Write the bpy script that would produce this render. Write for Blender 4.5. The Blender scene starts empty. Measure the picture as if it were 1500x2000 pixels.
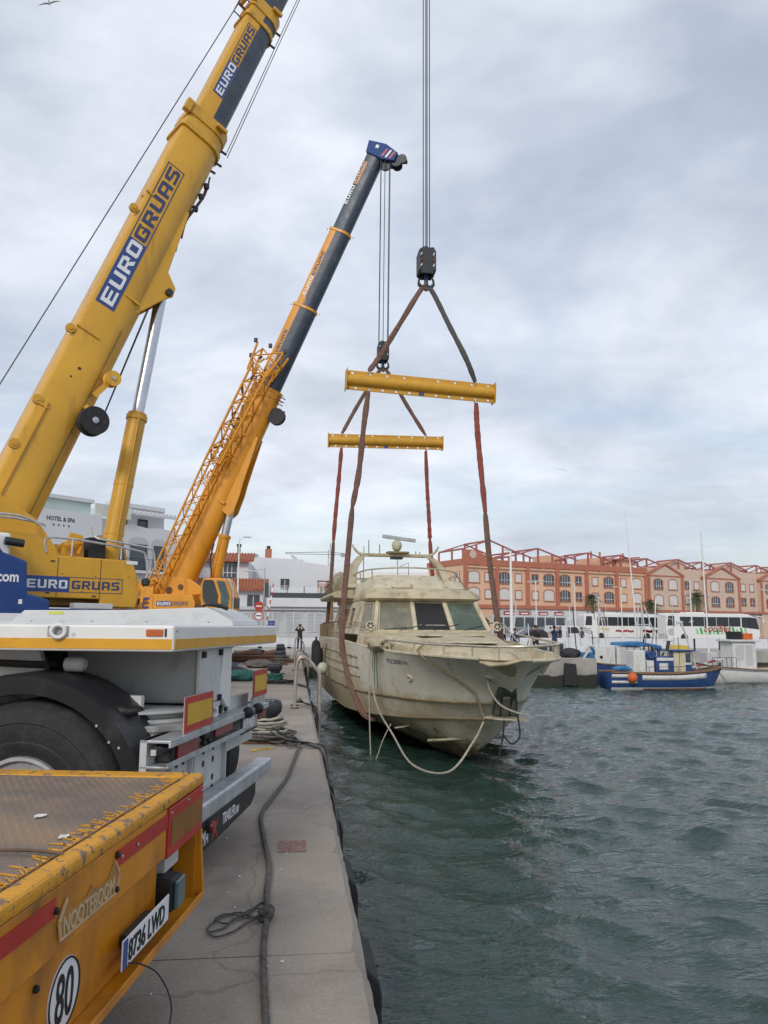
import bpy, bmesh, math, random
import numpy as np
from mathutils import Vector, Matrix

R = math.radians
rnd = random.Random(11)
sc = bpy.context.scene
col = sc.collection

# ------------------------------------------------------------------ camera
EYE = 1.65                       # metres above the quay
PITCH, YAW, ROLL = R(8.456), R(6.508), R(0.45)
_f = Vector((math.sin(YAW) * math.cos(PITCH), math.cos(YAW) * math.cos(PITCH), math.sin(PITCH)))
_u = Vector((-math.sin(YAW) * math.sin(PITCH), -math.cos(YAW) * math.sin(PITCH), math.cos(PITCH)))
_r = Vector((math.cos(YAW), -math.sin(YAW), 0))
_r2 = _r * math.cos(ROLL) + _u * math.sin(ROLL)
_u2 = _u * math.cos(ROLL) - _r * math.sin(ROLL)
cam = bpy.data.objects.new('camera', bpy.data.cameras.new('camera'))
col.objects.link(cam)
cam.data.sensor_fit = 'HORIZONTAL'
cam.data.sensor_width = 36.0
cam.data.lens = 36.0
cam.data.clip_start = 0.05
cam.data.clip_end = 3000
cam.matrix_world = Matrix(((_r2.x, _u2.x, -_f.x, 0), (_r2.y, _u2.y, -_f.y, 0), (_r2.z, _u2.z, -_f.z, EYE), (0, 0, 0, 1)))
sc.camera = cam

# ------------------------------------------------------------------ sky, sun, exposure
SUN_EL, SUN_AZ = R(34), R(205)   # behind the camera, a little to its left, veiled by cloud
world = bpy.data.worlds.new('World')
sc.world = world
world.use_nodes = True
nt = world.node_tree
nt.nodes.clear()
def wn(t, **k):
    n = nt.nodes.new(t)
    for a, b in k.items():
        setattr(n, a, b)
    return n
wo = wn('ShaderNodeOutputWorld')
sky = wn('ShaderNodeTexSky', sky_type='NISHITA', sun_disc=False)
sky.sun_elevation = SUN_EL
sky.sun_rotation = SUN_AZ
sky.air_density = 1.2
sky.dust_density = 2.0
tc = wn('ShaderNodeTexCoord')
sep = wn('ShaderNodeSeparateXYZ')
nt.links.new(tc.outputs['Generated'], sep.inputs[0])
zz = wn('ShaderNodeMath', operation='ADD'); zz.inputs[1].default_value = 0.22
nt.links.new(sep.outputs['Z'], zz.inputs[0])
zc = wn('ShaderNodeMath', operation='MAXIMUM'); zc.inputs[1].default_value = 0.06
nt.links.new(zz.outputs[0], zc.inputs[0])
def div(o):
    d = wn('ShaderNodeMath', operation='DIVIDE')
    nt.links.new(o, d.inputs[0]); nt.links.new(zc.outputs[0], d.inputs[1])
    return d.outputs[0]
cmb = wn('ShaderNodeCombineXYZ')
nt.links.new(div(sep.outputs['X']), cmb.inputs[0]); nt.links.new(div(sep.outputs['Y']), cmb.inputs[1])
def wnoise(scale, detail, rough, dist, off):
    mp = wn('ShaderNodeMapping'); mp.inputs['Location'].default_value = off
    mp.inputs['Rotation'].default_value = (0, 0, 0.5); mp.inputs['Scale'].default_value = (1.0, 1.25, 1.0)
    nt.links.new(cmb.outputs[0], mp.inputs[0])
    n = wn('ShaderNodeTexNoise')
    n.inputs['Scale'].default_value = scale; n.inputs['Detail'].default_value = detail
    n.inputs['Roughness'].default_value = rough; n.inputs['Distortion'].default_value = dist
    nt.links.new(mp.outputs[0], n.inputs['Vector'])
    return n.outputs['Fac']
def wramp(o, stops):
    r = wn('ShaderNodeValToRGB')
    e = r.color_ramp.elements
    while len(e) < len(stops):
        e.new(0.5)
    for el, (p, c) in zip(e, stops):
        el.position = p; el.color = (c, c, c, 1) if not isinstance(c, tuple) else c + (1,)
    nt.links.new(o, r.inputs[0])
    return r.outputs['Color']
n_big = wnoise(0.9, 3, 0.52, 0.35, (3.1, 0.4, 0))
n_small = wnoise(2.6, 6, 0.62, 0.25, (0.3, 7.7, 0))
n_gap = wnoise(1.15, 4, 0.6, 0.4, (9.4, 2.2, 0))
mixf = wn('ShaderNodeMixRGB'); mixf.inputs[0].default_value = 0.42
nt.links.new(n_big, mixf.inputs[1]); nt.links.new(n_small, mixf.inputs[2])
cloud = wramp(mixf.outputs[0], [(0.30, (0.36, 0.395, 0.465)), (0.44, (0.45, 0.485, 0.555)), (0.56, (0.575, 0.605, 0.67)), (0.68, (0.70, 0.72, 0.775))])
skyS = wn('ShaderNodeMixRGB', blend_type='MULTIPLY'); skyS.inputs[0].default_value = 1.0
skyS.inputs[2].default_value = (0.10, 0.10, 0.10, 1)
nt.links.new(sky.outputs[0], skyS.inputs[1])
gap = wramp(n_gap, [(0.38, 0.60), (0.56, 0.97)])
mixs = wn('ShaderNodeMixRGB')
nt.links.new(gap, mixs.inputs[0]); nt.links.new(skyS.outputs[0], mixs.inputs[1]); nt.links.new(cloud, mixs.inputs[2])
bg = wn('ShaderNodeBackground'); bg.inputs['Strength'].default_value = 1.38
nt.links.new(mixs.outputs[0], bg.inputs['Color']); nt.links.new(bg.outputs[0], wo.inputs['Surface'])

sl = bpy.data.lights.new('sun', 'SUN')
sl.energy = 1.5; sl.angle = R(14); sl.color = (1.0, 0.96, 0.9)
sun = bpy.data.objects.new('sun', sl)
col.objects.link(sun)
_sd = Vector((math.sin(SUN_AZ) * math.cos(SUN_EL), math.cos(SUN_AZ) * math.cos(SUN_EL), math.sin(SUN_EL)))
sun.rotation_euler = _sd.to_track_quat('Z', 'Y').to_euler()
sc.view_settings.view_transform = 'Standard'
sc.view_settings.look = 'None'
sc.view_settings.exposure = 0.08
sc.view_settings.gamma = 1.0
sc.view_settings.use_curve_mapping = False

# ------------------------------------------------------------------ materials
def mat(name, c, rough=0.55, metal=0.0, var=0.12, scale=4.0, dirt=None, amt=0.4, dscale=3.0, streak=0.0,
        bump=0.0, bscale=60.0, spec=0.5, coat=0.0, world_co=False, alpha=None, trans=0.0, soft=1.0):
    m = bpy.data.materials.new(name)
    m.use_nodes = True
    t = m.node_tree
    b = t.nodes['Principled BSDF']
    L = t.links.new
    co = t.nodes.new('ShaderNodeNewGeometry').outputs['Position'] if world_co else t.nodes.new('ShaderNodeTexCoord').outputs['Object']
    def noise(sc_, det, ro=0.55, vec=co):
        n = t.nodes.new('ShaderNodeTexNoise')
        n.inputs['Scale'].default_value = sc_; n.inputs['Detail'].default_value = det; n.inputs['Roughness'].default_value = ro
        L(vec, n.inputs['Vector'])
        return n.outputs['Fac']
    c = tuple(c)
    lo = tuple(max(0, x * (1 - var)) for x in c); hi = tuple(min(1, x * (1 + var)) for x in c)
    r = t.nodes.new('ShaderNodeValToRGB')
    r.color_ramp.elements[0].position = 0.32; r.color_ramp.elements[1].position = 0.68
    r.color_ramp.elements[0].color = lo + (1,); r.color_ramp.elements[1].color = hi + (1,)
    L(noise(scale, 5), r.inputs[0])
    out = r.outputs['Color']
    if dirt is not None:
        vec = co
        if streak:
            mp = t.nodes.new('ShaderNodeMapping'); mp.inputs['Scale'].default_value = (1, 1, 1.0 / streak)
            L(co, mp.inputs[0]); vec = mp.outputs[0]
        q = t.nodes.new('ShaderNodeValToRGB')
        p0_ = max(0.05, 0.72 - amt * 0.5); q.color_ramp.elements[0].position = p0_; q.color_ramp.elements[1].position = p0_ + (min(0.98, 0.86 - amt * 0.25) - p0_) * soft
        L(noise(dscale, 9, 0.65, vec), q.inputs[0])
        x = t.nodes.new('ShaderNodeMixRGB'); x.inputs[2].default_value = tuple(dirt) + (1,)
        L(q.outputs['Color'], x.inputs[0]); L(out, x.inputs[1])
        out = x.outputs[0]
    L(out, b.inputs['Base Color'])
    rr = t.nodes.new('ShaderNodeMapRange')
    rr.inputs['To Min'].default_value = max(0.02, rough - 0.1); rr.inputs['To Max'].default_value = min(1, rough + 0.12)
    L(noise(scale * 2.3, 4), rr.inputs['Value']); L(rr.outputs[0], b.inputs['Roughness'])
    b.inputs['Metallic'].default_value = metal
    b.inputs['Specular IOR Level'].default_value = spec
    b.inputs['Coat Weight'].default_value = coat; b.inputs['Coat Roughness'].default_value = .4
    if trans: b.inputs['Transmission Weight'].default_value = trans
    if alpha is not None: b.inputs['Alpha'].default_value = alpha
    if bump:
        bp = t.nodes.new('ShaderNodeBump'); bp.inputs['Strength'].default_value = bump; bp.inputs['Distance'].default_value = 0.02
        L(noise(bscale, 6, 0.6), bp.inputs['Height']); L(bp.outputs[0], b.inputs['Normal'])
    return m

M = {}
def defm(k, *a, **kw):
    M[k] = mat(k, *a, **kw)
defm('crane_yellow', (0.60, 0.315, 0.018), .42, var=.10, scale=.8, dirt=(.36, .18, .025), amt=.36, dscale=3.2, streak=5, coat=.15)
defm('crane_orange', (0.64, 0.27, 0.012), .42, var=.10, scale=.8, dirt=(.38, .15, .018), amt=.36, dscale=3.2, streak=5, coat=.15)
defm('boom_slate', (0.035, 0.05, 0.075), .42, var=.2, scale=2.0, dirt=(.10, .12, .14), amt=.3, dscale=3.0)
defm('blue_paint', (0.02, 0.055, 0.20), .6, var=.1, spec=.3)
defm('decal_blue', (0.025, 0.06, 0.22), .5, var=.05)
defm('decal_navy', (0.035, 0.045, 0.13), .5, var=.05)
defm('decal_white', (0.72, 0.73, 0.75), .5, var=.04)
defm('white_paint', (0.70, 0.70, 0.68), .4, var=.05, dirt=(.45, .43, .38), amt=.25, dscale=4, coat=.1)
defm('grey_paint', (0.30, 0.31, 0.31), .5, var=.08, dirt=(.15, .14, .13), amt=.35, dscale=5)
defm('light_grey_paint', (0.50, 0.51, 0.51), .45, var=.06, dirt=(.30, .29, .27), amt=.3, dscale=5)
defm('steel', (0.45, 0.46, 0.48), .35, metal=.8, var=.1, dirt=(.2, .2, .2), amt=.3)
defm('galvanised', (0.50, 0.52, 0.54), .42, metal=.65, var=.16, scale=9, dirt=(.30, .31, .32), amt=.4, dscale=7)
defm('chrome', (0.50, 0.52, 0.56), .28, metal=1.0, var=.08, scale=3)
defm('dark_steel', (0.035, 0.037, 0.042), .5, metal=.3, var=.2)
defm('black', (0.012, 0.012, 0.013), .6, var=.3)
defm('rubber', (0.022, 0.022, 0.023), .75, var=.25, scale=8, dirt=(.07, .065, .06), amt=.35, dscale=6, bump=.3)
defm('wire', (0.05, 0.055, 0.06), .5, metal=.5, var=.2)
defm('rust', (0.13, 0.06, 0.035), .85, var=.35, scale=7, bump=.5)
defm('red_tape', (0.42, 0.03, 0.018), .45, var=.12, dirt=(.22, .09, .03), amt=.25, dscale=8)
defm('yellow_tape', (0.58, 0.36, 0.02), .45, var=.08, dirt=(.4, .22, .05), amt=.25, dscale=6)
defm('stripe_orange', (0.62, 0.31, 0.012), .45, var=.08, dirt=(.42, .18, .03), amt=.3, dscale=9)
defm('lamp_red', (0.20, 0.012, 0.012), .25, var=.15, coat=.4)
defm('lamp_orange', (0.45, 0.09, 0.012), .25, var=.15, coat=.4)
defm('glass_dark', (0.012, 0.016, 0.02), .06, var=.2, spec=.7)
defm('glass_window', (0.05, 0.065, 0.08), .1, var=.3, spec=.6)
defm('glass_cab', (0.03, 0.07, 0.075), .08, var=.3, spec=.7)
defm('sling_red', (0.26, 0.06, 0.04), .85, var=.22, scale=10, dirt=(.12, .07, .06), amt=.45, dscale=9, bump=.6, bscale=40)
defm('sling_brown', (0.15, 0.085, 0.065), .85, var=.25, scale=10, dirt=(.2, .06, .04), amt=.35, dscale=6, bump=.6, bscale=40)
defm('sling_grey', (0.085, 0.08, 0.075), .85, var=.2, scale=10, bump=.6, bscale=40)
defm('beam_yellow', (0.54, 0.28, 0.02), .45, var=.08, dirt=(.35, .2, .04), amt=.25)
defm('rope_pale', (0.42, 0.39, 0.32), .9, var=.2, scale=20, bump=.8, bscale=90)
defm('rope_grey', (0.13, 0.12, 0.11), .9, var=.25, scale=20, dirt=(.05, .045, .04), amt=.45, dscale=14, bump=1.0, bscale=90)
defm('rope_dark', (0.03, 0.031, 0.034), .85, var=.3, scale=20, bump=.6, bscale=90)
defm('rope_green', (0.03, 0.13, 0.11), .9, var=.4, scale=20, bump=.8)
defm('wood', (0.20, 0.12, 0.06), .8, var=.3, scale=6)
defm('white_wall', (0.60, 0.61, 0.63), .8, var=.03, scale=.6, dirt=(.50, .50, .50), amt=.3, dscale=.7, streak=4)
defm('grey_wall', (0.47, 0.48, 0.49), .8, var=.04, scale=.8, dirt=(.37, .37, .37), amt=.3, dscale=.8, streak=4)
defm('trim_dark', (0.05, 0.055, 0.06), .6, var=.1)
defm('roof_tile', (0.33, 0.11, 0.055), .8, var=.25, scale=6, dirt=(.2, .08, .05), amt=.3, dscale=5)
defm('orange_wall', (0.66, 0.42, 0.28), .85, var=.05, scale=.4, dirt=(.5, .32, .22), amt=.3, dscale=.6, streak=4)
defm('beige_wall', (0.56, 0.43, 0.34), .85, var=.05, scale=.4, dirt=(.45, .31, .22), amt=.25, dscale=.6, streak=4)
defm('brick_red', (0.41, 0.145, 0.09), .8, var=.08, scale=.8)
defm('pergola_red', (0.34, 0.115, 0.105), .7, var=.1)
defm('shutter', (0.60, 0.58, 0.55), .7, var=.04)
defm('skin', (0.50, 0.28, 0.19), .6, var=.08)
defm('hair_dark', (0.025, 0.02, 0.016), .8, var=.2)
defm('cloth_black', (0.02, 0.02, 0.024), .85, var=.3)
defm('cloth_navy', (0.03, 0.045, 0.10), .85, var=.2)
defm('cloth_jean', (0.20, 0.22, 0.26), .85, var=.2)
defm('cloth_grey', (0.14, 0.14, 0.15), .85, var=.2)
defm('cloth_red', (0.25, 0.05, 0.06), .85, var=.2)
defm('cloth_cream', (0.50, 0.42, 0.34), .85, var=.2)
defm('cloth_purple', (0.10, 0.055, 0.09), .85, var=.2)

# ------------------------------------------------------------------ mesh builder
def rotz(a):
    return Matrix.Rotation(a, 3, 'Z')

class MB:
    def __init__(s, X=None):
        s.v = []; s.f = []; s.mi = []; s.sm = []; s.X = X
    def add(s, vs, fs, mi=0, sm=False):
        o = len(s.v)
        for p in vs:
            p = Vector(p)
            s.v.append(s.X @ p if s.X is not None else p)
        for f in fs:
            s.f.append([o + i for i in f]); s.mi.append(mi); s.sm.append(sm)
        return s
    def bb(s, x0, x1, y0, y1, z0, z1, mi=0):
        vs = [(x, y, z) for z in (z0, z1) for x, y in ((x0, y0), (x1, y0), (x1, y1), (x0, y1))]
        return s.add(vs, [(3, 2, 1, 0), (4, 5, 6, 7), (0, 1, 5, 4), (1, 2, 6, 5), (2, 3, 7, 6), (3, 0, 4, 7)], mi)
    def box(s, c, d, rot=None, mi=0):
        c = Vector(c); vs = []
        for z in (-.5, .5):
            for x, y in ((-.5, -.5), (.5, -.5), (.5, .5), (-.5, .5)):
                p = Vector((x * d[0], y * d[1], z * d[2]))
                vs.append(c + (rot @ p if rot is not None else p))
        return s.add(vs, [(3, 2, 1, 0), (4, 5, 6, 7), (0, 1, 5, 4), (1, 2, 6, 5), (2, 3, 7, 6), (3, 0, 4, 7)], mi)
    def bar(s, p0, p1, w, h, up=(0, 0, 1), mi=0):
        p0 = Vector(p0); p1 = Vector(p1); d = p1 - p0; L = d.length; d.normalize()
        u = Vector(up); x = d.cross(u)
        if x.length < 1e-4: x = d.cross(Vector((1, 0, 0)))
        x.normalize(); u = x.cross(d)
        rot = Matrix((x, d, u)).transposed()
        return s.box((p0 + p1) / 2, (w, L, h), rot, mi)
    def tube(s, pts, r, n=8, caps=True, closed=False, mi=0):
        P = [Vector(p) for p in pts]
        rs = r if isinstance(r, (list, tuple)) else [r] * len(P)
        m = len(P); vs = []; fs = []
        def tan(i):
            if closed: return (P[(i + 1) % m] - P[i - 1]).normalized()
            return (P[min(i + 1, m - 1)] - P[max(i - 1, 0)]).normalized()
        t = tan(0); a = Vector((0, 0, 1)) if abs(t.z) < .9 else Vector((1, 0, 0))
        x = t.cross(a).normalized()
        for i in range(m):
            t2 = tan(i)
            x = (x - t2 * x.dot(t2))
            x = x.normalized() if x.length > 1e-6 else t2.orthogonal().normalized()
            y = t2.cross(x)
            for k in range(n):
                an = 2 * math.pi * k / n
                vs.append(P[i] + (x * math.cos(an) + y * math.sin(an)) * rs[i])
        for i in range(m if closed else m - 1):
            j = (i + 1) % m
            for k in range(n):
                fs.append((i * n + k, i * n + (k + 1) % n, j * n + (k + 1) % n, j * n + k))
        s.add(vs, fs, mi, True)
        if caps and not closed:
            o = len(s.v) - len(vs)
            s.f.append([o + k for k in reversed(range(n))]); s.mi.append(mi); s.sm.append(False)
            s.f.append([o + (m - 1) * n + k for k in range(n)]); s.mi.append(mi); s.sm.append(False)
        return s
    def loft(s, rings, caps=True, closed=True, mi=0, sm=True):
        n = len(rings[0]); vs = [p for r in rings for p in r]; fs = []
        for i in range(len(rings) - 1):
            for k in range(n if closed else n - 1):
                q = (k + 1) % n
                fs.append((i * n + k, i * n + q, (i + 1) * n + q, (i + 1) * n + k))
        s.add(vs, fs, mi, sm)
        if caps and closed:
            o = len(s.v) - len(vs)
            s.f.append([o + k for k in reversed(range(n))]); s.mi.append(mi); s.sm.append(False)
            s.f.append([o + (len(rings) - 1) * n + k for k in range(n)]); s.mi.append(mi); s.sm.append(False)
        return s
    def lathe(s, prof, c=(0, 0, 0), axis=(0, 0, 1), n=20, mi=0):
        c = Vector(c); ax = Vector(axis).normalized(); x = ax.orthogonal().normalized(); y = ax.cross(x)
        rings = [[c + ax * z + (x * math.cos(2 * math.pi * k / n) + y * math.sin(2 * math.pi * k / n)) * max(r, 1e-4) for k in range(n)] for r, z in prof]
        return s.loft(rings, True, True, mi)
    def sphere(s, c, r, n=12, sc_=(1, 1, 1), mi=0):
        c = Vector(c); rings = []
        for i in range(n // 2 + 1):
            a = -math.pi / 2 + math.pi * i / (n // 2)
            rr = max(math.cos(a), 1e-3)
            rings.append([c + Vector((rr * math.cos(2 * math.pi * k / n) * r * sc_[0], rr * math.sin(2 * math.pi * k / n) * r * sc_[1], math.sin(a) * r * sc_[2])) for k in range(n)])
        return s.loft(rings, True, True, mi)
    def prism(s, poly, o, ex, ey, ez, d, mi=0):
        """polygon (x,y) laid out from o along ex, ey and pushed d along ez"""
        o = Vector(o); ex = Vector(ex); ey = Vector(ey); ez = Vector(ez); n = len(poly)
        vs = [o + ex * p[0] + ey * p[1] for p in poly]
        vs += [p + ez * d for p in vs]
        fs = [tuple(reversed(range(n))), tuple(range(n, 2 * n))] + [(k, (k + 1) % n, n + (k + 1) % n, n + k) for k in range(n)]
        return s.add(vs, fs, mi)
    def quad(s, a, b, c, d, mi=0):
        return s.add([a, b, c, d], [(0, 1, 2, 3)], mi)
    def build(s, name, mats, parent=None, bevel=0.0, sharp=35, recalc=True, origin=None, seg=2):
        me = bpy.data.meshes.new(name)
        v = s.v
        off = Vector((0, 0, 0))
        if parent is None:
            if origin is None:
                xs = [p.x for p in v]; ys = [p.y for p in v]; zs = [p.z for p in v]
                off = Vector(((min(xs) + max(xs)) / 2, (min(ys) + max(ys)) / 2, min(zs)))
            else:
                off = Vector(origin)
        me.from_pydata([tuple(p - off) for p in v], [], s.f)
        mats = mats if isinstance(mats, (list, tuple)) else [mats]
        for m in mats:
            me.materials.append(M[m] if isinstance(m, str) else m)
        me.polygons.foreach_set('material_index', s.mi)
        me.polygons.foreach_set('use_smooth', s.sm)
        if recalc:
            bm = bmesh.new(); bm.from_mesh(me)
            bmesh.ops.recalc_face_normals(bm, faces=bm.faces)
            bm.to_mesh(me); bm.free()
        if any(s.sm):
            me.set_sharp_from_angle(angle=R(sharp))
        me.update()
        ob = bpy.data.objects.new(name, me)
        col.objects.link(ob)
        ob.location = off
        if parent is not None:
            ob.parent = parent
        if bevel:
            bv = ob.modifiers.new('bevel', 'BEVEL'); bv.width = bevel; bv.segments = seg; bv.limit_method = 'ANGLE'; bv.angle_limit = R(40)
        return ob

def tag(o, label=None, cat=None, group=None, kind=None):
    if label: o['label'] = label
    if cat: o['category'] = cat; o['kind'] = 'thing'
    if group: o['group'] = group
    if kind: o['kind'] = kind
    return o
def thing(name, label, cat, loc=(0, 0, 0), rz=0.0, group=None):
    o = bpy.data.objects.new(name, None)
    col.objects.link(o)
    o.location = loc; o.rotation_euler = (0, 0, rz); o.empty_display_size = 0.2
    return tag(o, label, cat, group)
def link_copy(ob, parent=None, loc=None, rot=None, scale=None):
    c = ob.copy(); col.objects.link(c)
    c.parent = parent
    if loc is not None: c.location = loc
    if rot is not None: c.rotation_euler = rot
    if scale is not None: c.scale = scale
    return c
def copy_tree(o, parent=None):
    kids = list(o.children)
    c = o.copy(); col.objects.link(c); c.parent = parent
    for k in kids: copy_tree(k, c)
    return c

def smooth_pts(pts, sub=6):
    """Catmull-Rom through the given points"""
    P = [Vector(p) for p in pts]; out = []
    for i in range(len(P) - 1):
        a = P[max(i - 1, 0)]; b = P[i]; c = P[i + 1]; d = P[min(i + 2, len(P) - 1)]
        for k in range(sub):
            t = k / sub
            out.append(0.5 * ((2 * b) + (c - a) * t + (2 * a - 5 * b + 4 * c - d) * t * t + (3 * b - a - 3 * c + d) * t ** 3))
    out.append(P[-1])
    return out
def sag(a, b, drop, n=16):
    a = Vector(a); b = Vector(b)
    return [a.lerp(b, i / n) - Vector((0, 0, drop * 4 * (i / n) * (1 - i / n))) for i in range(n + 1)]

# block letters used on the crane decals: non-overlapping strokes on a 4 x 5 grid
GL = {
 'E': [(0, 0, 1.1, 5), (1.1, 4, 4, 5), (1.1, 2.05, 3.7, 3), (1.1, 0, 4, 1)],
 'U': [(0, .35, 1.1, 5), (.35, 0, 3.65, .35), (1.1, .35, 2.9, 1), (2.9, .35, 4, 5)],
 'O': [(0, .35, 1.1, 4.65), (.35, 4.65, 3.65, 5), (1.1, 4, 2.9, 4.65), (.35, 0, 3.65, .35), (1.1, .35, 2.9, 1), (2.9, .35, 4, 4.65)],
 'R': [(0, 0, 1.1, 5), (1.1, 4, 3.65, 5), (2.9, 2.2, 4, 4), (1.1, 1.75, 2.9, 2.7), ((2.0, 1.75), (3.2, 1.75), (4.1, 0), (2.8, 0))],
 'G': [(0, .35, 1.1, 4.65), (.35, 4.65, 4, 5), (1.1, 4, 4, 4.65), (.35, 0, 3.65, .35), (1.1, .35, 2.9, 1), (2.9, .35, 4, 2.7), (2.0, 1.9, 2.9, 2.7)],
 'A': [(0, 0, 1.1, 4.65), (.35, 4.65, 3.65, 5), (1.1, 4, 2.9, 4.65), (1.1, 1.5, 2.9, 2.4), (2.9, 0, 4, 4.65)],
 'S': [(0, 2.4, 1.1, 4.65), (.35, 4.65, 4, 5), (1.1, 4, 4, 4.65), (1.1, 2.1, 3.65, 3), (2.9, .35, 4, 2.1), (0, 0, 3.65, .35), (0, .35, 2.9, 1)],
}
def block_word(mb, word, o, ex, ey, ez, h, w, gap=0.22, th=0.004):
    """letters of height h, width w each, starting at o, reading along ex; returns the end offset"""
    o = Vector(o); ex = Vector(ex); ey = Vector(ey); x = 0
    for ch in word:
        for q in GL[ch]:
            if isinstance(q[0], tuple):
                poly = [(p[0] / 4 * w + x, p[1] / 5 * h) for p in q]
            else:
                x0, y0, x1, y1 = q
                poly = [(a / 4 * w + x, b / 5 * h) for a, b in ((x0, y0), (x1, y0), (x1, y1), (x0, y1))]
            mb.prism(poly, o, ex, ey, ez, th)
        x += w * (1 + gap)
    return x - w * gap
def font_mesh(text, size, name, material, parent, mtx, bold=0.0, shear=0.0, xs=1.0, ext=0.002, align='LEFT'):
    cu = bpy.data.curves.new(name, 'FONT')
    cu.body = text; cu.size = size; cu.extrude = ext; cu.offset = bold; cu.shear = shear
    cu.align_x = align; cu.resolution_u = 3
    tmp = bpy.data.objects.new(name, cu)
    col.objects.link(tmp)
    dg = bpy.context.evaluated_depsgraph_get()
    me = bpy.data.meshes.new_from_object(tmp.evaluated_get(dg))
    bpy.data.objects.remove(tmp)
    for v in me.vertices: v.co.x *= xs
    me.transform(mtx)
    me.materials.clear(); me.materials.append(M[material])
    ob = bpy.data.objects.new(name, me); col.objects.link(ob)
    ob.parent = parent
    return ob
def frame_m(o, ex, ey, ez):
    ex = Vector(ex); ey = Vector(ey); ez = Vector(ez); o = Vector(o)
    return Matrix(((ex.x, ey.x, ez.x, o.x), (ex.y, ey.y, ez.y, o.y), (ex.z, ey.z, ez.z, o.z), (0, 0, 0, 1)))
def eurogruas(parent, o, ex, ey, ez, h, w, pad=0.3):
    """blue panel with white EURO, framed navy GRUAS"""
    o = Vector(o); ex = Vector(ex).normalized(); ey = Vector(ey).normalized(); ez = Vector(ez).normalized()
    g = 0.22; W1 = 4 * w + 3 * w * g; p = pad * h
    W2 = 5 * w + 4 * w * g
    mb = MB(); mb.prism([(-p, -p), (W1 + p * .6, -p), (W1 + p * .6, h + p), (-p, h + p)], o, ex, ey, ez, .004)
    mb.build('decal_panel', 'decal_blue', parent)
    mb = MB(); block_word(mb, 'EURO', o + ez * .0065, ex, ey, ez, h, w, g)
    mb.build('lettering', 'decal_white', parent)
    x0 = W1 + p * 1.3
    mb = MB(); block_word(mb, 'GRUAS', o + ex * x0 + ez * .0005, ex, ey, ez, h, w, g)
    t = .07 * h; a = W1 + p * .62; b = x0 + W2 + p
    for q in ((a, -p, b, -p + t), (a, h + p - t, b, h + p), (b - t, -p + t, b, h + p - t)):
        mb.prism([(q[0], q[1]), (q[2], q[1]), (q[2], q[3]), (q[0], q[3])], o, ex, ey, ez, .0045)
    mb.build('lettering', 'decal_navy', parent)
    return b

# ================================================================== the setting
WATER_Z = -1.45
QX = 0.405                        # quay edge
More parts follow.
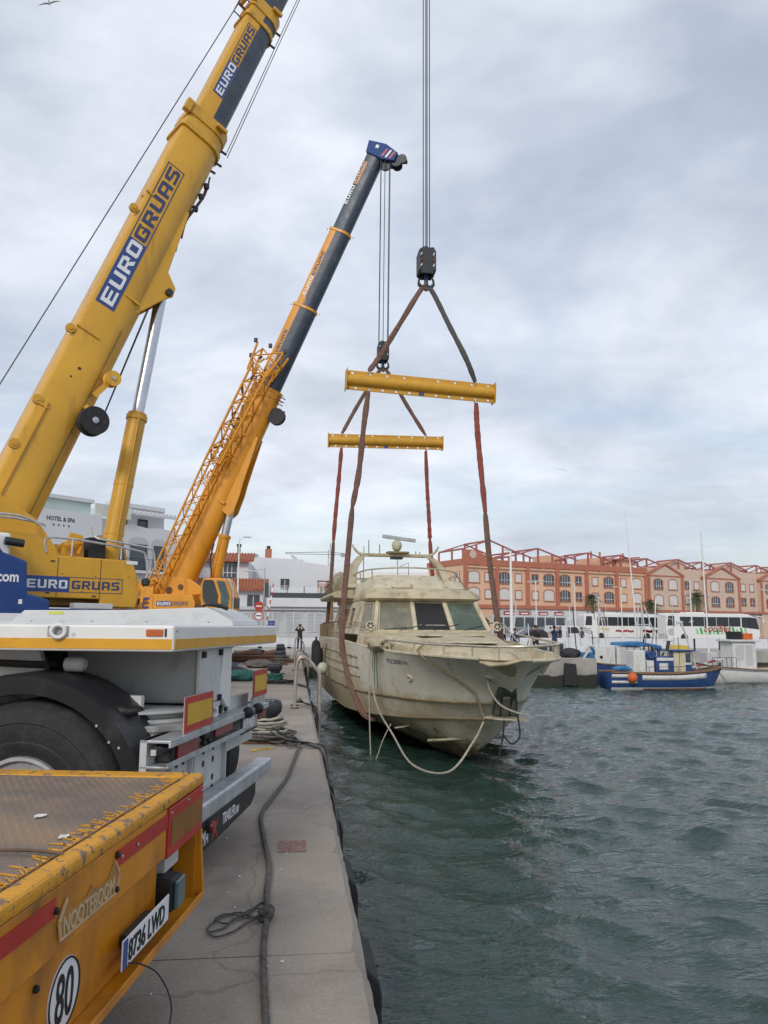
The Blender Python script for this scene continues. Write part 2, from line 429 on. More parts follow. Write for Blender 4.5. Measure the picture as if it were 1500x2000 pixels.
# --- concrete
def concrete(name, base, dark, wet=False):
    m = mat(name, base, .88, var=.10, scale=.9, dirt=dark, amt=.42, dscale=1.1, bump=.35, bscale=70, world_co=True)
    t = m.node_tree; L = t.links.new; b = t.nodes['Principled BSDF']
    src = b.inputs['Base Color'].links[0].from_socket
    g = t.nodes.new('ShaderNodeNewGeometry')
    # grit
    n = t.nodes.new('ShaderNodeTexNoise'); n.inputs['Scale'].default_value = 45; n.inputs['Detail'].default_value = 8; n.inputs['Roughness'].default_value = .75
    L(g.outputs['Position'], n.inputs['Vector'])
    r = t.nodes.new('ShaderNodeValToRGB'); r.color_ramp.elements[0].position = .3; r.color_ramp.elements[0].color = (.78, .78, .78, 1)
    r.color_ramp.elements[1].position = .7; r.color_ramp.elements[1].color = (1.14, 1.14, 1.14, 1)
    L(n.outputs['Fac'], r.inputs[0])
    x = t.nodes.new('ShaderNodeMixRGB'); x.blend_type = 'MULTIPLY'; x.inputs[0].default_value = 1
    L(src, x.inputs[1]); L(r.outputs[0], x.inputs[2]); out = x.outputs[0]
    # dark oil drops
    v = t.nodes.new('ShaderNodeTexVoronoi'); v.inputs['Scale'].default_value = 2.6
    L(g.outputs['Position'], v.inputs['Vector'])
    r2 = t.nodes.new('ShaderNodeValToRGB'); r2.color_ramp.elements[0].position = .02; r2.color_ramp.elements[0].color = (.25, .25, .25, 1)
    r2.color_ramp.elements[1].position = .045; r2.color_ramp.elements[1].color = (1, 1, 1, 1)
    L(v.outputs['Distance'], r2.inputs[0])
    x2 = t.nodes.new('ShaderNodeMixRGB'); x2.blend_type = 'MULTIPLY'; x2.inputs[0].default_value = 1
    L(out, x2.inputs[1]); L(r2.outputs[0], x2.inputs[2]); out = x2.outputs[0]
    # hairline cracks and patched areas
    vc = t.nodes.new('ShaderNodeTexVoronoi'); vc.feature = 'DISTANCE_TO_EDGE'; vc.inputs['Scale'].default_value = .42
    nd = t.nodes.new('ShaderNodeTexNoise'); nd.inputs['Scale'].default_value = 2.2; nd.inputs['Detail'].default_value = 6
    L(g.outputs['Position'], nd.inputs['Vector'])
    ad = t.nodes.new('ShaderNodeMixRGB'); ad.blend_type = 'ADD'; ad.inputs[0].default_value = .5
    L(g.outputs['Position'], ad.inputs[1]); L(nd.outputs['Color'], ad.inputs[2]); L(ad.outputs[0], vc.inputs['Vector'])
    rc = t.nodes.new('ShaderNodeValToRGB'); rc.color_ramp.elements[0].position = .0; rc.color_ramp.elements[0].color = (.45, .43, .4, 1)
    rc.color_ramp.elements[1].position = .006; rc.color_ramp.elements[1].color = (1, 1, 1, 1)
    L(vc.outputs['Distance'], rc.inputs[0])
    x4 = t.nodes.new('ShaderNodeMixRGB'); x4.blend_type = 'MULTIPLY'; x4.inputs[0].default_value = .5
    L(out, x4.inputs[1]); L(rc.outputs[0], x4.inputs[2]); out = x4.outputs[0]
    ns = t.nodes.new('ShaderNodeTexNoise'); ns.inputs['Scale'].default_value = .55; ns.inputs['Detail'].default_value = 5; ns.inputs['Roughness'].default_value = .7
    L(g.outputs['Position'], ns.inputs['Vector'])
    rs = t.nodes.new('ShaderNodeValToRGB'); rs.color_ramp.elements[0].position = .36; rs.color_ramp.elements[0].color = (.72, .70, .68, 1)
    rs.color_ramp.elements[1].position = .60; rs.color_ramp.elements[1].color = (1.06, 1.05, 1.03, 1)
    L(ns.outputs['Fac'], rs.inputs[0])
    x5 = t.nodes.new('ShaderNodeMixRGB'); x5.blend_type = 'MULTIPLY'; x5.inputs[0].default_value = 1
    L(out, x5.inputs[1]); L(rs.outputs[0], x5.inputs[2]); out = x5.outputs[0]
    if wet:      # algae band that the tide leaves on the wall
        s = t.nodes.new('ShaderNodeSeparateXYZ'); L(g.outputs['Position'], s.inputs[0])
        n2 = t.nodes.new('ShaderNodeTexNoise'); n2.inputs['Scale'].default_value = 1.4; n2.inputs['Detail'].default_value = 6
        L(g.outputs['Position'], n2.inputs['Vector'])
        a = t.nodes.new('ShaderNodeMath'); a.operation = 'MULTIPLY_ADD'; a.inputs[1].default_value = .35
        L(n2.outputs['Fac'], a.inputs[0]); L(s.outputs['Z'], a.inputs[2])
        mr = t.nodes.new('ShaderNodeMapRange'); mr.inputs['From Min'].default_value = -.72; mr.inputs['From Max'].default_value = -.66
        L(a.outputs[0], mr.inputs['Value'])
        x3 = t.nodes.new('ShaderNodeMixRGB'); x3.inputs[1].default_value = (.035, .035, .028, 1)
        L(mr.outputs[0], x3.inputs[0]); L(out, x3.inputs[2]); out = x3.outputs[0]
    L(out, b.inputs['Base Color'])
    return m
M['concrete'] = concrete('concrete', (.335, .30, .26), (.225, .195, .165))
M['concrete_wall'] = concrete('concrete_wall', (.40, .385, .36), (.27, .25, .23), True)
M['paving'] = concrete('paving', (.36, .345, .33), (.26, .245, .23))

# --- water: real waves near the quay, bump beyond
def water_material():
    m = bpy.data.materials.new('harbour_water'); m.use_nodes = True
    t = m.node_tree; L = t.links.new; b = t.nodes['Principled BSDF']
    b.inputs['Roughness'].default_value = .06; b.inputs['IOR'].default_value = 1.5
    g = t.nodes.new('ShaderNodeNewGeometry')
    n = t.nodes.new('ShaderNodeTexNoise'); n.inputs['Scale'].default_value = .10; n.inputs['Detail'].default_value = 3
    L(g.outputs['Position'], n.inputs['Vector'])
    r = t.nodes.new('ShaderNodeValToRGB')
    r.color_ramp.elements[0].position = .35; r.color_ramp.elements[0].color = (.018, .041, .032, 1)
    r.color_ramp.elements[1].position = .65; r.color_ramp.elements[1].color = (.022, .050, .043, 1)
    L(n.outputs['Fac'], r.inputs[0]); L(r.outputs[0], b.inputs['Base Color'])
    prev = None
    for sc_, st, di, an in ((1.6, .34, .20, .6), (4.2, .50, .09, .6), (11.0, .5, .03, .5)):
        mp = t.nodes.new('ShaderNodeMapping'); mp.inputs['Rotation'].default_value = (0, 0, an); mp.inputs['Scale'].default_value = (1, 2.0, 1)
        L(g.outputs['Position'], mp.inputs[0])
        q = t.nodes.new('ShaderNodeTexNoise'); q.inputs['Scale'].default_value = sc_; q.inputs['Detail'].default_value = 4
        q.inputs['Distortion'].default_value = .6
        L(mp.outputs[0], q.inputs['Vector'])
        bp = t.nodes.new('ShaderNodeBump'); bp.inputs['Strength'].default_value = st; bp.inputs['Distance'].default_value = di
        L(q.outputs['Fac'], bp.inputs['Height'])
        if prev: L(prev, bp.inputs['Normal'])
        prev = bp.outputs[0]
    L(prev, b.inputs['Normal'])
    return m
M['water'] = water_material()
def make_water():
    xs = np.concatenate([np.array([-3.0, QX - .4]), np.arange(QX - .3, 18, .085), np.arange(18, 60, .35), np.array([62, 75, 100, 160, 300, 700.])])
    ys = np.concatenate([np.array([-40, -10, -2.]), np.arange(-1, 26, .085), np.arange(26, 60, .22), np.array([60, 63.])])
    X, Y = np.meshgrid(xs, ys)
    Z = np.zeros_like(X); rg = np.random.RandomState(5)
    DX = np.zeros_like(X); DY = np.zeros_like(X)
    for k in range(52):
        lam = .30 * (6.0 ** rg.rand())
        th = R(28) + rg.randn() * .55
        a = .0085 * lam ** .85 * (.6 + .8 * rg.rand())
        ph = rg.rand() * 6.283; kk = 2 * math.pi / lam
        arg = kk * (X * math.sin(th) + Y * math.cos(th)) + ph
        Z += a * np.cos(arg)
        DX -= a * .8 * math.sin(th) * np.sin(arg); DY -= a * .8 * math.cos(th) * np.sin(arg)
    fade = np.clip((60 - X) / 30, 0, 1) * np.clip((60 - Y) / 10, 0, 1) * np.clip((X - QX + .3) / .3, 0, 1)
    Z *= fade * .70
    ny, nx = X.shape
    v = np.stack([X + DX * fade, Y + DY * fade, Z + WATER_Z], -1).reshape(-1, 3)
    i = np.arange(ny * nx).reshape(ny, nx)
    f = np.stack([i[:-1, :-1], i[:-1, 1:], i[1:, 1:], i[1:, :-1]], -1).reshape(-1, 4)
    me = bpy.data.meshes.new('water')
    me.vertices.add(len(v)); me.vertices.foreach_set('co', v.ravel())
    me.loops.add(f.size); me.loops.foreach_set('vertex_index', f.ravel())
    me.polygons.add(len(f)); me.polygons.foreach_set('loop_start', np.arange(0, f.size, 4)); me.polygons.foreach_set('loop_total', np.full(len(f), 4))
    me.polygons.foreach_set('use_smooth', np.ones(len(f), bool))
    me.update(); me.validate()
    me.materials.append(M['water'])
    o = bpy.data.objects.new('water', me); col.objects.link(o)
    return tag(o, 'choppy dark green harbour water', kind='structure')
make_water()

# --- quay: block with slabs laid on it, each slab a piece with a joint round it
mb = MB(); mb.bb(-300, QX - .012, -60, 48.0, -6, -.13)
quay = mb.build('quay', 'concrete_wall', origin=(0, 0, 0))
tag(quay, 'concrete quay along the water', kind='structure')
def slab(x0, x1, y0, y1, z1=0.0, ch=.05, name='slab', parent=quay, edge=True, m='concrete', thick=.128):
    mb = MB()
    z0 = z1 - thick
    if edge:
        # chipped arris: the chamfer wanders and has bites out of it
        q = random.Random(int(y0 * 100)); n = max(2, int((y1 - y0) / .11)) if y0 < 26 else 2; rings = []; bite = 0
        for k in range(n + 1):
            bite = q.uniform(.015, .05) if q.random() < .07 else bite * .35
            c_ = ch * (.85 + .3 * q.random()) + bite; d_ = q.uniform(0, .006)
            y = y0 + (y1 - y0) * k / n
            rings.append([(x0, y, z0), (x1 - d_, y, z0), (x1 - d_, y, z1 - c_), (x1 - c_ * .9, y, z1), (x0, y, z1)])
        mb.loft(rings, sm=False)
        return mb.build(name, m, parent)
    else:
        prof = [(x0, z0), (x1, z0), (x1, z1), (x0, z1)]
    mb.prism([(p[0], p[1]) for p in prof], (0, y0, 0), (1, 0, 0), (0, 0, 1), (0, 1, 0), y1 - y0)
    return mb.build(name, m, parent, bevel=.012)
ysl = [-6, -.9, 4.2, 10.35, 16.1, 20.6, 26, 31.5, 37, 42.5, 47.97]
for a, b in zip(ysl[:-1], ysl[1:]):
    slab(-2.6, QX, a + .006, b - .006)
    slab(-8.0, -2.612, a + .006, b - .006, edge=False)
    slab(-30.0, -8.012, a + .006, b - .006, edge=False)
# the rest of the ground on the land side, out to the horizon
mb = MB()
mb.bb(-900, 9.6, 48.0, 2400, -6, 0.0)
mb.bb(9.6, 16.25, 40.6, 2400, -6, -.002)
mb.bb(16.25, 1200, 55.4, 2400, -6, 0.0)
esp = mb.build('ground', 'concrete_wall', origin=(0, 0, 0))
tag(esp, 'harbour ground and far quay walls', kind='structure')
mb = MB(); mb.bb(-300, -30.0, -60, 48, -.13, -.01)
tag(mb.build('ground', 'paving'), 'paved yard behind the quay', kind='structure')
mb = MB(); mb.bb(-60, 120, 63, 112, .0, .006)
tag(mb.build('road', 'paving'), 'grey road along the harbour front', kind='structure')

# ================================================================== yellow low-loader (rear end faces the water)
def worn_paint():
    """yellow paint rubbed through to rust along an edge"""
    m = mat('worn_yellow', (.60, .275, .010), .5, var=.12, scale=5, dirt=(.20, .125, .085), amt=.33, dscale=23, soft=.16, bump=.5, bscale=34)
    return m
M['worn_yellow'] = worn_paint()
M['trailer_yellow'] = mat('trailer_yellow', (.60, .225, .004), .42, var=.12, scale=1.6, dirt=(.24, .095, .015), amt=.5, dscale=3.2, streak=2, coat=.12)
def deck_plate():
    m = mat('tread_plate', (.19, .145, .115), .5, metal=.2, var=.22, scale=2.2, dirt=(.30, .19, .095), amt=.5, dscale=2.2, bump=.2, bscale=30)
    return m
M['tread_plate'] = deck_plate()
yt = thing('low_loader_trailer', 'yellow low loader trailer with worn tread plate deck, rear end nearest the camera', 'trailer', (-.8436, 1.3464, 0), -R(9.6))
DZ = .948
# deck plates with a seam, tread lugs
for a, b in ((.02, 1.236), (1.246, 2.47)):
    mb = MB(); mb.bb(-7.0, -.076, a, b, DZ - .02, DZ - .004); mb.build('deck_plate', 'tread_plate', yt)
mb = MB()
for i in range(68):
    for j in range(88):
        x = -.10 - i * .036; y = .04 + j * .0278
        if y > 2.45 or 1.215 < y < 1.262: continue
        x += .018 if j % 2 else 0
        a = .013; b = .0052
        if (i + j) % 2: dx, dy = (a * .75, a * .65), (-b * .65, b * .75)
        else: dx, dy = (a * .75, -a * .65), (b * .65, b * .75)
        z = DZ - .004
        vs = [(x + dx[0], y + dx[1], z), (x + dy[0], y + dy[1], z), (x - dx[0], y - dx[1], z), (x - dy[0], y - dy[1], z), (x, y, z + .0042)]
        mb.add(vs, [(0, 1, 4), (1, 2, 4), (2, 3, 4), (3, 0, 4)])
lug = mb.build('tread_lugs', 'tread_plate', yt, recalc=False); lug['kind'] = 'stuff'
# edge beams
mb = MB(); mb.bb(-.075, 0.0, .0, 2.6, DZ - .055, DZ); mb.build('edge_beam', 'worn_yellow', yt, bevel=.02, seg=3)
mb = MB(); mb.bb(-7.0, -.077, 2.476, 2.6, DZ - .055, DZ); mb.build('edge_beam', 'worn_yellow', yt, bevel=.012, seg=3)
mb = MB(); mb.bb(-7.0, -.077, 0.0, .018, DZ - .2, DZ - .002); mb.build('edge_beam', 'worn_yellow', yt)
# scuffed chevron teeth of paint running from the beam on to the tread plate
mb = MB()
for k in range(150):
    if rnd.random() < .22: continue
    y = .03 + k * .0165 + rnd.uniform(-.006, .006)
    w = .015 + .075 * rnd.random() ** 1.6; e = .008 + .045 * rnd.random()
    mb.prism([(-.077, y), (-.077, y + .0105), (-.077 - w, y + e + .007), (-.077 - w * .97, y + e)], (0, 0, DZ - .0028), (1, 0, 0), (0, 1, 0), (0, 0, 1), .0026)
tp = mb.build('paint_teeth', 'worn_yellow', yt); tp['kind'] = 'stuff'
# rear panel
mb = MB(); mb.bb(-.06, -.012, 0.0, 2.1, .70, DZ - .056); mb.build('rear_panel', 'trailer_yellow', yt, bevel=.004)
mb = MB(); mb.bb(-.09, -.055, 0.0, 2.13, .403, .699); mb.build('rear_panel', 'trailer_yellow', yt, bevel=.004)
mb = MB(); mb.bb(-.10, .02, 0.0, 2.6, .385, .402); mb.bb(.008, .02, 0.0, 2.6, .402, .418)
mb.build('ledge', 'trailer_yellow', yt, bevel=.003)
# gusset that carries the corner
mb = MB()
mb.prism([(-.16, .403), (.019, .403), (.016, .46), (.008, .55), (0, .66), (0, .69), (-.16, .69)], (0, 2.575, 0), (1, 0, 0), (0, 0, 1), (0, 1, 0), .024)
mb.build('corner_gusset', 'trailer_yellow', yt, bevel=.003)
mb = MB(); mb.bb(-7.0, -.02, 2.55, 2.574, .34, DZ - .056); mb.build('side_sill', 'trailer_yellow', yt)
# red tape, marker board
mb = MB(); mb.bb(-.0115, -.008, .0, 1.12, .812, .866); mb.build('red_tape', 'red_tape', yt)
mb = MB(); mb.bb(-.0115, -.008, 1.57, 2.098, .815, .872); mb.build('red_tape', 'red_tape', yt)
mb = MB(); mb.bb(-.03, -.004, 2.105, 2.598, .692, DZ - .057); br = mb.build('marker_board', 'red_tape', yt, bevel=.004)
mb = MB(); mb.bb(-.0035, -.001, 2.135, 2.57, .735, .845); mb.build('board_centre', mat('old_reflector', (.25, .10, .012), .5, var=.12, dirt=(.16, .06, .02), amt=.4, dscale=5), br)
for y, z in ((2.13, .87), (2.36, .875), (2.575, .87), (1.75, .845), (1.60, .845)):
    mb = MB(); mb.lathe([(.006, 0), (.006, .004), (.002, .006)], (-.004, y, z), (1, 0, 0), 8); mb.build('rivet', 'galvanised', yt)
# maker's plate: five-sided outline, letters in relief
mb = MB()
mb.prism([(1.155, .735), (1.575, .735), (1.59, .79), (1.55, .848), (1.50, .80), (1.40, .80), (1.37, .825), (1.34, .80), (1.23, .80), (1.185, .848), (1.14, .79)], (-.0115, 0, 0), (0, 1, 0), (0, 0, 1), (1, 0, 0), .005)
npl = mb.build('maker_plate', mat('plate_bronze', (.36, .18, .045), .55, var=.15, dirt=(.2, .1, .04), amt=.35, dscale=10), yt, bevel=.002)
M['plate_letter'] = mat('plate_letter', (.52, .40, .24), .5, var=.15)
font_mesh('NOOTEBOOM', .073, 'lettering', 'plate_letter', npl, frame_m((-.0062, 1.172, .742), (0, 1, 0), (0, 0, 1), (1, 0, 0)), bold=.001, xs=.80)
for p in (((1.155, .737), (1.573, .737)), ((1.187, .843), (1.143, .79)), ((1.548, .843), (1.587, .79)), ((1.157, .74), (1.143, .787)), ((1.572, .74), (1.587, .787))):
    mb = MB(); mb.bar((-.005, p[0][0], p[0][1]), (-.005, p[1][0], p[1][1]), .006, .006, up=(1, 0, 0)); mb.build('plate_rim', 'plate_letter', npl)
for y, z in ((1.12, .83), (1.12, .62), (1.565, .86), (1.57, .745)):
    mb = MB(); mb.lathe([(.011, 0), (.011, .012), (.004, .016)], (-.012 if z > .7 else -.055, y, z), (1, 0, 0), 8); mb.build('rubber_stop', 'black', yt)
# speed disc
mb = MB(); mb.lathe([(.105, 0), (.105, .004)], (-.0545, 1.31, .525), (1, 0, 0), 40); ds = mb.build('speed_disc', 'decal_white', yt)
mb = MB(); mb.tube([(-.0495, 1.31 + .1 * math.cos(a * math.pi / 20), .525 + .1 * math.sin(a * math.pi / 20)) for a in range(40)], .0035, 5, closed=True); mb.build('disc_rim', 'black', ds)
font_mesh('80', .20, 'lettering', 'black', ds, frame_m((-.0502, 1.31, .454), (0, 1, 0), (0, 0, 1), (1, 0, 0)), bold=.002, xs=.62, align='CENTER')
# number plate, leaning out from the ledge
pm = Matrix.Rotation(-.10, 4, 'Y')
mb = MB(); mb.bb(.0, .006, 1.63, 2.12, .455, .555); pl = mb.build('number_plate', 'decal_white', yt, bevel=.003)
mb = MB(); mb.bb(.0065, .0085, 1.634, 1.672, .458, .552); mb.build('plate_band', mat('band_blue', (.05, .09, .28), .5), pl)
font_mesh('8736 LWD', .098, 'lettering', 'black', pl, frame_m((.0068, 1.682, .470), (0, 1, 0), (0, 0, 1), (1, 0, 0)), bold=.0016, xs=.86)
mb = MB(); mb.bb(-.05, -.001, 1.75, 2.0, .48, .53); mb.build('plate_bracket', 'dark_steel', yt)
# lamps right of the plate
mb = MB(); mb.bb(-.08, .012, 2.14, 2.27, .47, .60); lp = mb.build('rear_lamp', 'black', yt, bevel=.012)
mb = MB(); mb.bb(.0125, .030, 2.15, 2.26, .478, .592); mb.build('lens', mat('lens_teal', (.05, .11, .12), .2, var=.2, coat=.4), lp, bevel=.008)
mb = MB(); mb.bb(-.10, -.05, 2.22, 2.40, .60, .69); mb.build('lamp_housing', 'light_grey_paint', yt, bevel=.005)
mb = MB(); mb.bb(-.6, -.12, 2.11, 2.56, .36, .69); mb.build('inner_box', 'black', yt)
# dangling cable
mb = MB(); mb.tube(smooth_pts([(.012, 1.67, .47), (.05, 1.70, .455), (.10, 1.76, .39), (.15, 1.75, .28), (.13, 1.66, .12), (.12, 1.60, .01)]), .003, 6); mb.build('loose_cable', 'black', yt)
# seam batten and droppings on the deck
mb = MB(); mb.tube(smooth_pts([(-1.6, 1.30, DZ + .004), (-.9, 1.275, DZ + .007), (-.35, 1.262, DZ + .006), (-.14, 1.245, DZ + .01), (-.05, 1.236, DZ + .006)]), [.005] * 24 + [.003], 6)
mb.build('seam_strip', mat('seam_brown', (.12, .07, .04), .7, var=.3), yt)
M['dropping'] = mat('dropping', (.65, .64, .6), .7, var=.15, scale=30)
def splat(x, y, z, r, seed, mb):
    q = random.Random(seed); n = 13
    pts = [(x + r * (.35 + .9 * q.random()) * math.cos(6.283 * k / n), y + r * 1.3 * (.35 + .9 * q.random()) * math.sin(6.283 * k / n)) for k in range(n)]
    mb.prism(pts, (0, 0, z), (1, 0, 0), (0, 1, 0), (0, 0, 1), .003)
for a_ in ((-.14, 1.44, .020, 3), (-.36, 1.70, .022, 5)):
    mb = MB(); splat(a_[0], a_[1], DZ + .001, a_[2], a_[3], mb); mb.build('bird_dropping', 'dropping', yt)
# running gear hidden under the deck
mb = MB(); mb.bb(-7, -.3, .7, 1.9, .45, DZ - .03); mb.build('chassis', 'dark_steel', yt)
for x in (-2.2, -3.5):
    for y in (.18, 2.2):
        mb = MB(); mb.lathe([(.18, 0), (.40, 0), (.42, .04), (.42, .2), (.40, .24), (.18, .24)], (x, y, .42), (0, 1, 0), 28); mb.build('wheel', 'rubber', yt)

# ================================================================== white ballast trailer of the crane
wt = thing('ballast_trailer', 'white flat trailer with orange stripe and black mudguard behind the yellow low loader', 'trailer', (-.69, 4.6, 0), -R(12))
T0, T1 = 1.492, 1.645
mb = MB(); mb.bb(-9.0, 0.0, 0.0, 2.55, T0, T1); mb.build('deck', 'white_paint', wt, bevel=.014, seg=3)
mb = MB(); mb.bb(-9.0, -.012, -.0035, -.0005, 1.507, 1.566); mb.build('stripe', 'stripe_orange', wt)
mb = MB(); mb.bb(.0005, .0035, .014, 2.535, 1.507, 1.566); mb.build('stripe', 'stripe_orange', wt)
mb = MB(); mb.bb(-.165, -.065, -.009, -.0006, 1.582, 1.622); mb.build('side_reflector', 'lamp_orange', wt, bevel=.003)
mb = MB(); mb.bb(-.054, -.044, -.006, -.0006, 1.58, 1.625); mb.build('slot', 'black', wt)
mb = MB(); mb.lathe([(.006, 0), (.006, .002)], (.0006, .045, 1.61), (1, 0, 0), 10); mb.build('hole', 'black', wt)
# lashing ring in its pocket
mb = MB(); mb.bb(-.765, -.635, -.004, .0, 1.576, 1.636); mb.build('ring_pocket', 'grey_paint', wt)
mb = MB(); mb.tube([(-.69 + .036 * math.cos(a * math.pi / 12), -.022 + .012 * math.cos(a * math.pi / 12), 1.606 + .036 * math.sin(a * math.pi / 12)) for a in range(24)], .012, 8, closed=True); mb.build('lashing_ring', 'white_paint', wt)
mb = MB(); mb.lathe([(.012, 0), (.012, .002)], (-.605, -.0006, 1.588), (0, -1, 0), 14); mb.build('hole', 'light_grey_paint', wt)
# sloping ballast cover lying on the deck
rp = [(-2.0, T1 + .002), (-1.93, T1 + .025), (-1.83, 1.755), (-1.0, 1.76), (-.33, 1.785), (-.26, 1.757), (-.12, 1.68), (-.10, T1 + .002)]
mb = MB(); mb.prism(rp, (0, 1.55, 0), (1, 0, 0), (0, 0, 1), (0, 1, 0), .75); mb.build('ballast_cover', 'light_grey_paint', wt, bevel=.008)
mb = MB(); mb.bb(-2.0, -.10, 1.515, 1.548, T1 + .001, T1 + .02); mb.build('cover_sill', 'light_grey_paint', wt)
for x in (-1.75, -1.25, -.8, -.3):
    mb = MB(); mb.lathe([(.007, 0), (.007, .006)], (x, 1.53, T1 + .02), (0, 0, 1), 8); mb.build('bolt', 'black', wt)
mb = MB(); mb.bb(-1.62, -1.50, 1.546, 1.549, 1.725, 1.748); mb.build('label', mat('lime', (.45, .50, .06), .6), wt)
mb = MB(); mb.tube(smooth_pts([(-.38, 1.6, 1.79), (-.33, 1.6, 1.81), (-.25, 1.62, 1.80), (-.18, 1.64, 1.775)]), [.012] * 6 + [.018] * 7 + [.016] * 6, 8); mb.build('grab_handle', 'black', wt)
# frame of the gooseneck behind the wheel arch
mb = MB(); mb.prism([(-1.55, 1.49), (-1.05, 1.49), (-.98, 1.30), (-.80, 1.21), (-.35, 1.205), (-.35, 1.13), (-.95, 1.12), (-1.25, 1.2)], (0, .42, 0), (1, 0, 0), (0, 0, 1), (0, 1, 0), .06); mb.build('neck_frame', 'white_paint', wt, bevel=.01)
mb = MB(); mb.bb(-1.02, -.10, .72, 1.38, 1.13, T0 - .002); mb.build('neck_box', 'grey_paint', wt, bevel=.02)
mb = MB(); mb.bb(-.098, -.075, .70, 1.17, 1.12, T0 - .003); mb.build('hatch', 'light_grey_paint', wt, bevel=.006)
mb = MB(); mb.prism([(1.20, 1.485), (1.41, 1.485), (1.41, 1.05), (1.33, 1.05), (1.22, 1.12), (1.15, 1.12)], (-.098, 0, 0), (0, 1, 0), (0, 0, 1), (1, 0, 0), .03); mb.build('support_leg', 'white_paint', wt, bevel=.006)
for y, z in ((.75, 1.46), (1.12, 1.465), (.76, 1.15), (1.12, 1.15)):
    mb = MB(); mb.bb(-.073, -.05, y - .018, y + .018, z - .03, z + .012); mb.build('latch', 'black', wt, bevel=.004)
# slewing ring and casting under it
mb = MB(); mb.lathe([(.10, 1.115), (.62, 1.115), (.62, 1.10), (.55, 1.095), (.55, 1.065), (.60, 1.06), (.60, 1.04), (.10, 1.04)], (-.62, .85, 0), (0, 0, 1), 40); mb.build('slewing_ring', 'light_grey_paint', wt)
mb = MB(); mb.prism([(-.75, .36), (-.42, .28), (-.20, .28), (-.06, .40), (-.06, .8), (-.75, .8)], (0, 0, 1.0), (1, 0, 0), (0, 1, 0), (0, 0, 1), .037); mb.build('casting_lip', 'grey_paint', wt, bevel=.005)
mb = MB()
r0 = [(-.75, .37), (-.42, .29), (-.21, .29), (-.07, .41), (-.07, .8), (-.75, .8)]
mb.loft([[(x * .85 - .06, .12 + y * .72 + .05, .84) for x, y in r0], [(x, y, 1.0) for x, y in r0]], sm=False); mb.build('casting', 'light_grey_paint', wt, bevel=.012)
# brake chamber and hose above the mudguard
mb = MB(); mb.lathe([(.03, 0), (.045, .01), (.045, .11), (.03, .13)], (-.42 - .38, .30, 1.40), (1, 0, 0), 16); mb.build('air_can', 'light_grey_paint', wt)
mb = MB(); mb.tube(smooth_pts([(-1.6, .25, 1.42), (-1.0, .25, 1.40), (-.86, .3, 1.40)]), .022, 8); mb.tube(smooth_pts([(-.9, .26, 1.44), (-.87, .22, 1.38), (-.9, .26, 1.34)]), .012, 6); mb.build('air_hose', 'black', wt)
mb = MB(); mb.bb(-9, -1.03, .66, 1.9, 1.1, T0 - .002); mb.build('main_beam', 'dark_steel', wt)
mb = MB(); mb.bb(-9, -.9, .45, .69, 1.0, 1.12); mb.build('axle_beam', 'dark_steel', wt)
# wheel and mudguard
def trailer_wheel(y, s):
    mb = MB()
    pr = [(.30, .03), (.34, .0), (.365, -.008), (.372, -.002), (.42, -.012), (.46, -.012), (.466, -.006), (.472, -.012), (.52, -.006), (.545, .0), (.55, .006), (.575, .03), (.59, .06), (.59, .12), (.578, .122), (.578, .132), (.59, .134), (.59, .18), (.578, .182), (.578, .192), (.59, .194), (.59, .24), (.578, .242), (.578, .252), (.59, .254), (.59, .31), (.575, .34), (.54, .37), (.30, .37)]
    mb.lathe([(r * 1.06 if r > .35 else r, z * s) for r, z in pr], (-.90, y, .575), (0, 1, 0), 48)
    w = mb.build('tyre', 'rubber', wt)
    mb = MB(); mb.lathe([(.31, .02 * s), (.305, -.004 * s), (.285, -.006 * s), (.275, .03 * s), (.26, .10 * s), (.12, .12 * s), (.11, .06 * s), (.05, .05 * s), (.04, .12 * s)], (-.90, y, .575), (0, 1, 0), 36)
    mb.build('rim', 'galvanised', wt)
trailer_wheel(.05, 1); trailer_wheel(2.5, -1)
def arc(r, a0, a1, n):
    return [(-.90 + r * math.cos(R(a0 + (a1 - a0) * k / n)), .575 + r * math.sin(R(a0 + (a1 - a0) * k / n))) for k in range(n + 1)]
outer = arc(.785, -6, 186, 36)
rings = []
for x, z in outer:
    dx, dz = x + .90, z - .575; L = math.hypot(dx, dz); ux, uz = dx / L, dz / L
    rings.append([(x - ux * .12, .028, z - uz * .12), (x - ux * .02, .012, z - uz * .02), (x, .05, z), (x + ux * .004, .43, z + uz * .004), (x - ux * .018, .43, z - uz * .018), (x - ux * .022, .06, z - uz * .022), (x - ux * .125, .042, z - uz * .125)])
mb = MB(); mb.loft(rings); mb.build('mudguard', mat('black_plastic', (.018, .019, .022), .42, var=.2, dirt=(.06, .06, .06), amt=.35, dscale=4), wt, sharp=50)
mb = MB(); mb.tube(smooth_pts([(-.52, .16, 1.17), (-.42, .16, 1.145), (-.33, .17, 1.135), (-.28, .2, 1.14)]), [.035] * 12 + [.03] * 7, 10); mb.build('mudguard_bracket', 'black', wt)
for x, z in ((-.44, 1.09), (-.30, .97), (-.36, 1.0)):
    mb = MB(); mb.lathe([(.008, 0), (.008, .006)], (x, .02, z - .02), (0, -1, 0), 8); mb.build('bolt', 'galvanised', wt)
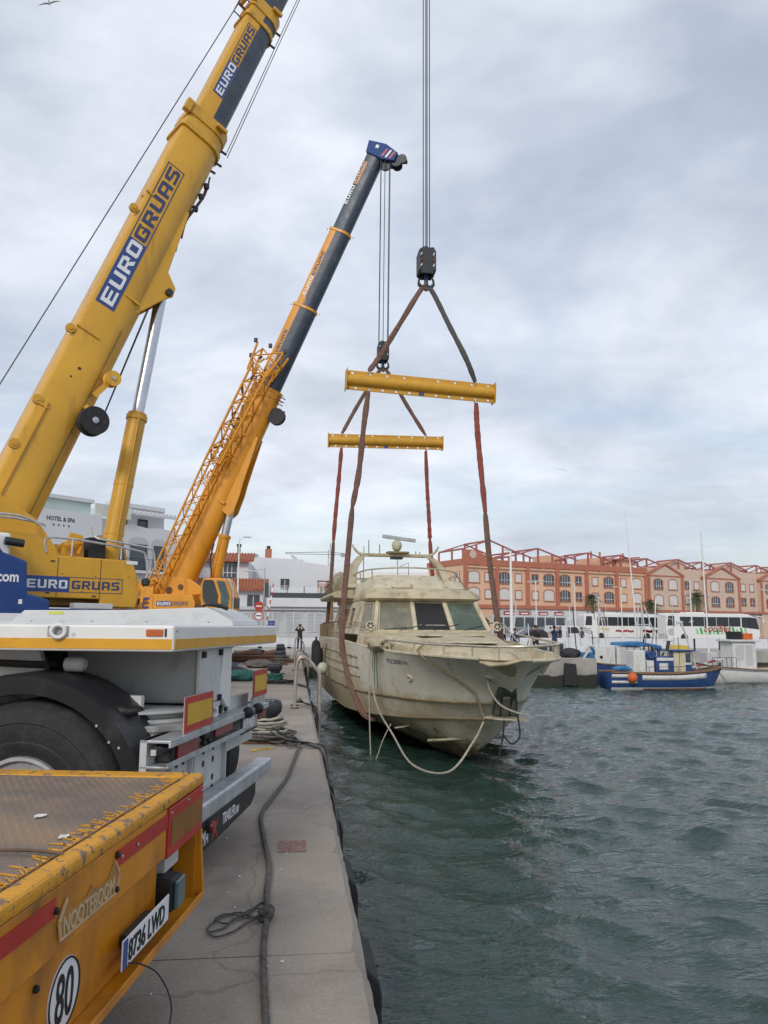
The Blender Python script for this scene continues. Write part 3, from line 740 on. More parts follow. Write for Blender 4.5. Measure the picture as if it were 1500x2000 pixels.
# rear cross members, lamps, boards
mb = MB(); mb.bb(-.16, .02, -.02, 2.26, .985, 1.0); mb.bb(.006, .02, -.02, 2.26, .96, .985); mb.build('upper_rail', 'galvanised', wt, bevel=.002)
mb = MB(); mb.bb(-.16, .01, -.02, 1.56, .845, .858); mb.bb(-.004, .01, -.02, 1.56, .858, .876); mb.build('lower_rail', 'galvanised', wt, bevel=.002)
mb = MB(); mb.bb(-.16, -.12, -.02, 2.26, .70, 1.0); mb.build('back_plate', 'light_grey_paint', wt)
for y0, y1, z0 in ((.24, .77, 1.005), (1.80, 2.24, 1.075)):
    mb = MB(); mb.bb(-.002, .004, y0, y1, z0, z0 + .21); bd = mb.build('marker_board', 'red_tape', wt, bevel=.002)
    mb = MB(); mb.bb(.0045, .006, y0 + .035, y1 - .03, z0 + .042, z0 + .168); mb.build('board_centre', 'yellow_tape', bd)
    mb = MB(); mb.bb(-.006, -.0022, y0 - .004, y1, z0 - .003, z0 + .213); mb.build('board_backing', 'galvanised', bd)
mb = MB(); mb.bb(-.03, -.004, 1.84, 2.2, 1.001, 1.075); mb.build('board_stay', 'galvanised', wt)
for y0, y1, z0, z1 in ((.15, .52, .861, .972), (.86, 1.26, .895, .983), (2.0, 2.24, .88, .972)):
    mb = MB(); mb.bb(-.11, -.012, y0 - .05, y1 + .03, z0, z1); tl = mb.build('tail_lamp', 'black', wt, bevel=.006)
    mb = MB(); mb.bb(-.0115, .004, y0, y1, z0 + .003, z1 - .003); mb.build('lens', 'lamp_red', tl, bevel=.006)
mb = MB(); mb.bb(-.06, -.01, -.13, -.06, .93, .975); wl = mb.build('work_lamp', 'black', wt, bevel=.008)
mb = MB(); mb.bb(-.05, -.02, -.136, -.131, .937, .968); mb.build('lens', 'light_grey_paint', wl)
mb = MB(); mb.bb(-.05, -.012, -.06, .08, .945, .96); mb.build('lamp_arm', 'dark_steel', wt)
for y in (.60, .70):
    mb = MB(); mb.lathe([(.018, 0), (.018, .03), (.01, .035)], (-.012, y, .90), (1, 0, 0), 12); mb.build('coupling', 'black', wt)
mb = MB(); mb.bb(-.02, .012, .61, .72, .915, .975); mb.build('coupling_block', 'black', wt, bevel=.01)
for y in (1.32, 1.45):
    mb = MB(); mb.lathe([(.03, 0), (.03, .012)], (-.118, y, 1.035), (1, 0, 0), 14); mb.build('grommet', 'black', wt)
mb = MB(); mb.bb(-.16, -.12, .9, 2.1, 1.001, 1.09); mb.build('upper_plate', 'light_grey_paint', wt)
mb = MB(); mb.bb(-.115, -.112, 1.15, 1.26, 1.0, 1.085); mb.build('label', 'decal_white', wt)
# plate and its lamps
mb = MB(); mb.bb(-.012, .0, 1.50, 1.97, .825, .965); p2 = mb.build('number_plate', 'black', wt, bevel=.006)
mb = MB(); mb.bb(.0004, .0025, 1.525, 1.955, .845, .948); mb.build('plate_face', 'grey_paint', p2)
font_mesh('0191AEX', .10, 'lettering', 'decal_white', p2, frame_m((.003, 1.535, .862), (0, 1, 0), (0, 0, 1), (1, 0, 0)), bold=.003, xs=.86)
for y in (1.56, 1.86):
    mb = MB(); mb.sphere((.03, y, 1.0 - .012), .055, 14, (.8, 1.0, .8)); mb.build('plate_lamp', 'black', wt)
# perforated posts, bumper, flap
for y0, y1 in ((.72, 1.33), (.30, .60)):
    mb = MB(); mb.bb(-.118, -.09, y0, y1, .40, .843); ps = mb.build('hanger_plate', 'light_grey_paint', wt, bevel=.004)
    for z in (.80, .72, .60, .53):
        for y in (y0 + .17, y0 + .38) if y1 - y0 > .4 else (y0 + .08, y0 + .2):
            mb = MB(); mb.lathe([(.022, 0), (.022, .003), (.016, .003), (.016, .001)], (-.0898, y, z), (1, 0, 0), 12); mb.build('hole', 'black', ps)
    mb = MB(); mb.bb(-.0895, -.06, y1 - .02, y1, .40, .843); mb.build('flange', 'light_grey_paint', ps)
mb = MB(); mb.bb(-.07, .06, .10, 2.24, .435, .55); mb.build('bumper', 'galvanised', wt, bevel=.02, seg=3)
mb = MB(); mb.prism([(.05, .432), (1.8, .432), (1.8, .345), (1.68, .29), (.05, .23)], (.035, 0, 0), (0, 1, 0), (0, 0, 1), (1, 0, 0), .008); fl = mb.build('mud_flap', 'black', wt)
font_mesh('TRAILER.eu', .105, 'lettering', 'decal_white', fl, frame_m((.0436, .93, .318), (0, 1, 0), (0, .02, 1), (1, 0, 0)), shear=.28, xs=.78)
font_mesh('MA', .125, 'lettering', 'decal_white', fl, frame_m((.0436, .50, .285), (0, 1, 0), (0, 0, 1), (1, 0, 0)), shear=.28, xs=.8)
font_mesh('X', .17, 'lettering', 'red_tape', fl, frame_m((.0436, .72, .275), (0, 1, 0), (0, 0, 1), (1, 0, 0)), shear=.28, xs=.9)
mb = MB(); mb.lathe([(.035, -.05), (.04, 0), (.04, .012)], (.06, .62, .385), (1, 0, 0), 18); ml = mb.build('side_lamp', 'black', wt)
mb = MB(); mb.lathe([(.036, .0125), (.034, .03), (.01, .036)], (.06, .62, .385), (1, 0, 0), 18); mb.build('lens', 'lamp_red', ml)

# ================================================================== cranes
def boom_ring(t, ax, un, w, h, o, split=None):
    """cross-section of an oval boom: flat back and sides, round belly. ax, un are (u, z) unit vectors"""
    pts = []
    r = .09
    pts += [(-w / 2 + r, -h / 2), (w / 2 - r, -h / 2), (w / 2 - r * .3, -h / 2 + r * .3), (w / 2, -h / 2 + r)]
    sp = split if split is not None else .0
    pts.append((w / 2, sp * h))
    for k in range(9):
        a = math.pi * k / 8
        pts.append((w / 2 * math.cos(a), h * .12 + (h * .38) * math.sin(a)))
    pts.append((-w / 2, sp * h))
    pts += [(-w / 2, -h / 2 + r), (-w / 2 + r * .3, -h / 2 + r * .3)]
    out = []
    for y, b in pts:
        out.append((o[0] + ax[0] * t + un[0] * b, y, o[1] + ax[1] * t + un[1] * b))
    return out
def boom_section(parent, name, t0, t1, ax, un, w, h, o, mats, split=None):
    ra, rb = boom_ring(t0, ax, un, w, h, o, split), boom_ring(t1, ax, un, w, h, o, split)
    n = len(ra)
    mb = MB()
    for k in range(n):
        q = (k + 1) % n
        belly = 4 <= k <= 13
        mb.add([ra[k], ra[q], rb[q], rb[k]], [(0, 1, 2, 3)], 1 if (belly and split is not None) else 0, True)
    mb.add(ra, [tuple(reversed(range(n)))]); mb.add(rb, [tuple(range(n))])
    ob = mb.build(name, mats, parent, recalc=False)
    bm = bmesh.new(); bm.from_mesh(ob.data); bmesh.ops.remove_doubles(bm, verts=bm.verts, dist=1e-4); bmesh.ops.recalc_face_normals(bm, faces=bm.faces); bm.to_mesh(ob.data); bm.free()
    ob.data.set_sharp_from_angle(angle=R(28))
    return ob
def collar(parent, t, th, ax, un, w, h, o, m, name='collar'):
    ra, rb = boom_ring(t, ax, un, w, h, o), boom_ring(t + th, ax, un, w, h, o)
    mb = MB(); mb.loft([ra, rb], sm=False)
    return mb.build(name, m, parent, bevel=.015)
def wheel_at(parent, x, y, z, r, w, s=-1):
    mb = MB(); mb.lathe([(r * .5, 0), (r * .92, 0), (r, w * .15), (r, w * .85), (r * .92, w), (r * .5, w)], (x, y, z), (0, 1, 0), 26); mb.build('tyre', 'rubber', parent)
    mb = MB(); mb.lathe([(r * .51, .0), (r * .5, .02), (r * .4, .09), (r * .15, .06), (r * .14, -.01)], (x, y + (0 if s < 0 else w), z), (0, -s, 0), 20); mb.build('rim', 'light_grey_paint', parent)

# ---------------- the big crane on the left
k1 = thing('mobile_crane', 'big yellow crane nearest the camera, its boom running out of the top of the photo', 'crane', (-5.77, 16.0, 0), R(34.07))
AX, UN, O1 = (.3567, .9342), (.9342, -.3567), (0.0, 3.86)
def b1(t, b, y=0.0):
    return Vector((O1[0] + AX[0] * t + UN[0] * b, y, O1[1] + AX[1] * t + UN[1] * b))
EX1, EY1, EZ1 = Vector((AX[0], 0, AX[1])), Vector((-UN[0], 0, -UN[1])), Vector((0, -1, 0))
boom_section(k1, 'boom_base_section', -1.3, 10.75, AX, UN, .86, 1.14, O1, ['crane_yellow'])
boom_section(k1, 'boom_section', 10.3, 15.1, AX, UN, .70, .90, O1, ['crane_yellow', 'boom_slate'], -.02)
boom_section(k1, 'boom_section', 14.9, 20.5, AX, UN, .60, .78, O1, ['boom_slate'])
boom_section(k1, 'boom_section', 20.3, 26.5, AX, UN, .50, .66, O1, ['boom_slate'])
boom_section(k1, 'boom_section', 26.3, 32.2, AX, UN, .42, .55, O1, ['boom_slate'])
collar(k1, 10.2, .16, AX, UN, .96, 1.26, O1, 'crane_yellow')
collar(k1, 10.62, .32, AX, UN, .93, 1.20, O1, 'crane_yellow')
collar(k1, 14.55, .14, AX, UN, .78, 1.0, O1, 'crane_yellow')
collar(k1, 14.95, .35, AX, UN, .76, .98, O1, 'crane_yellow')
for t, w, h in ((20.4, .7, .86), (26.4, .6, .74)): collar(k1, t, .3, AX, UN, w, h, O1, 'crane_yellow')
# brackets on the collars
for t, b, y, d in ((10.75, -.66, -.42, (.18, .16, .34)), (10.8, .25, -.52, (.30, .10, .10)), (15.2, -.5, -.36, (.14, .12, .3)), (15.3, .2, -.42, (.3, .09, .1)), (15.1, -.62, -.1, (.10, .3, .24))):
    p = b1(t, b, y); rot = Matrix((Vector((UN[0], 0, UN[1])), Vector((0, 1, 0)), Vector((AX[0], 0, AX[1])))).transposed()
    mb = MB(); mb.box(p, d, rot); mb.build('collar_bracket', 'crane_yellow', k1, bevel=.02)
for t in (14.4, 14.75):
    mb = MB(); mb.tube([b1(t, -.5, -.2), b1(t, -.74, -.2), b1(t + .3, -.74, -.2), b1(t + .3, -.5, -.2)], .02, 6); mb.build('rope_guide', 'rust', k1)
for t, b in ((10.55, .66), (10.15, .68), (9.85, .62), (15.0, .55), (14.5, .56)):
    mb = MB(); mb.bar(b1(t, b - .26, -.12), b1(t + .05, b + .05, -.12), .045, .045, up=(0, 1, 0)); mb.build('cable_eye', 'dark_steel', k1)
eurogruas(k1, b1(4.95, -.10, -.4335), EX1, EY1, EZ1, .30, .372, .24)
eurogruas(k1, b1(11.75, -.075, -.3535), EX1, EY1, EZ1, .195, .232, .25)
# ribs, lugs, pins along the base section
for t, b0, b1_, y in ((4.15, -.57, -.05, -.435), (2.2, -.60, -.30, -.435), (8.0, -.60, -.42, -.435), (7.9, -.62, -.5, -.3), (5.4, .02, .42, -.43)):
    mb = MB(); mb.bar(b1(t, b0, y), b1(t - .02, b1_, y), .05, .05, up=(0, 1, 0)); mb.build('rib', 'crane_yellow', k1, bevel=.008)
for t, b, r in ((3.3, -.12, .035), (3.05, -.2, .022), (7.1, -.3, .03)):
    mb = MB(); mb.lathe([(r, 0), (r, .006)], b1(t, b, -.4305), (0, -1, 0), 10); mb.build('hole', 'dark_steel', k1)
for t, b in ((2.25, -.56), (1.2, -.56), (4.0, -.64), (7.4, -.66)):
    mb = MB(); mb.lathe([(.10, -.03), (.10, .05), (.045, .05), (.045, .07)], b1(t, b, -.40), (0, -1, 0), 16); mb.build('pin_lug', 'crane_yellow', k1)
mb = MB(); mb.bar(b1(-.6, -.36, -.445), b1(2.3, -.36, -.445), .03, .05, up=(0, 1, 0)); mb.build('side_rail', 'crane_yellow', k1)
mb = MB(); mb.bar(b1(-1.0, .30, -.437), b1(4.6, .30, -.437), .012, .02, up=(0, 1, 0)); mb.build('weld_seam', 'dark_steel', k1)
for y in (-.30, .30):
    mb = MB(); mb.prism([(5.0, .30), (6.6, .40), (8.3, .34), (8.3, .50), (6.6, .66), (6.35, .97), (6.12, 1.0), (5.95, .86), (5.3, .50)], b1(0, 0, y - .03), EX1, -EY1, (0, 1, 0), .06); mb.build('cylinder_bracket', 'crane_yellow', k1, bevel=.02)
mb = MB(); mb.tube([b1(6.13, .86, -.42), b1(6.13, .86, .42)], .085, 14); mb.build('pivot_pin', 'dark_steel', k1)
# luffing cylinder
def cylinder(k, bot, top, f, r0, r1, m):
    bot = Vector(bot); top = Vector(top); mid = bot.lerp(top, f)
    mb = MB(); mb.tube([bot, bot.lerp(mid, .3), mid], r0, 24); ob = mb.build('cylinder_barrel', m, k)
    for q in (.97, .55, .25):
        p = bot.lerp(mid, q); d = (mid - bot).normalized()
        mb = MB(); mb.tube([p - d * .05, p + d * .05], r0 * (1.14 if q > .9 else 1.04), 24); mb.build('barrel_band', m, ob)
    mb = MB(); mb.tube([mid - (top - bot).normalized() * .1, top], r1, 24); mb.build('piston_rod', 'chrome', k)
    mb = MB(); d = (top - mid).normalized(); mb.tube([bot + Vector((-.0, -r0 - .02, 0)) + d * .6, mid + Vector((-.04, -r0 - .02, 0))], .02, 6); mb.build('hydraulic_line', m, k)
cylinder(k1, (2.05, 0, 2.7), (2.98, 0, 9.44), .545, .205, .135, 'crane_yellow')
# rope drum wheels hanging under the boom
mb = MB(); mb.lathe([(.06, -.12), (.30, -.12), (.30, -.08), (.25, -.06), (.25, .10), (.30, .12), (.30, .16), (.05, .16)], (1.36, -.62, 5.85), (0, 1, 0), 30); dr = mb.build('hose_drum', 'black', k1)
mb = MB(); mb.lathe([(.07, 0), (.07, .02), (.03, .03)], (1.36, -.745, 5.85), (0, -1, 0), 12); mb.build('drum_hub', 'steel', dr)
for a in range(5):
    mb = MB(); mb.lathe([(.035, 0), (.035, .004)], (1.36 + .19 * math.cos(a * 1.257), -.741, 5.85 + .19 * math.sin(a * 1.257)), (0, -1, 0), 10); mb.build('drum_hole', 'dark_steel', dr)
mb = MB(); mb.bar((1.22, -.45, 6.2), (1.47, -.5, 5.95), .06, .1); mb.build('drum_arm', 'crane_yellow', k1)
mb = MB(); mb.lathe([(.05, -.1), (.17, -.1), (.17, -.07), (.13, -.05), (.13, .05), (.17, .07), (.17, .1), (.05, .1)], (1.74, -.5, 6.88), (0, 1, 0), 22); mb.build('guide_roller', 'crane_yellow', k1)
mb = MB(); mb.lathe([(.04, 0), (.04, .03)], (1.74, -.60, 6.88), (0, -1, 0), 8); mb.build('roller_nut', 'steel', k1)
mb = MB(); mb.bar((1.40, -.44, 6.45), (1.72, -.46, 6.84), .05, .12); mb.build('roller_arm', 'crane_yellow', k1)
# hose loops on the belly near the bracket
for i in range(4):
    q = random.Random(i)
    pts = [b1(6.6 + i * .35 + .5 * j, .54 + .06 * math.sin(j * 1.7 + i) + .02 * i, -.25 + .1 * q.random()) for j in range(5)]
    mb = MB(); mb.tube(smooth_pts(pts, 4), .022, 6); mb.build('hose', 'rust' if i % 2 else 'black', k1)
for t in (8.6, 9.0, 9.35):
    mb = MB(); mb.box(b1(t, .60, -.2), (.12, .10, .14)); mb.build('hose_clamp', 'dark_steel', k1, bevel=.02)
# ropes: hoist line from winch over the boom back, lines under the telescopic sections
mb = MB(); mb.tube([Vector((-1.74, 0, 3.2)), Vector((11.13, 0, 33.0))], .014, 6); mb.build('hoist_rope', 'wire', k1)
for y, b in ((-.2, .62), (-.05, .72)):
    mb = MB(); mb.tube([b1(10.6, b + .06, y), b1(15.2, b - .04, y), b1(22, b - .15, y)], .011, 5); mb.build('telescope_rope', 'wire', k1)
for dx in (0, .14):
    mb = MB(); mb.tube([(1.75 + dx * .4, .2, 5.9 + dx), b1(7.7, .62, .2 - dx)], .012, 5); mb.build('hose_line', 'wire', k1)
# boom head (above the photo)
mb = MB(); mb.bar(b1(31.8, -.35), b1(32.6, .75), .5, .7, up=(0, 1, 0)); hd = mb.build('boom_head', 'blue_paint', k1, bevel=.05)
TIPX = 11.602                    # the tip stands over the hook block
# superstructure
SY = -.92
mb = MB(); mb.prism([(-.35, 2.14), (1.62, 2.14), (1.62, 1.98), (2.36, 1.98), (2.44, 2.25), (2.38, 2.62), (2.26, 2.96), (.74, 2.97), (.70, 3.12), (.30, 3.36), (-.35, 3.42)], (0, SY, 0), (1, 0, 0), (0, 0, 1), (0, 1, 0), .5); mb.build('engine_cover', 'crane_yellow', k1, bevel=.03, seg=3)
for u in (.755, 1.60):
    mb = MB(); mb.bb(u - .006, u + .006, SY - .004, SY + .02, 2.16, 2.94); mb.build('panel_gap', 'dark_steel', k1)
for u, z in ((.66, 2.86), (.60, 2.24), (1.5, 2.2)):
    mb = MB(); mb.bb(u - .05, u + .03, SY - .012, SY, z - .012, z + .012); mb.build('latch', 'dark_steel', k1)
for u, z in ((.85, 2.62), (1.5, 2.60), (1.25, 2.28), (2.2, 2.62)):
    mb = MB(); mb.lathe([(.012, 0), (.012, .004)], (u, SY - .001, z), (0, -1, 0), 8); mb.build('bolt', 'dark_steel', k1)
eurogruas(k1, (.20, SY - .001, 2.33), (1, 0, 0), (0, 0, 1), (0, -1, 0), .165, .162, .42)
mb = MB(); mb.bb(2.12, 2.36, SY - .004, SY - .001, 2.88, 2.95); mb.build('label', 'decal_white', k1)
mb = MB(); mb.bb(-3.0, 1.9, -.40, .95, 2.0, 2.95); mb.build('slewing_frame', 'crane_yellow', k1, bevel=.03)
mb = MB(); mb.prism([(-1.6, 2.9), (1.0, 2.9), (.4, 3.7), (-.6, 4.3), (-1.6, 4.2)], (0, -.56, 0), (1, 0, 0), (0, 0, 1), (0, 1, 0), .10); mb.build('boom_foot_plate', 'crane_yellow', k1, bevel=.02)
mb = MB(); mb.prism([(-1.6, 2.9), (1.0, 2.9), (.4, 3.7), (-.6, 4.3), (-1.6, 4.2)], (0, .46, 0), (1, 0, 0), (0, 0, 1), (0, 1, 0), .10); mb.build('boom_foot_plate', 'crane_yellow', k1, bevel=.02)
mb = MB(); mb.bb(-3.6, -1.8, -1.2, 1.2, 2.1, 3.1); mb.build('counterweight', 'light_grey_paint', k1, bevel=.03)
# gear between cover and cylinder
mb = MB(); mb.lathe([(.05, -.4), (.28, -.4), (.28, -.36), (.2, -.34), (.2, .34), (.28, .36), (.28, .4), (.05, .4)], (1.15, .1, 3.05), (0, 1, 0), 22); mb.build('winch', 'crane_yellow', k1)
mb = MB(); mb.bb(1.45, 1.8, -.6, -.2, 2.95, 3.42); mb.build('control_box', 'black', k1, bevel=.02)
mb = MB(); mb.prism([(.9, 2.97), (1.4, 2.97), (1.35, 3.45), (1.1, 3.5)], (0, -.5, 0), (1, 0, 0), (0, 0, 1), (0, 1, 0), .08); mb.build('winch_bracket', 'crane_yellow', k1, bevel=.01)
mb = MB(); mb.bar((.95, -.62, 3.2), (1.3, -.62, 3.3), .12, .06); mb.bar((1.3, -.62, 3.3), (1.22, -.62, 3.05), .06, .06); mb.build('valve_block', 'crane_orange', k1, bevel=.01)
# cab window frame peeping right of the cylinder
mb = MB(); mb.prism([(2.2, 2.98), (2.7, 2.98), (2.55, 3.5), (2.35, 3.66), (2.2, 3.66)], (0, .35, 0), (1, 0, 0), (0, 0, 1), (0, 1, 0), .9); cb = mb.build('cab', 'crane_yellow', k1, bevel=.03)
mb = MB(); mb.prism([(2.24, 3.0), (2.62, 3.0), (2.5, 3.46), (2.34, 3.6), (2.24, 3.6)], (0, .345, 0), (1, 0, 0), (0, 0, 1), (0, -1, 0), .004); mb.build('side_window', 'glass_cab', cb)
# handrails
for pts in ([(.52, SY, 3.02), (.52, SY, 3.30), (1.2, SY, 3.30), (2.0, SY, 3.22), (2.42, SY, 3.16), (2.52, SY, 3.08), (2.58, SY, 2.72), (2.52, SY, 2.55)],
            [(1.45, SY + .25, 3.62), (1.52, SY + .2, 3.42), (1.66, SY + .1, 3.36), (2.3, SY + .1, 3.30), (2.62, SY + .1, 3.26), (2.74, SY + .1, 3.18), (2.80, SY + .1, 2.80)],
            [(-1.2, SY - .1, 3.62), (-.2, SY - .1, 3.62), (.35, SY - .1, 3.56), (.44, SY - .1, 3.50)],
            [(-1.2, SY - .2, 3.66), (-.1, SY - .2, 3.66), (.30, SY - .2, 3.52)]):
    mb = MB(); mb.tube(smooth_pts(pts, 5), .022, 8); mb.build('handrail', 'galvanised', k1)
for p, q in (((1.0, SY, 3.30), (1.0, SY, 2.97)), ((2.0, SY, 3.22), (2.0, SY, 2.97)), ((-.75, SY - .1, 3.62), (-.75, SY - .1, 3.2))):
    mb = MB(); mb.tube([p, q], .018, 6); mb.build('rail_post', 'galvanised', k1)
mb = MB(); mb.lathe([(.05, 0), (.09, .03), (.09, .12), (.05, .16)], (2.56, SY, 2.45), (0, 0, 1), 12); mb.build('work_lamp', 'dark_steel', k1)
# carrier under it, blue
mb = MB(); mb.bb(-8.0, 2.5, -1.3, 1.3, 1.25, 1.93); mb.build('carrier_frame', 'blue_paint', k1, bevel=.03)
for x in (-7.0, -5.4, -3.8, -.8):
    wheel_at(k1, x, -1.34, .66, .66, .42); wheel_at(k1, x, .92, .66, .66, .42, 1)
mb = MB(); mb.bb(1.0, 1.75, -1.28, -1.0, 1.94, 2.05); mb.build('deck_plate', 'light_grey_paint', k1, bevel=.01)
# carrier cab wall with the web address, turned along the quay
kb = MB(); kb.prism([(-3.2, 1.62), (-.02, 1.62), (.24, 1.66), (.22, 2.06), (-.04, 2.14), (-.16, 2.16), (-.20, 2.72), (-.6, 2.86), (-.7, 3.0), (-3.2, 3.05)], (0, -2.3, 0), (1, 0, 0), (0, 0, 1), (0, 1, 0), 1.2); bcab = kb.build('carrier_cab', 'blue_paint', k1, bevel=.04, seg=3)
font_mesh('gruas.com', .25, 'lettering', 'decal_white', bcab, frame_m((-1.16, -2.303, 2.36), (1, 0, 0), (0, 0, 1), (0, -1, 0)), bold=.006, xs=.82)
mb = MB(); mb.bb(-3.2, -.2, -2.306, -2.301, 1.63, 1.82); mb.build('stripe', 'decal_white', bcab)
mb = MB(); mb.bb(-.30, -.24, -2.308, -2.301, 1.98, 2.06); mb.build('label', 'decal_white', bcab)
mb = MB(); mb.bb(-2.8, .2, -2.2, -1.2, 1.2, 1.615); mb.build('cab_step', 'dark_steel', k1)
mb = MB(); mb.bb(-1.5, -.28, -1.5, -1.0, 2.3, 3.28); mb.build('air_cleaner', 'white_paint', k1, bevel=.06, seg=3)
mb = MB(); mb.tube([(-.42, -1.62, 3.12), (-.10, -1.62, 3.09)], .075, 16); mb.build('exhaust', 'dark_steel', k1)

# ---------------- the second crane
k2 = thing('mobile_crane', 'orange crane with folded lattice jib beside its boom, standing farther along the quay', 'crane', (-4.84, 33.2, 0), -R(15.62))
A2, U2, O2 = (.4036, .9149), (.9149, -.4036), (.12, 3.68)
def b2(t, b, y=0.0):
    return Vector((O2[0] + A2[0] * t + U2[0] * b, y, O2[1] + A2[1] * t + U2[1] * b))
EX2, EY2 = Vector((A2[0], 0, A2[1])), Vector((-U2[0], 0, -U2[1]))
boom_section(k2, 'boom_base_section', -1.0, 8.75, A2, U2, .86, 1.28, O2, ['crane_orange'])
boom_section(k2, 'boom_section', 8.4, 12.65, A2, U2, .74, 1.0, O2, ['crane_orange', 'boom_slate'], -.16)
boom_section(k2, 'boom_section', 12.4, 16.3, A2, U2, .66, .90, O2, ['crane_orange', 'boom_slate'], -.16)
boom_section(k2, 'boom_section', 16.1, 20.2, A2, U2, .58, .78, O2, ['boom_slate'])
for t, w, h in ((8.35, .92, 1.26), (8.62, .90, 1.22), (12.5, .80, 1.06), (16.2, .72, .96)):
    c_ = collar(k2, t, .12, A2, U2, w, h, O2, 'crane_orange')
    for b in (-h / 2 - .06, h / 2 + .06):
        mb = MB(); mb.bar(b2(t + .06, b - .1 * (1 if b < 0 else -1), -.1), b2(t + .02, b + .08 * (1 if b > 0 else -1), -.1), .05, .05, up=(0, 1, 0)); mb.build('lug', 'crane_orange', c_)
# decals: yellow strips with lettering on the slate
for t0, L, w in ((9.2, 2.9, .74), (13.0, 2.7, .66), (17.45, 2.3, .58)):
    bb = -.20 * (w / .74) if t0 < 17 else -.22
    if t0 > 17:
        mb = MB(); mb.prism([(t0 + 1.05, -.35), (t0 + 2.15, -.35), (t0 + 2.15, -.17), (t0 + 1.05, -.17)], b2(0, 0, -w / 2 - .001), EX2, -EY2, (0, -1, 0), .003); mb.build('decal_strip', 'crane_orange', k2)
    mb = MB(); ln = block_word(mb, 'EURO', b2(t0 + .05, bb, -w / 2 - .0045), EX2, EY2, (0, -1, 0), .14, .19, .25); mb.build('lettering', 'decal_white', k2)
    mb = MB(); block_word(mb, 'GRUAS', b2(t0 + .05 + ln + .05, bb, -w / 2 - .0045), EX2, EY2, (0, -1, 0), .14, .19, .25); mb.build('lettering', 'decal_navy', k2)
    if t0 < 17:
        for j in range(3):
            mb = MB(); tt = t0 - .5 + j * .14; mb.prism([(tt, -.05), (tt + .30, -.17), (tt + .36, -.17), (tt + .06, -.05)], b2(0, 0, -w / 2 - .001), EX2, -EY2, (0, -1, 0), .003); mb.build('decal_slash', 'crane_orange', k2)
mb = MB(); mb.prism([(3.3, -.47), (6.2, -.47), (6.2, -.22), (3.3, -.22)], b2(0, 0, -.411), EX2, -EY2, (0, -1, 0), .004); mb.build('decal_panel', 'decal_blue', k2)
mb = MB(); block_word(mb, 'EURO', b2(3.4, -.26, -.4155), EX2, EY2, (0, -1, 0), .18, .3, .25); mb.build('lettering', 'decal_white', k2)
for y in (-.32, .26):
    mb = MB(); mb.prism([(3.2, .4), (4.9, .42), (6.6, .45), (6.6, .60), (4.7, .82), (4.1, .92), (3.3, .98), (3.05, .86)], b2(0, 0, y), EX2, -EY2, (0, 1, 0), .06); mb.build('cylinder_bracket', 'crane_orange', k2, bevel=.02)
mb = MB(); mb.bar(b2(3.7, -.5, -.42), b2(3.5, .5, -.42), .10, .05, up=(0, 1, 0)); mb.build('rib', 'crane_orange', k2)
cylinder(k2, (1.42, -.1, 2.75), (2.36, -.1, 7.45), .56, .235, .165, 'crane_orange')
mb = MB(); mb.tube(smooth_pts([(1.62, -.45, 5.0), (1.50, -.5, 4.3), (1.60, -.55, 3.7), (1.55, -.55, 3.0), (1.2, -.5, 2.65)]), .035, 8); mb.build('hose', 'black', k2)
mb = MB(); mb.lathe([(.05, -.12), (.36, -.12), (.36, -.08), (.28, -.05), (.28, .08), (.36, .11), (.05, .11)], b2(7.75, .88, -.1), (0, 1, 0), 24); hdr = mb.build('hose_drum', 'black', k2)
for a in range(4):
    mb = MB(); p = b2(7.75, .88, -.15); mb.bar(p, p + Vector((.42 * math.cos(a * 1.57 + .5), 0, .42 * math.sin(a * 1.57 + .5))), .05, .05); mb.build('drum_spoke', 'dark_steel', hdr)
for j in range(3):
    mb = MB(); mb.bar(b2(8.3 + j * .15, .5, -.2), b2(8.25 + j * .15, .95, -.2), .04, .04, up=(0, 1, 0)); mb.build('rope_guide', 'rust', k2)
# head with sheaves
mb = MB(); mb.prism([(20.0, -.42), (20.55, -.52), (20.62, .30), (20.4, .95), (20.0, .95), (19.9, .40)], b2(0, 0, -.36), EX2, -EY2, (0, 1, 0), .72); hd2 = mb.build('boom_head', 'blue_paint', k2, bevel=.03)
for j in range(3):
    mb = MB(); mb.prism([(20.02, .30 + j * .18), (20.02, .39 + j * .18), (20.40, .49 + j * .18), (20.40, .40 + j * .18)], b2(0, 0, -.361), EX2, -EY2, (0, -1, 0), .004); mb.build('warning_stripe', 'decal_white' if j % 2 else 'red_tape', hd2)
mb = MB(); mb.prism([(20.3, -.1), (20.45, -.1), (20.45, .04), (20.3, .04)], b2(0, 0, -.361), EX2, -EY2, (0, -1, 0), .004); mb.build('label', 'decal_white', hd2)
for t, b, y in ((20.05, 1.02, -.2), (20.05, 1.02, .1), (19.75, .62, -.15), (20.3, 1.15, -.1)):
    mb = MB(); mb.lathe([(.05, -.05), (.22, -.05), (.18, 0), (.22, .05), (.05, .05)], b2(t, b, y), (0, 1, 0), 18); mb.build('sheave', 'dark_steel', hd2)
mb = MB(); mb.bar(b2(20.15, .9, 0), b2(20.3, 1.4, 0), .1, .12); mb.build('anti_two_block', 'dark_steel', hd2)
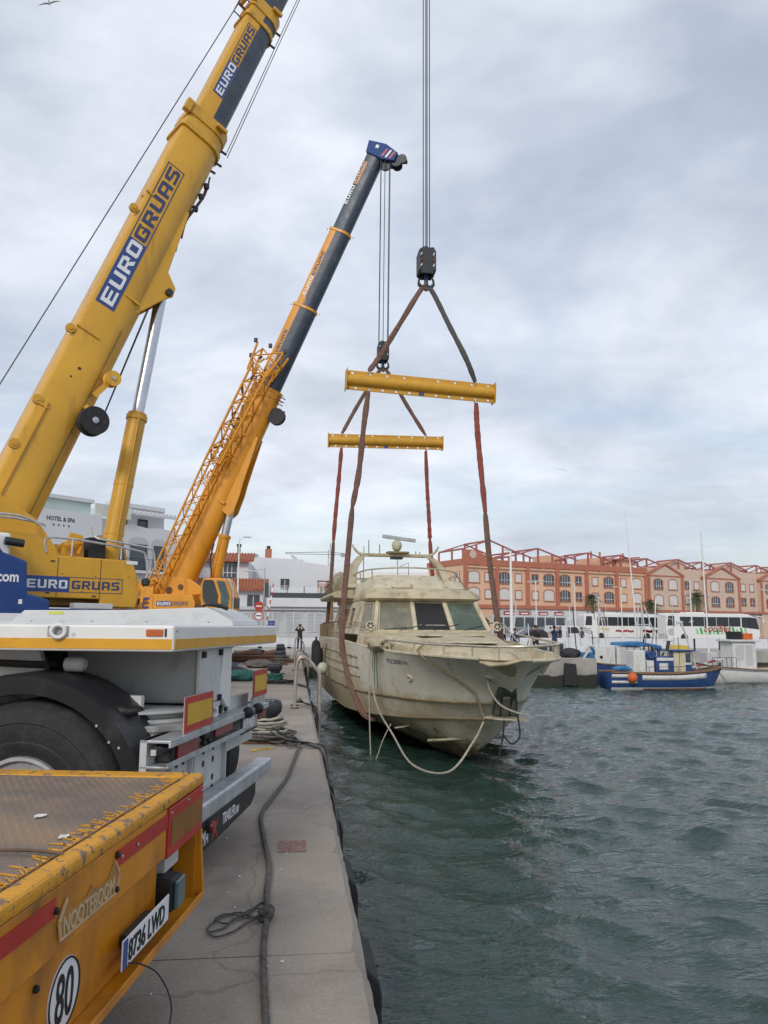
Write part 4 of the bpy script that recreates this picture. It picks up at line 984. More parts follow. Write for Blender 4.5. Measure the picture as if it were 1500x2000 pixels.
# lattice jib folded along the near side of the boom
jb = MB(); jb.bar(b2(-.5, -.95, -.9), b2(-.5, -.5, -.9), .08, .08, up=(0, 1, 0)); jib = jb.build('lattice_jib', 'crane_orange', k2)
def lattice(t0, t1, q0, q1, n, r=.035, rb=.018):
    """q = (b_left, b_right, y_near, y_far) at either end"""
    cor = [(0, 2), (1, 2), (1, 3), (0, 3)]
    def P(k, f):
        q = [q0[i] + (q1[i] - q0[i]) * f for i in range(4)]
        return b2(t0 + (t1 - t0) * f, q[cor[k][0]], q[cor[k][1]])
    for k in range(4):
        mb = MB(); mb.tube([P(k, 0), P(k, 1)], r, 7); mb.build('chord', 'crane_orange', jib)
    for i in range(n):
        f0, f1 = i / n, (i + 1) / n
        for k in range(4):
            q = (k + 1) % 4
            a, b = (P(k, f0), P(q, f1)) if (i + k) % 2 else (P(q, f0), P(k, f1))
            mb = MB(); mb.tube([a, b], rb, 5, caps=False); mb.build('brace', 'crane_orange', jib)
        if i % 3 == 0:
            mb = MB(); mb.tube([P(0, f0), P(1, f0)], rb, 5, caps=False); mb.build('brace', 'crane_orange', jib)
lattice(-1.35, 5.4, (-.86, -.40, -.98, -.46), (-.86, -.26, -.98, -.46), 15, .045, .022)
lattice(4.9, 9.4, (-.80, -.12, -1.1, -.46), (-.70, .12, -1.12, -.46), 9, .055, .032)
lattice(9.0, 10.2, (-.78, .14, -1.12, -.45), (-.86, .40, -1.15, -.45), 2, .05, .035)
for t, b, y in ((10.25, -.95, -1.2), (10.25, .45, -1.2), (10.25, -.25, -1.2), (9.6, -.9, -1.1)):
    mb = MB(); mb.box(b2(t, b, y), (.14, .12, .18)); mb.build('jib_lug', 'dark_steel', jib, bevel=.02)
rj = random.Random(4)
for i in range(26):
    t = 4.2 + 5.6 * rj.random(); b = -.7 + .8 * rj.random()
    mb = MB(); p = b2(t, b, -1.0 + .3 * rj.random()); mb.bar(p, p + Vector((rj.uniform(-.22, .22), rj.uniform(-.1, .1), rj.uniform(-.25, .25))), .09, .07); mb.build('jib_fitting', 'crane_orange' if i % 3 else 'rust', jib)
for t in (-.6, .6, 2.0, 3.3, 4.4, 5.3):
    mb = MB(); mb.bar(b2(t, -.56, -.5), b2(t + .1, -.3, -.40), .12, .10); mb.build('jib_hook', 'crane_orange', k2)
# superstructure
S2 = -1.15
mb = MB(); mb.prism([(-1.75, 2.10), (1.15, 2.10), (1.20, 2.5), (1.05, 2.85), (-.62, 2.87), (-.62, 3.12), (-1.15, 3.16), (-1.22, 2.10)], (0, S2, 0), (1, 0, 0), (0, 0, 1), (0, 1, 0), .6); mb.build('engine_cover', 'crane_orange', k2, bevel=.03)
eurogruas(k2, (-.42, S2 - .001, 2.42), (1, 0, 0), (0, 0, 1), (0, -1, 0), .13, .118, .3)
mb = MB(); mb.bb(-.62, -.605, S2 - .003, S2 + .02, 2.12, 2.85); mb.build('panel_gap', 'dark_steel', k2)
el = MB()
for z in (2.32, 2.5, 2.68):
    el.tube([(-1.0 + .02, S2 - .004, z - .03), (-.9, S2 - .004, z + .02), (-.78, S2 - .004, z + .0)], [.03, .045, .02], 6)
for i, z in enumerate((2.32, 2.5, 2.68)):
    mb = MB(); mb.prism([(-1.02, -.06), (-.80, -.045), (-.76, .03), (-.84, .06), (-1.0, .05), (-1.06, 0)], (0, S2 - .001, z), (1, 0, 0), (0, 0, 1), (0, -1, 0), .004); mb.build('logo_stroke', 'decal_navy' if i != 1 else 'rust', k2)
mb = MB(); mb.prism([(-1.06, -.16), (-1.0, -.2), (-.98, .2), (-1.04, .16)], (0, S2 - .006, 2.5), (1, 0, 0), (0, 0, 1), (0, -1, 0), .004); mb.build('logo_stroke', 'decal_navy', k2)
mb = MB(); mb.bb(-3.4, -1.26, -1.2, 1.2, 2.05, 2.7); cw = mb.build('counterweight', mat('counterweight_brown', (.16, .085, .05), .7, var=.2), k2, bevel=.03)
for z in (2.2, 2.32, 2.44, 2.56):
    mb = MB(); mb.bb(-3.38, -1.25, -1.215, -1.202, z, z + .05); mb.build('louvre', 'rust', cw)
mb = MB(); mb.bb(-2.6, 1.2, -.5, .9, 2.1, 3.05); mb.build('slewing_frame', 'crane_orange', k2, bevel=.03)
mb = MB(); mb.prism([(-1.0, 2.87), (1.35, 2.87), (1.15, 3.2), (.7, 3.5), (-.2, 3.62), (-1.1, 3.55), (-1.1, 3.2)], (0, -.58, 0), (1, 0, 0), (0, 0, 1), (0, 1, 0), .12); mb.build('boom_foot_plate', 'crane_orange', k2, bevel=.02)
for u, z, r in ((-.2, 3.05, .15), (.3, 3.18, .12), (-.75, 3.42, .09)):
    mb = MB(); mb.lathe([(r, 0), (r, .02), (r * .5, .03)], (u, -.585, z), (0, -1, 0), 14); mb.build('pin_boss', 'rust', k2)
mb = MB(); mb.lathe([(.05, -.3), (.26, -.3), (.22, -.25), (.22, .25), (.26, .3), (.05, .3)], (-1.5, 0, 3.2), (0, 1, 0), 20); mb.build('winch', 'crane_orange', k2)
for i in range(9):
    u = -2.3 + i * .2
    mb = MB(); mb.bar((u, -.9, 3.02), (u + .15 * (1 if i % 2 else -1), -.9, 3.40), .05, .05); mb.build('deck_fitting', 'crane_orange' if i % 3 else 'rust', k2)
mb = MB(); mb.tube([(-2.4, -.9, 3.42), (-.9, -.9, 3.45)], .03, 6); mb.build('handrail', 'crane_orange', k2)
# cab: rounded door with big window, green-tinted front
cab = [(1.55, 2.42), (1.62, 2.2), (2.78, 2.02), (2.86, 2.2), (2.84, 2.75), (2.58, 3.42), (2.45, 3.50), (1.62, 3.50), (1.50, 3.2)]
mb = MB(); mb.prism(cab, (0, -1.45, 0), (1, 0, 0), (0, 0, 1), (0, 1, 0), .95); cb2 = mb.build('cab', 'crane_orange', k2, bevel=.05, seg=3)
mb = MB(); mb.prism([(1.62, 2.75), (1.70, 2.52), (2.05, 2.42), (2.26, 2.45), (2.28, 2.8), (2.08, 3.36), (2.0, 3.42), (1.66, 3.42), (1.60, 3.2)], (0, -1.452, 0), (1, 0, 0), (0, 0, 1), (0, -1, 0), .006); mb.build('side_window', 'glass_dark', cb2)
mb = MB(); mb.prism([(2.40, 2.42), (2.70, 2.38), (2.76, 2.75), (2.52, 3.36), (2.18, 3.40), (2.38, 2.85)], (0, -1.452, 0), (1, 0, 0), (0, 0, 1), (0, -1, 0), .006); mb.build('quarter_window', 'glass_cab', cb2)
mb = MB(); mb.prism([(-1.40, 2.3), (-.56, 2.3), (-.56, 2.72), (-1.40, 2.72)], (2.855, 0, 0), (0, 1, 0), (0, 0, 1), (1, 0, 0), .004); mb.build('windscreen', 'glass_cab', cb2)
mb = MB(); mb.tube([(2.92, -1.5, 2.25), (2.92, -1.5, 3.0), (2.7, -1.5, 3.5)], .02, 6); mb.build('mirror_bar', 'light_grey_paint', cb2)
mb = MB(); mb.lathe([(.04, 0), (.05, .03), (.03, .08)], (2.1, -1.2, 3.54), (0, 0, 1), 10); mb.build('beacon', 'lamp_orange', cb2)
# carrier
mb = MB(); mb.bb(-6.5, 2.4, -1.3, 1.3, 1.2, 1.95); mb.build('carrier_frame', 'blue_paint', k2, bevel=.03)
for x in (-5.4, -3.8, -.4, 1.2):
    wheel_at(k2, x, -1.34, .6, .6, .4); wheel_at(k2, x, .94, .6, .6, .4, 1)

# ================================================================== rigging
def holed_strip(mb, p0, ex, ez, n_, L, H, th, holes, r=.035):
    """upright plate from p0 along ex, L long and H tall, real round holes at the given distances"""
    p0 = Vector(p0); ex = Vector(ex).normalized(); ez = Vector(ez).normalized(); n_ = Vector(n_).normalized()
    cells = []; x = 0
    for hx in holes:
        a, b = hx - .07, hx + .07
        if a > x: cells.append((x, a, None))
        cells.append((a, b, hx)); x = b
    if x < L: cells.append((x, L, None))
    for a, b, hx in cells:
        P = lambda u, v, w: p0 + ex * u + ez * v + n_ * w
        if hx is None:
            mb.add([P(u, v, w) for w in (0, th) for u, v in ((a, 0), (b, 0), (b, H), (a, H))], [(0, 1, 2, 3), (7, 6, 5, 4), (0, 4, 5, 1), (2, 6, 7, 3)])
        else:
            c = (hx, H / 2)
            out = [(b, H / 2), (b, H), (hx, H), (a, H), (a, H / 2), (a, 0), (hx, 0), (b, 0)]
            inn = [(c[0] + r * math.cos(k * math.pi / 4), c[1] + r * math.sin(k * math.pi / 4)) for k in range(8)]
            vs = [P(u, v, w) for w in (0, th) for u, v in out + inn]
            fs = []
            for k in range(8):
                q = (k + 1) % 8
                fs += [(k, q, 8 + q, 8 + k), (16 + k, 24 + k, 24 + q, 16 + q), (8 + k, 8 + q, 24 + q, 24 + k)]
            fs += [(5, 21, 22, 6), (6, 22, 23, 7), (1, 17, 18, 2), (2, 18, 19, 3)]
            mb.add(vs, fs)
def spreader(label, p0, p1, s0, s1, rt, fh):
    p0 = Vector(p0); p1 = Vector(p1); L = (p1 - p0).length; ex = (p1 - p0).normalized()
    n_ = Vector((ex.y, -ex.x, 0)).normalized(); ez = n_.cross(ex); ez = ez if ez.z > 0 else -ez
    t = thing('spreader_beam', label, 'spreader beam', p0)
    X = Matrix.Translation(-p0)
    mb = MB(X); mb.tube([p0 + ex * .03, p1 - ex * .03], rt, 24); mb.build('beam_tube', 'beam_yellow', t)
    for z0, ph in ((rt * .93, .0), (-rt * .93 - fh, .12)):
        mb = MB(X); n = 9 if ph == 0 else 11
        holes = [.2 + ph + (L - .4 - ph) * k / (n - 1) for k in range(n) if abs(.2 + ph + (L - .4 - ph) * k / (n - 1) - L / 2) > .05]
        holed_strip(mb, p0 + ez * z0 - n_ * .02, ex, ez, n_, L, fh, .04, [h for h in holes if h < L - .08], fh * .30)
        mb.build('lug_plate', 'beam_yellow', t)
    for p in (p0, p1):
        mb = MB(X); d = ex * (.015 if p is p0 else -.015); mb.prism([(-.03 - rt, -rt - fh), (rt + .03, -rt - fh), (rt + .03, rt + fh), (-.03 - rt, rt + fh)], p + d - ex * .012, n_, ez, ex, .024); mb.build('end_plate', 'beam_yellow', t)
    mb = MB(X); mid = p0.lerp(p1, .5); mb.prism([(-.07, -.06), (.09, -.06), (.09, .04), (-.07, .04)], mid - ez * (rt + fh * .4) + n_ * .022, ex, ez, n_, .004); mb.build('label', 'decal_blue', t)
    for f in (s0, s1):
        p = p0.lerp(p1, f)
        for sg in (1, -1):
            mb = MB(X); c = p + ez * sg * (rt + fh * .75)
            mb.tube([c + n_ * .05 - ez * sg * .06, c + n_ * .05 + ez * sg * .06, c + ez * sg * .11, c - n_ * .05 + ez * sg * .06, c - n_ * .05 - ez * sg * .06], .018, 7); mb.build('shackle', 'steel', t)
    return t
def strap(name, pts, w, th, mname, label, sleeve=None, bunch=.25, seed=1, group=None):
    """flat textile sling: lumpy oval section that wanders a little"""
    P = smooth_pts(pts, 10); q = random.Random(seed); mb = MB(); rings = []; n = 10
    o = Vector(pts[0]); m = len(P)
    ph = q.random() * 6
    for i, p in enumerate(P):
        d = (P[min(i + 1, m - 1)] - P[max(i - 1, 0)]).normalized()
        x = d.cross(Vector((0, 1, 0))); x = x.normalized() if x.length > .1 else d.orthogonal()
        tw = .18 * math.sin(i * .23 + ph)
        y = d.cross(x); x, y = x * math.cos(tw) + y * math.sin(tw), y * math.cos(tw) - x * math.sin(tw)
        f = 1 + bunch * .55 * (q.random() - .5) + .04 * math.sin(i * .9 + ph)
        e = min(1, .6 + i / 6, .6 + (m - 1 - i) / 6)
        rings.append([p + x * (w / 2 * f * e * math.cos(6.2832 * k / n)) + y * (th / 2 * f * (1 + .3 * math.sin(3 * 6.2832 * k / n)) * math.sin(6.2832 * k / n)) for k in range(n)])
    mb.loft(rings)
    ob = mb.build(name, mname, None, sharp=80, origin=o)
    tag(ob, label, 'sling', group)
    return ob
def hook_block(c, w, h, label, ropes, top, hookd):
    c = Vector(c)
    t = thing('hook_block', label, 'hook block', c - Vector((0, 0, h / 2 + hookd)))
    X = Matrix.Translation(-(c - Vector((0, 0, h / 2 + hookd))))
    prof = [(-.5, -.35), (-.36, -.5), (.36, -.5), (.48, -.35), (.5, .25), (.40, .46), (.1, .44), (-.1, .5), (-.42, .40), (-.5, .25)]
    for y in (-.26, .20):
        mb = MB(X); mb.prism([(a * w, b * h) for a, b in prof], c + Vector((0, y, 0)), (1, 0, 0), (0, 0, 1), (0, 1, 0), .06); mb.build('cheek_plate', 'dark_steel', t, bevel=.02)
    for x in (-w * .24, 0, w * .24):
        mb = MB(X); mb.lathe([(.04, -.04), (.20, -.04), (.17, 0), (.20, .04), (.04, .04)], c + Vector((x, 0, h * .18)), (1, 0, 0), 20); mb.build('sheave', 'dark_steel', t)
    for sg in (-1, 1):
        mb = MB(X); mb.box(c + Vector((sg * w * .42, -.02, -.04)), (w * .18, .56, h * .78)); ck = mb.build('side_weight', 'dark_steel', t, bevel=.04)
        for j in range(3):
            mb = MB(X); z0 = -h * .3 + j * h * .2; p = c + Vector((sg * w * .36, -.305, z0)); mb.prism([(0, 0), (w * .1, h * .06), (w * .1, h * .14), (0, h * .08)], p - Vector((w * .05, 0, 0)), (1, 0, 0), (0, 0, 1), (0, -1, 0), .006); mb.build('warning_stripe', 'lamp_red' if j % 2 else 'light_grey_paint', ck)
    b = c - Vector((0, 0, h / 2))
    mb = MB(X); mb.tube([b + Vector((0, 0, .08)), b - Vector((0, 0, hookd * .55))], .06, 12); mb.build('hook_shank', 'blue_paint', t)
    z = b.z - hookd
    for sg in (-1, 1):
        mb = MB(X); mb.tube(smooth_pts([(b.x, b.y, z + .25), (b.x + sg * .02, b.y, z + .02), (b.x + sg * .13, b.y, z - .05), (b.x + sg * .23, b.y, z + .06), (b.x + sg * .21, b.y, z + .22), (b.x + sg * .08, b.y, b.z + .02)], 5), [.06] * 8 + [.055] * 8 + [.035] * 5 + [.014] * 5, 10); mb.build('hook', 'dark_steel', t)
    for dx, dy in ropes:
        mb = MB(X); mb.tube([c + Vector((dx, dy, h * .3)), Vector((top[0] + dx * 1.02, top[1] + dy, top[2]))], .017, 6); mb.build('hoist_rope', 'wire', t)
    return t
YF = 22.5
spreader('front yellow spreader beam hanging under the nearer hook block, slightly tilted', (1.36, YF, 9.06), (6.06, YF + .3, 8.90), .152, .868, .175, .14)
hook_block((3.84, YF, 12.98), .54, .92, 'dark multi-sheave hook block hanging on the ropes of the nearer crane', ((-.10, -.05), (.0, .05), (.025, -.05), (.12, .05)), (3.84, YF, 34.0), .30)
strap('lifting_sling', [(3.84, YF, 12.12), (3.68, YF, 12.09), (3.0, YF, 10.9), (2.4, YF, 9.85), (2.07, YF, 9.36)], .165, .12, 'sling_brown', 'reddish brown upper sling from front hook to left side of the front beam', seed=2)
strap('lifting_sling', [(3.80, YF, 12.08), (4.0, YF, 12.09), (4.55, YF, 11.0), (5.1, YF, 9.9), (5.44, YF + .25, 9.24)], .165, .12, 'sling_grey', 'dark grey upper sling from front hook to right side of the front beam', seed=3)
strap('lifting_sling', [(2.06, YF, 8.72), (1.93, YF, 7.6), (1.80, YF, 6.2), (1.62, YF, 5.15)], .17, .14, 'sling_brown', 'brown padded lower sling hanging from left end of the front beam', seed=4, bunch=.4)
strap('lifting_sling', [(5.46, YF + .25, 8.56), (5.50, YF + .25, 7.6), (5.60, YF + .25, 6.4), (5.70, YF + .2, 5.1)], .17, .14, 'sling_red', 'red padded lower sling hanging from right end of the front beam', seed=6, bunch=.45)
strap('lifting_sling', [(5.70, YF + .2, 5.1), (5.82, YF + .2, 3.6), (5.98, YF + .2, 2.3), (6.15, YF + .2, 1.15), (6.15, YF + .2, .2)], .18, .12, 'sling_brown', 'brown sling going down behind the far side of the yacht windscreen', seed=7, bunch=.12)
YR = 30.5
spreader('rear yellow spreader beam hanging under the farther hook block', (1.16, YR, 9.10), (5.90, YR, 9.14), .115, .855, .17, .12)
hook_block((3.38, YR, 12.95), .46, .85, 'small dark hook block with warning stripes on the ropes of the orange crane', ((-.18, 0), (-.16, .05), (.0, .0), (.19, .05), (.22, 0)), (3.42, YR + .1, 22.0), .26)
strap('lifting_sling', [(3.40, YR, 12.17), (3.22, YR, 12.1), (2.4, YR, 10.7), (1.74, YR, 9.42)], .16, .11, 'sling_brown', 'brown upper sling from rear hook to left side of the rear beam', seed=8)
strap('lifting_sling', [(3.36, YR, 12.12), (3.58, YR, 12.1), (4.4, YR, 10.7), (5.18, YR, 9.46)], .16, .11, 'sling_brown', 'brown upper sling from rear hook to right side of the rear beam', seed=9)
strap('lifting_sling', [(1.72, YR, 8.82), (1.64, YR, 7.6), (1.52, YR, 6.0), (1.46, YR, 5.0)], .16, .14, 'sling_red', 'red padded sling hanging from left end of the rear beam', seed=10, bunch=.45)
strap('lifting_sling', [(1.46, YR, 5.0), (1.40, YR, 3.6), (1.30, YR, 2.2), (1.24, YR, 1.2), (1.24, YR, .2), (1.5, YR, -.6)], .15, .11, 'sling_brown', 'brown sling going down the left side of the yacht near its stern', seed=11, bunch=.12)
strap('lifting_sling', [(5.19, YR, 8.80), (5.24, YR, 7.4), (5.32, YR, 6.0), (5.36, YR, 5.1)], .16, .14, 'sling_red', 'red padded sling hanging from right end of the rear beam', seed=12, bunch=.45)
strap('lifting_sling', [(5.36, YR, 5.1), (5.44, YR, 3.9), (5.55, YR, 2.6), (5.62, YR, 1.2), (5.6, YR, .2)], .17, .11, 'sling_red', 'red sling going down behind the right leg of the radar arch', seed=13, bunch=.12)

# ================================================================== the salvaged yacht
def hull_material():
    m = bpy.data.materials.new('muddy_hull'); m.use_nodes = True
    t = m.node_tree; L = t.links.new; b = t.nodes['Principled BSDF']
    b.inputs['Roughness'].default_value = .5
    co = t.nodes.new('ShaderNodeTexCoord').outputs['Object']
    sp = t.nodes.new('ShaderNodeSeparateXYZ'); L(co, sp.inputs[0])
    def noise(s, d, r=.6, sz=(1, 1, 1)):
        mp = t.nodes.new('ShaderNodeMapping'); mp.inputs['Scale'].default_value = sz; L(co, mp.inputs[0])
        n = t.nodes.new('ShaderNodeTexNoise'); n.inputs['Scale'].default_value = s; n.inputs['Detail'].default_value = d; n.inputs['Roughness'].default_value = r
        L(mp.outputs[0], n.inputs['Vector']); return n.outputs['Fac']
    def rng(o, a, c, lo=0., hi=1.):
        r = t.nodes.new('ShaderNodeMapRange'); r.inputs['From Min'].default_value = a; r.inputs['From Max'].default_value = c
        r.inputs['To Min'].default_value = lo; r.inputs['To Max'].default_value = hi; L(o, r.inputs['Value']); return r.outputs[0]
    def mix(f, a, c):
        x = t.nodes.new('ShaderNodeMixRGB')
        if isinstance(f, float): x.inputs[0].default_value = f
        else: L(f, x.inputs[0])
        for i, v in ((1, a), (2, c)):
            if isinstance(v, tuple): x.inputs[i].default_value = v + (1,)
            else: L(v, x.inputs[i])
        return x.outputs[0]
    def math_(op, a, c):
        n = t.nodes.new('ShaderNodeMath'); n.operation = op
        for i, v in ((0, a), (1, c)):
            if isinstance(v, (int, float)): n.inputs[i].default_value = v
            else: L(v, n.inputs[i])
        return n.outputs[0]
    base = mix(rng(noise(1.3, 6), .35, .65), (.62, .575, .455), (.70, .67, .57))
    # silt: thicker towards the stern and below the old waterline
    aft = rng(sp.outputs['Y'], -7.0, 4.0, -.12, .24)
    low = rng(sp.outputs['Z'], .35, .0, 0.0, .20)
    silt = rng(math_('ADD', math_('ADD', noise(1.1, 8, .65, (1, .6, 1.6)), aft), low), .54, .72)
    c1 = mix(silt, base, (.50, .42, .27))
    streak = rng(noise(3.2, 8, .7, (1, 1, .16)), .55, .72)
    c2 = mix(math_('MULTIPLY', streak, rng(sp.outputs['Y'], -5, 3, .12, .8)), c1, (.28, .20, .105))
    rot = rng(math_('ADD', noise(2.2, 8, .7), rng(sp.outputs['Z'], -.55, -1.2, 0, .25)), .60, .74)
    c3 = mix(rot, c2, (.20, .135, .07))
    fine = rng(noise(16, 10, .75, (1, 1, .45)), .56, .70)
    c4 = mix(math_('MULTIPLY', fine, .32), c3, (.24, .18, .10))
    runs = rng(noise(7, 9, .7, (1, 1, .05)), .60, .70)
    c5 = mix(math_('MULTIPLY', runs, rng(sp.outputs['Z'], 1.2, -.2, .5, .05)), c4, (.19, .105, .045))
    L(c5, b.inputs['Base Color'])
    L(rng(noise(5, 5), .3, .7, .22, .62), b.inputs['Roughness'])
    bp = t.nodes.new('ShaderNodeBump'); bp.inputs['Strength'].default_value = .25; bp.inputs['Distance'].default_value = .03
    L(noise(9, 8, .65), bp.inputs['Height']); L(bp.outputs[0], b.inputs['Normal'])
    return m
M['hull'] = hull_material()
defm('silt', (.465, .40, .265), .75, var=.14, scale=1.6, dirt=(.27, .21, .12), amt=.45, dscale=3.4, streak=3, soft=.8, bump=.25, bscale=25)
defm('silt_light', (.51, .46, .335), .7, var=.12, scale=2, dirt=(.29, .22, .125), amt=.43, dscale=4, streak=4, soft=.8, bump=.2, bscale=25)
defm('silt_dark', (.20, .155, .085), .8, var=.25, scale=4, bump=.3)
defm('pane_silt', (.17, .16, .115), .10, var=.25, scale=1.2, dirt=(.27, .25, .16), amt=.5, dscale=1.5, spec=.6)
defm('pane_green', (.085, .11, .088), .08, var=.2, scale=1.0, dirt=(.22, .25, .18), amt=.35, dscale=1.2, spec=.6)
defm('rail_steel', (.50, .45, .35), .35, metal=.6, var=.2, scale=6)
yc = thing('motor_yacht', 'mud covered cream motor yacht lifted in slings beside the quay', 'yacht', (3.895, 22.508, 0), R(3))
def hermite(x, xs, ys):
    n = len(xs)
    if x <= xs[0]: return ys[0]
    if x >= xs[-1]: return ys[-1]
    i = max(k for k in range(n - 1) if xs[k] <= x)
    def sl(k):
        if k == 0: return (ys[1] - ys[0]) / (xs[1] - xs[0])
        if k == n - 1: return (ys[-1] - ys[-2]) / (xs[-1] - xs[-2])
        return (ys[k + 1] - ys[k - 1]) / (xs[k + 1] - xs[k - 1])
    h = xs[i + 1] - xs[i]; s = (x - xs[i]) / h
    return (2 * s**3 - 3 * s**2 + 1) * ys[i] + (s**3 - 2 * s**2 + s) * h * sl(i) + (-2 * s**3 + 3 * s**2) * ys[i + 1] + (s**3 - s**2) * h * sl(i + 1)
H_ST = ([-8.62, -7.6, -6.95, -6.25, -5.5, -4.69, -3.5, -1, 2, 12], [1.04, .465, .11, -.325, -.742, -1.22, -1.5, -1.65, -1.72, -1.75])
H_WS = ([-8.62, -8.45, -8.0, -7.0, -6.0, -5, -3.7, -2, 0, 5, 9, 12], [.03, .43, .78, 1.20, 1.52, 1.78, 2.02, 2.27, 2.47, 2.5, 2.38, 2.2])
H_ZS = ([-8.62, -6, -3.7, -1, 0, 6, 12], [1.04, 1.05, 1.08, 1.18, 1.22, 1.22, 1.12])
H_WK = ([-6.95, -6.3, -5.3, -4, -2.5, -1, 0, 5, 12], [.0, .50, 1.04, 1.54, 1.96, 2.22, 2.30, 2.40, 2.15])
H_ZK = ([-6.95, -5.5, -4, 0, 12], [.11, .03, -.02, -.08, -.15])
H_WC = ([-6.35, -5.7, -4.6, -3, -1, 2, 12], [.0, .46, 1.06, 1.64, 2.06, 2.22, 2.05])
H_ZC = ([-6.35, -5, -4, -2, 2, 8, 12], [-.265, -.38, -.47, -.60, -.78, -.88, -.9])
def hull_half(y):
    zs = hermite(y, *H_ST); ws, zh = hermite(y, *H_WS), hermite(y, *H_ZS)
    wk, zk = (hermite(y, *H_WK), hermite(y, *H_ZK)) if y > -6.95 else (0.0, zs)
    wc, zc = (hermite(y, *H_WC), hermite(y, *H_ZC)) if y > -6.35 else (0.0, zs)
    wk = max(wk, 0); wc = max(wc, 0); zk = max(zk, zs); zc = max(zc, zs)
    if y < -6.35: zc = zs
    pts = []
    for i in range(5):
        s = i / 4; pts.append((wc * s, zs + (zc - zs) * (s ** 1.15)))
    for i in range(1, 5):
        s = i / 4; pts.append((wc + (wk - wc) * (s + .18 * math.sin(math.pi * s) * 0), zc + (zk - zc) * s))
    e = 1.0 + .75 * max(0, min(1, (-y - 3) / 5))
    for i in range(1, 8):
        s = i / 7; pts.append((wk + (ws - wk) * (.35 * s + .65 * s ** e) if y < -3 else wk + (ws - wk) * s, zk + (zh - zk) * s))
    return pts
def hull_pt(y, v, side=-1, off=0.0):
    """point on the topside, v = 0 at the knuckle, 1 at the sheer"""
    p = hull_half(y)[8:]; f = v * 7; i = min(6, int(f)); f -= i
    q = (p[i][0] + (p[i + 1][0] - p[i][0]) * f, p[i][1] + (p[i + 1][1] - p[i][1]) * f)
    return Vector((side * (q[0] + off), y, q[1]))
ys_ = [-8.62, -8.58, -8.52, -8.45, -8.35] + [-8.25 + .12 * k for k in range(40)] + [-3.4 + .5 * k for k in range(32)]
ys_ = [y for y in ys_ if y <= 12]
mb = MB()
rings = []
for y in ys_:
    h = hull_half(y)
    rings.append([(-x, y, z) for x, z in reversed(h)] + [(x, y, z) for x, z in h[1:]])
mb.loft(rings, caps=False, closed=False)
n_ = len(rings[-1]); mb.add(rings[-1], [tuple(range(n_))])
hull = mb.build('hull', 'hull', yc, sharp=24, recalc=True)
# rub rail and chine strips
for tab, r in (((H_WK, H_ZK), .028), ((H_WC, H_ZC), .022)):
    for s in (-1, 1):
        pts = [(s * (hermite(y, *tab[0]) + .008), y, hermite(y, *tab[1])) for y in [tab[0][0][0] + .3 * k for k in range(60)] if y < 11.9]
        mb = MB(); mb.tube(pts, r, 6); mb.build('rub_rail', 'silt_dark', hull)
# bottom strake near the forefoot
mb = MB(); mb.tube(smooth_pts([(-.88, -3.9, -1.02), (-.58, -4.5, -.92), (-.30, -5.0, -.82), (-.08, -5.45, -.70)]), .03, 6); mb.build('spray_strip', 'silt_light', hull)
mb = MB(); mb.tube(smooth_pts([(-1.5, -2.9, -.85), (-1.3, -3.2, -.78), (-1.15, -3.5, -.68)]), .022, 6); mb.build('spray_strip', 'silt_light', hull)
# bulwark inside, deck, cap rail
def deck_z(y): return hermite(y, *H_ZS) - (.42 if y < -5.2 else .42 - .3 * min(1, (y + 5.2) / 2))
mb = MB(); rin = []
for y in ys_:
    w = max(hermite(y, *H_WS) - .06, .01); z = hermite(y, *H_ZS)
    if hermite(y, *H_ST) > deck_z(y) - .02: zd = min(z - .02, hermite(y, *H_ST) + .04)
    else: zd = deck_z(y)
    hh_ = hull_half(y); wz = max([a[0] + (b[0] - a[0]) * (zd - a[1]) / max(b[1] - a[1], 1e-5) for a, b in zip(hh_[:-1], hh_[1:]) if a[1] <= zd <= b[1]] or [.02])
    wd = max(min(w - .05, wz - .12), .004)
    rin.append([(-w, y, z), (-wd, y, zd), (0, y, zd + .03), (wd, y, zd), (w, y, z)])
mb.loft(rin, caps=False, closed=False); mb.build('deck', 'silt', yc, sharp=30)
for s in (-1, 1):
    pts = [(s * max(hermite(y, *H_WS) - .03, .01), y, hermite(y, *H_ZS) + .004) for y in ys_ if (y > -8.0) or s > 0]
    if s < 0:
        mb = MB(); mb.tube(pts, .035, 7); mb.build('cap_rail', 'silt_light', yc)
    else:
        mb = MB(); mb.tube(pts, .035, 7); mb.build('cap_rail', 'silt_light', yc)
for k in range(3):
    y = -6.6 + k * .6; w = hermite(y, *H_WS) - .10
    mb = MB(); mb.bar((w - .03, y, 1.08), (w - .30, y, max(deck_z(y), hermite(y, *H_ST)) + .05), .05, .07); mb.build('bulwark_rib', 'silt', yc)
# torn flap of plating where the cap rail is missing
pp = [hull_pt(y, 1.0, -1, -.02) for y in (-8.56, -8.45, -8.25, -7.95)]
fl_ = [pp[0] + Vector((0, 0, .0)), pp[1] + Vector((-.05, -.03, -.06)), pp[2] + Vector((-.10, .02, -.10)), pp[3] + Vector((-.03, .02, -.05)), pp[3] + Vector((.10, 0, .02)), pp[2] + Vector((.12, -.02, -.02)), pp[1] + Vector((.10, -.02, .03))]
mb = MB(); mb.add(fl_, [(0, 1, 6), (1, 2, 5, 6), (2, 3, 4, 5)]); o_ = mb.build('torn_plate', 'silt', yc); sd = o_.modifiers.new('thick', 'SOLIDIFY'); sd.thickness = .03
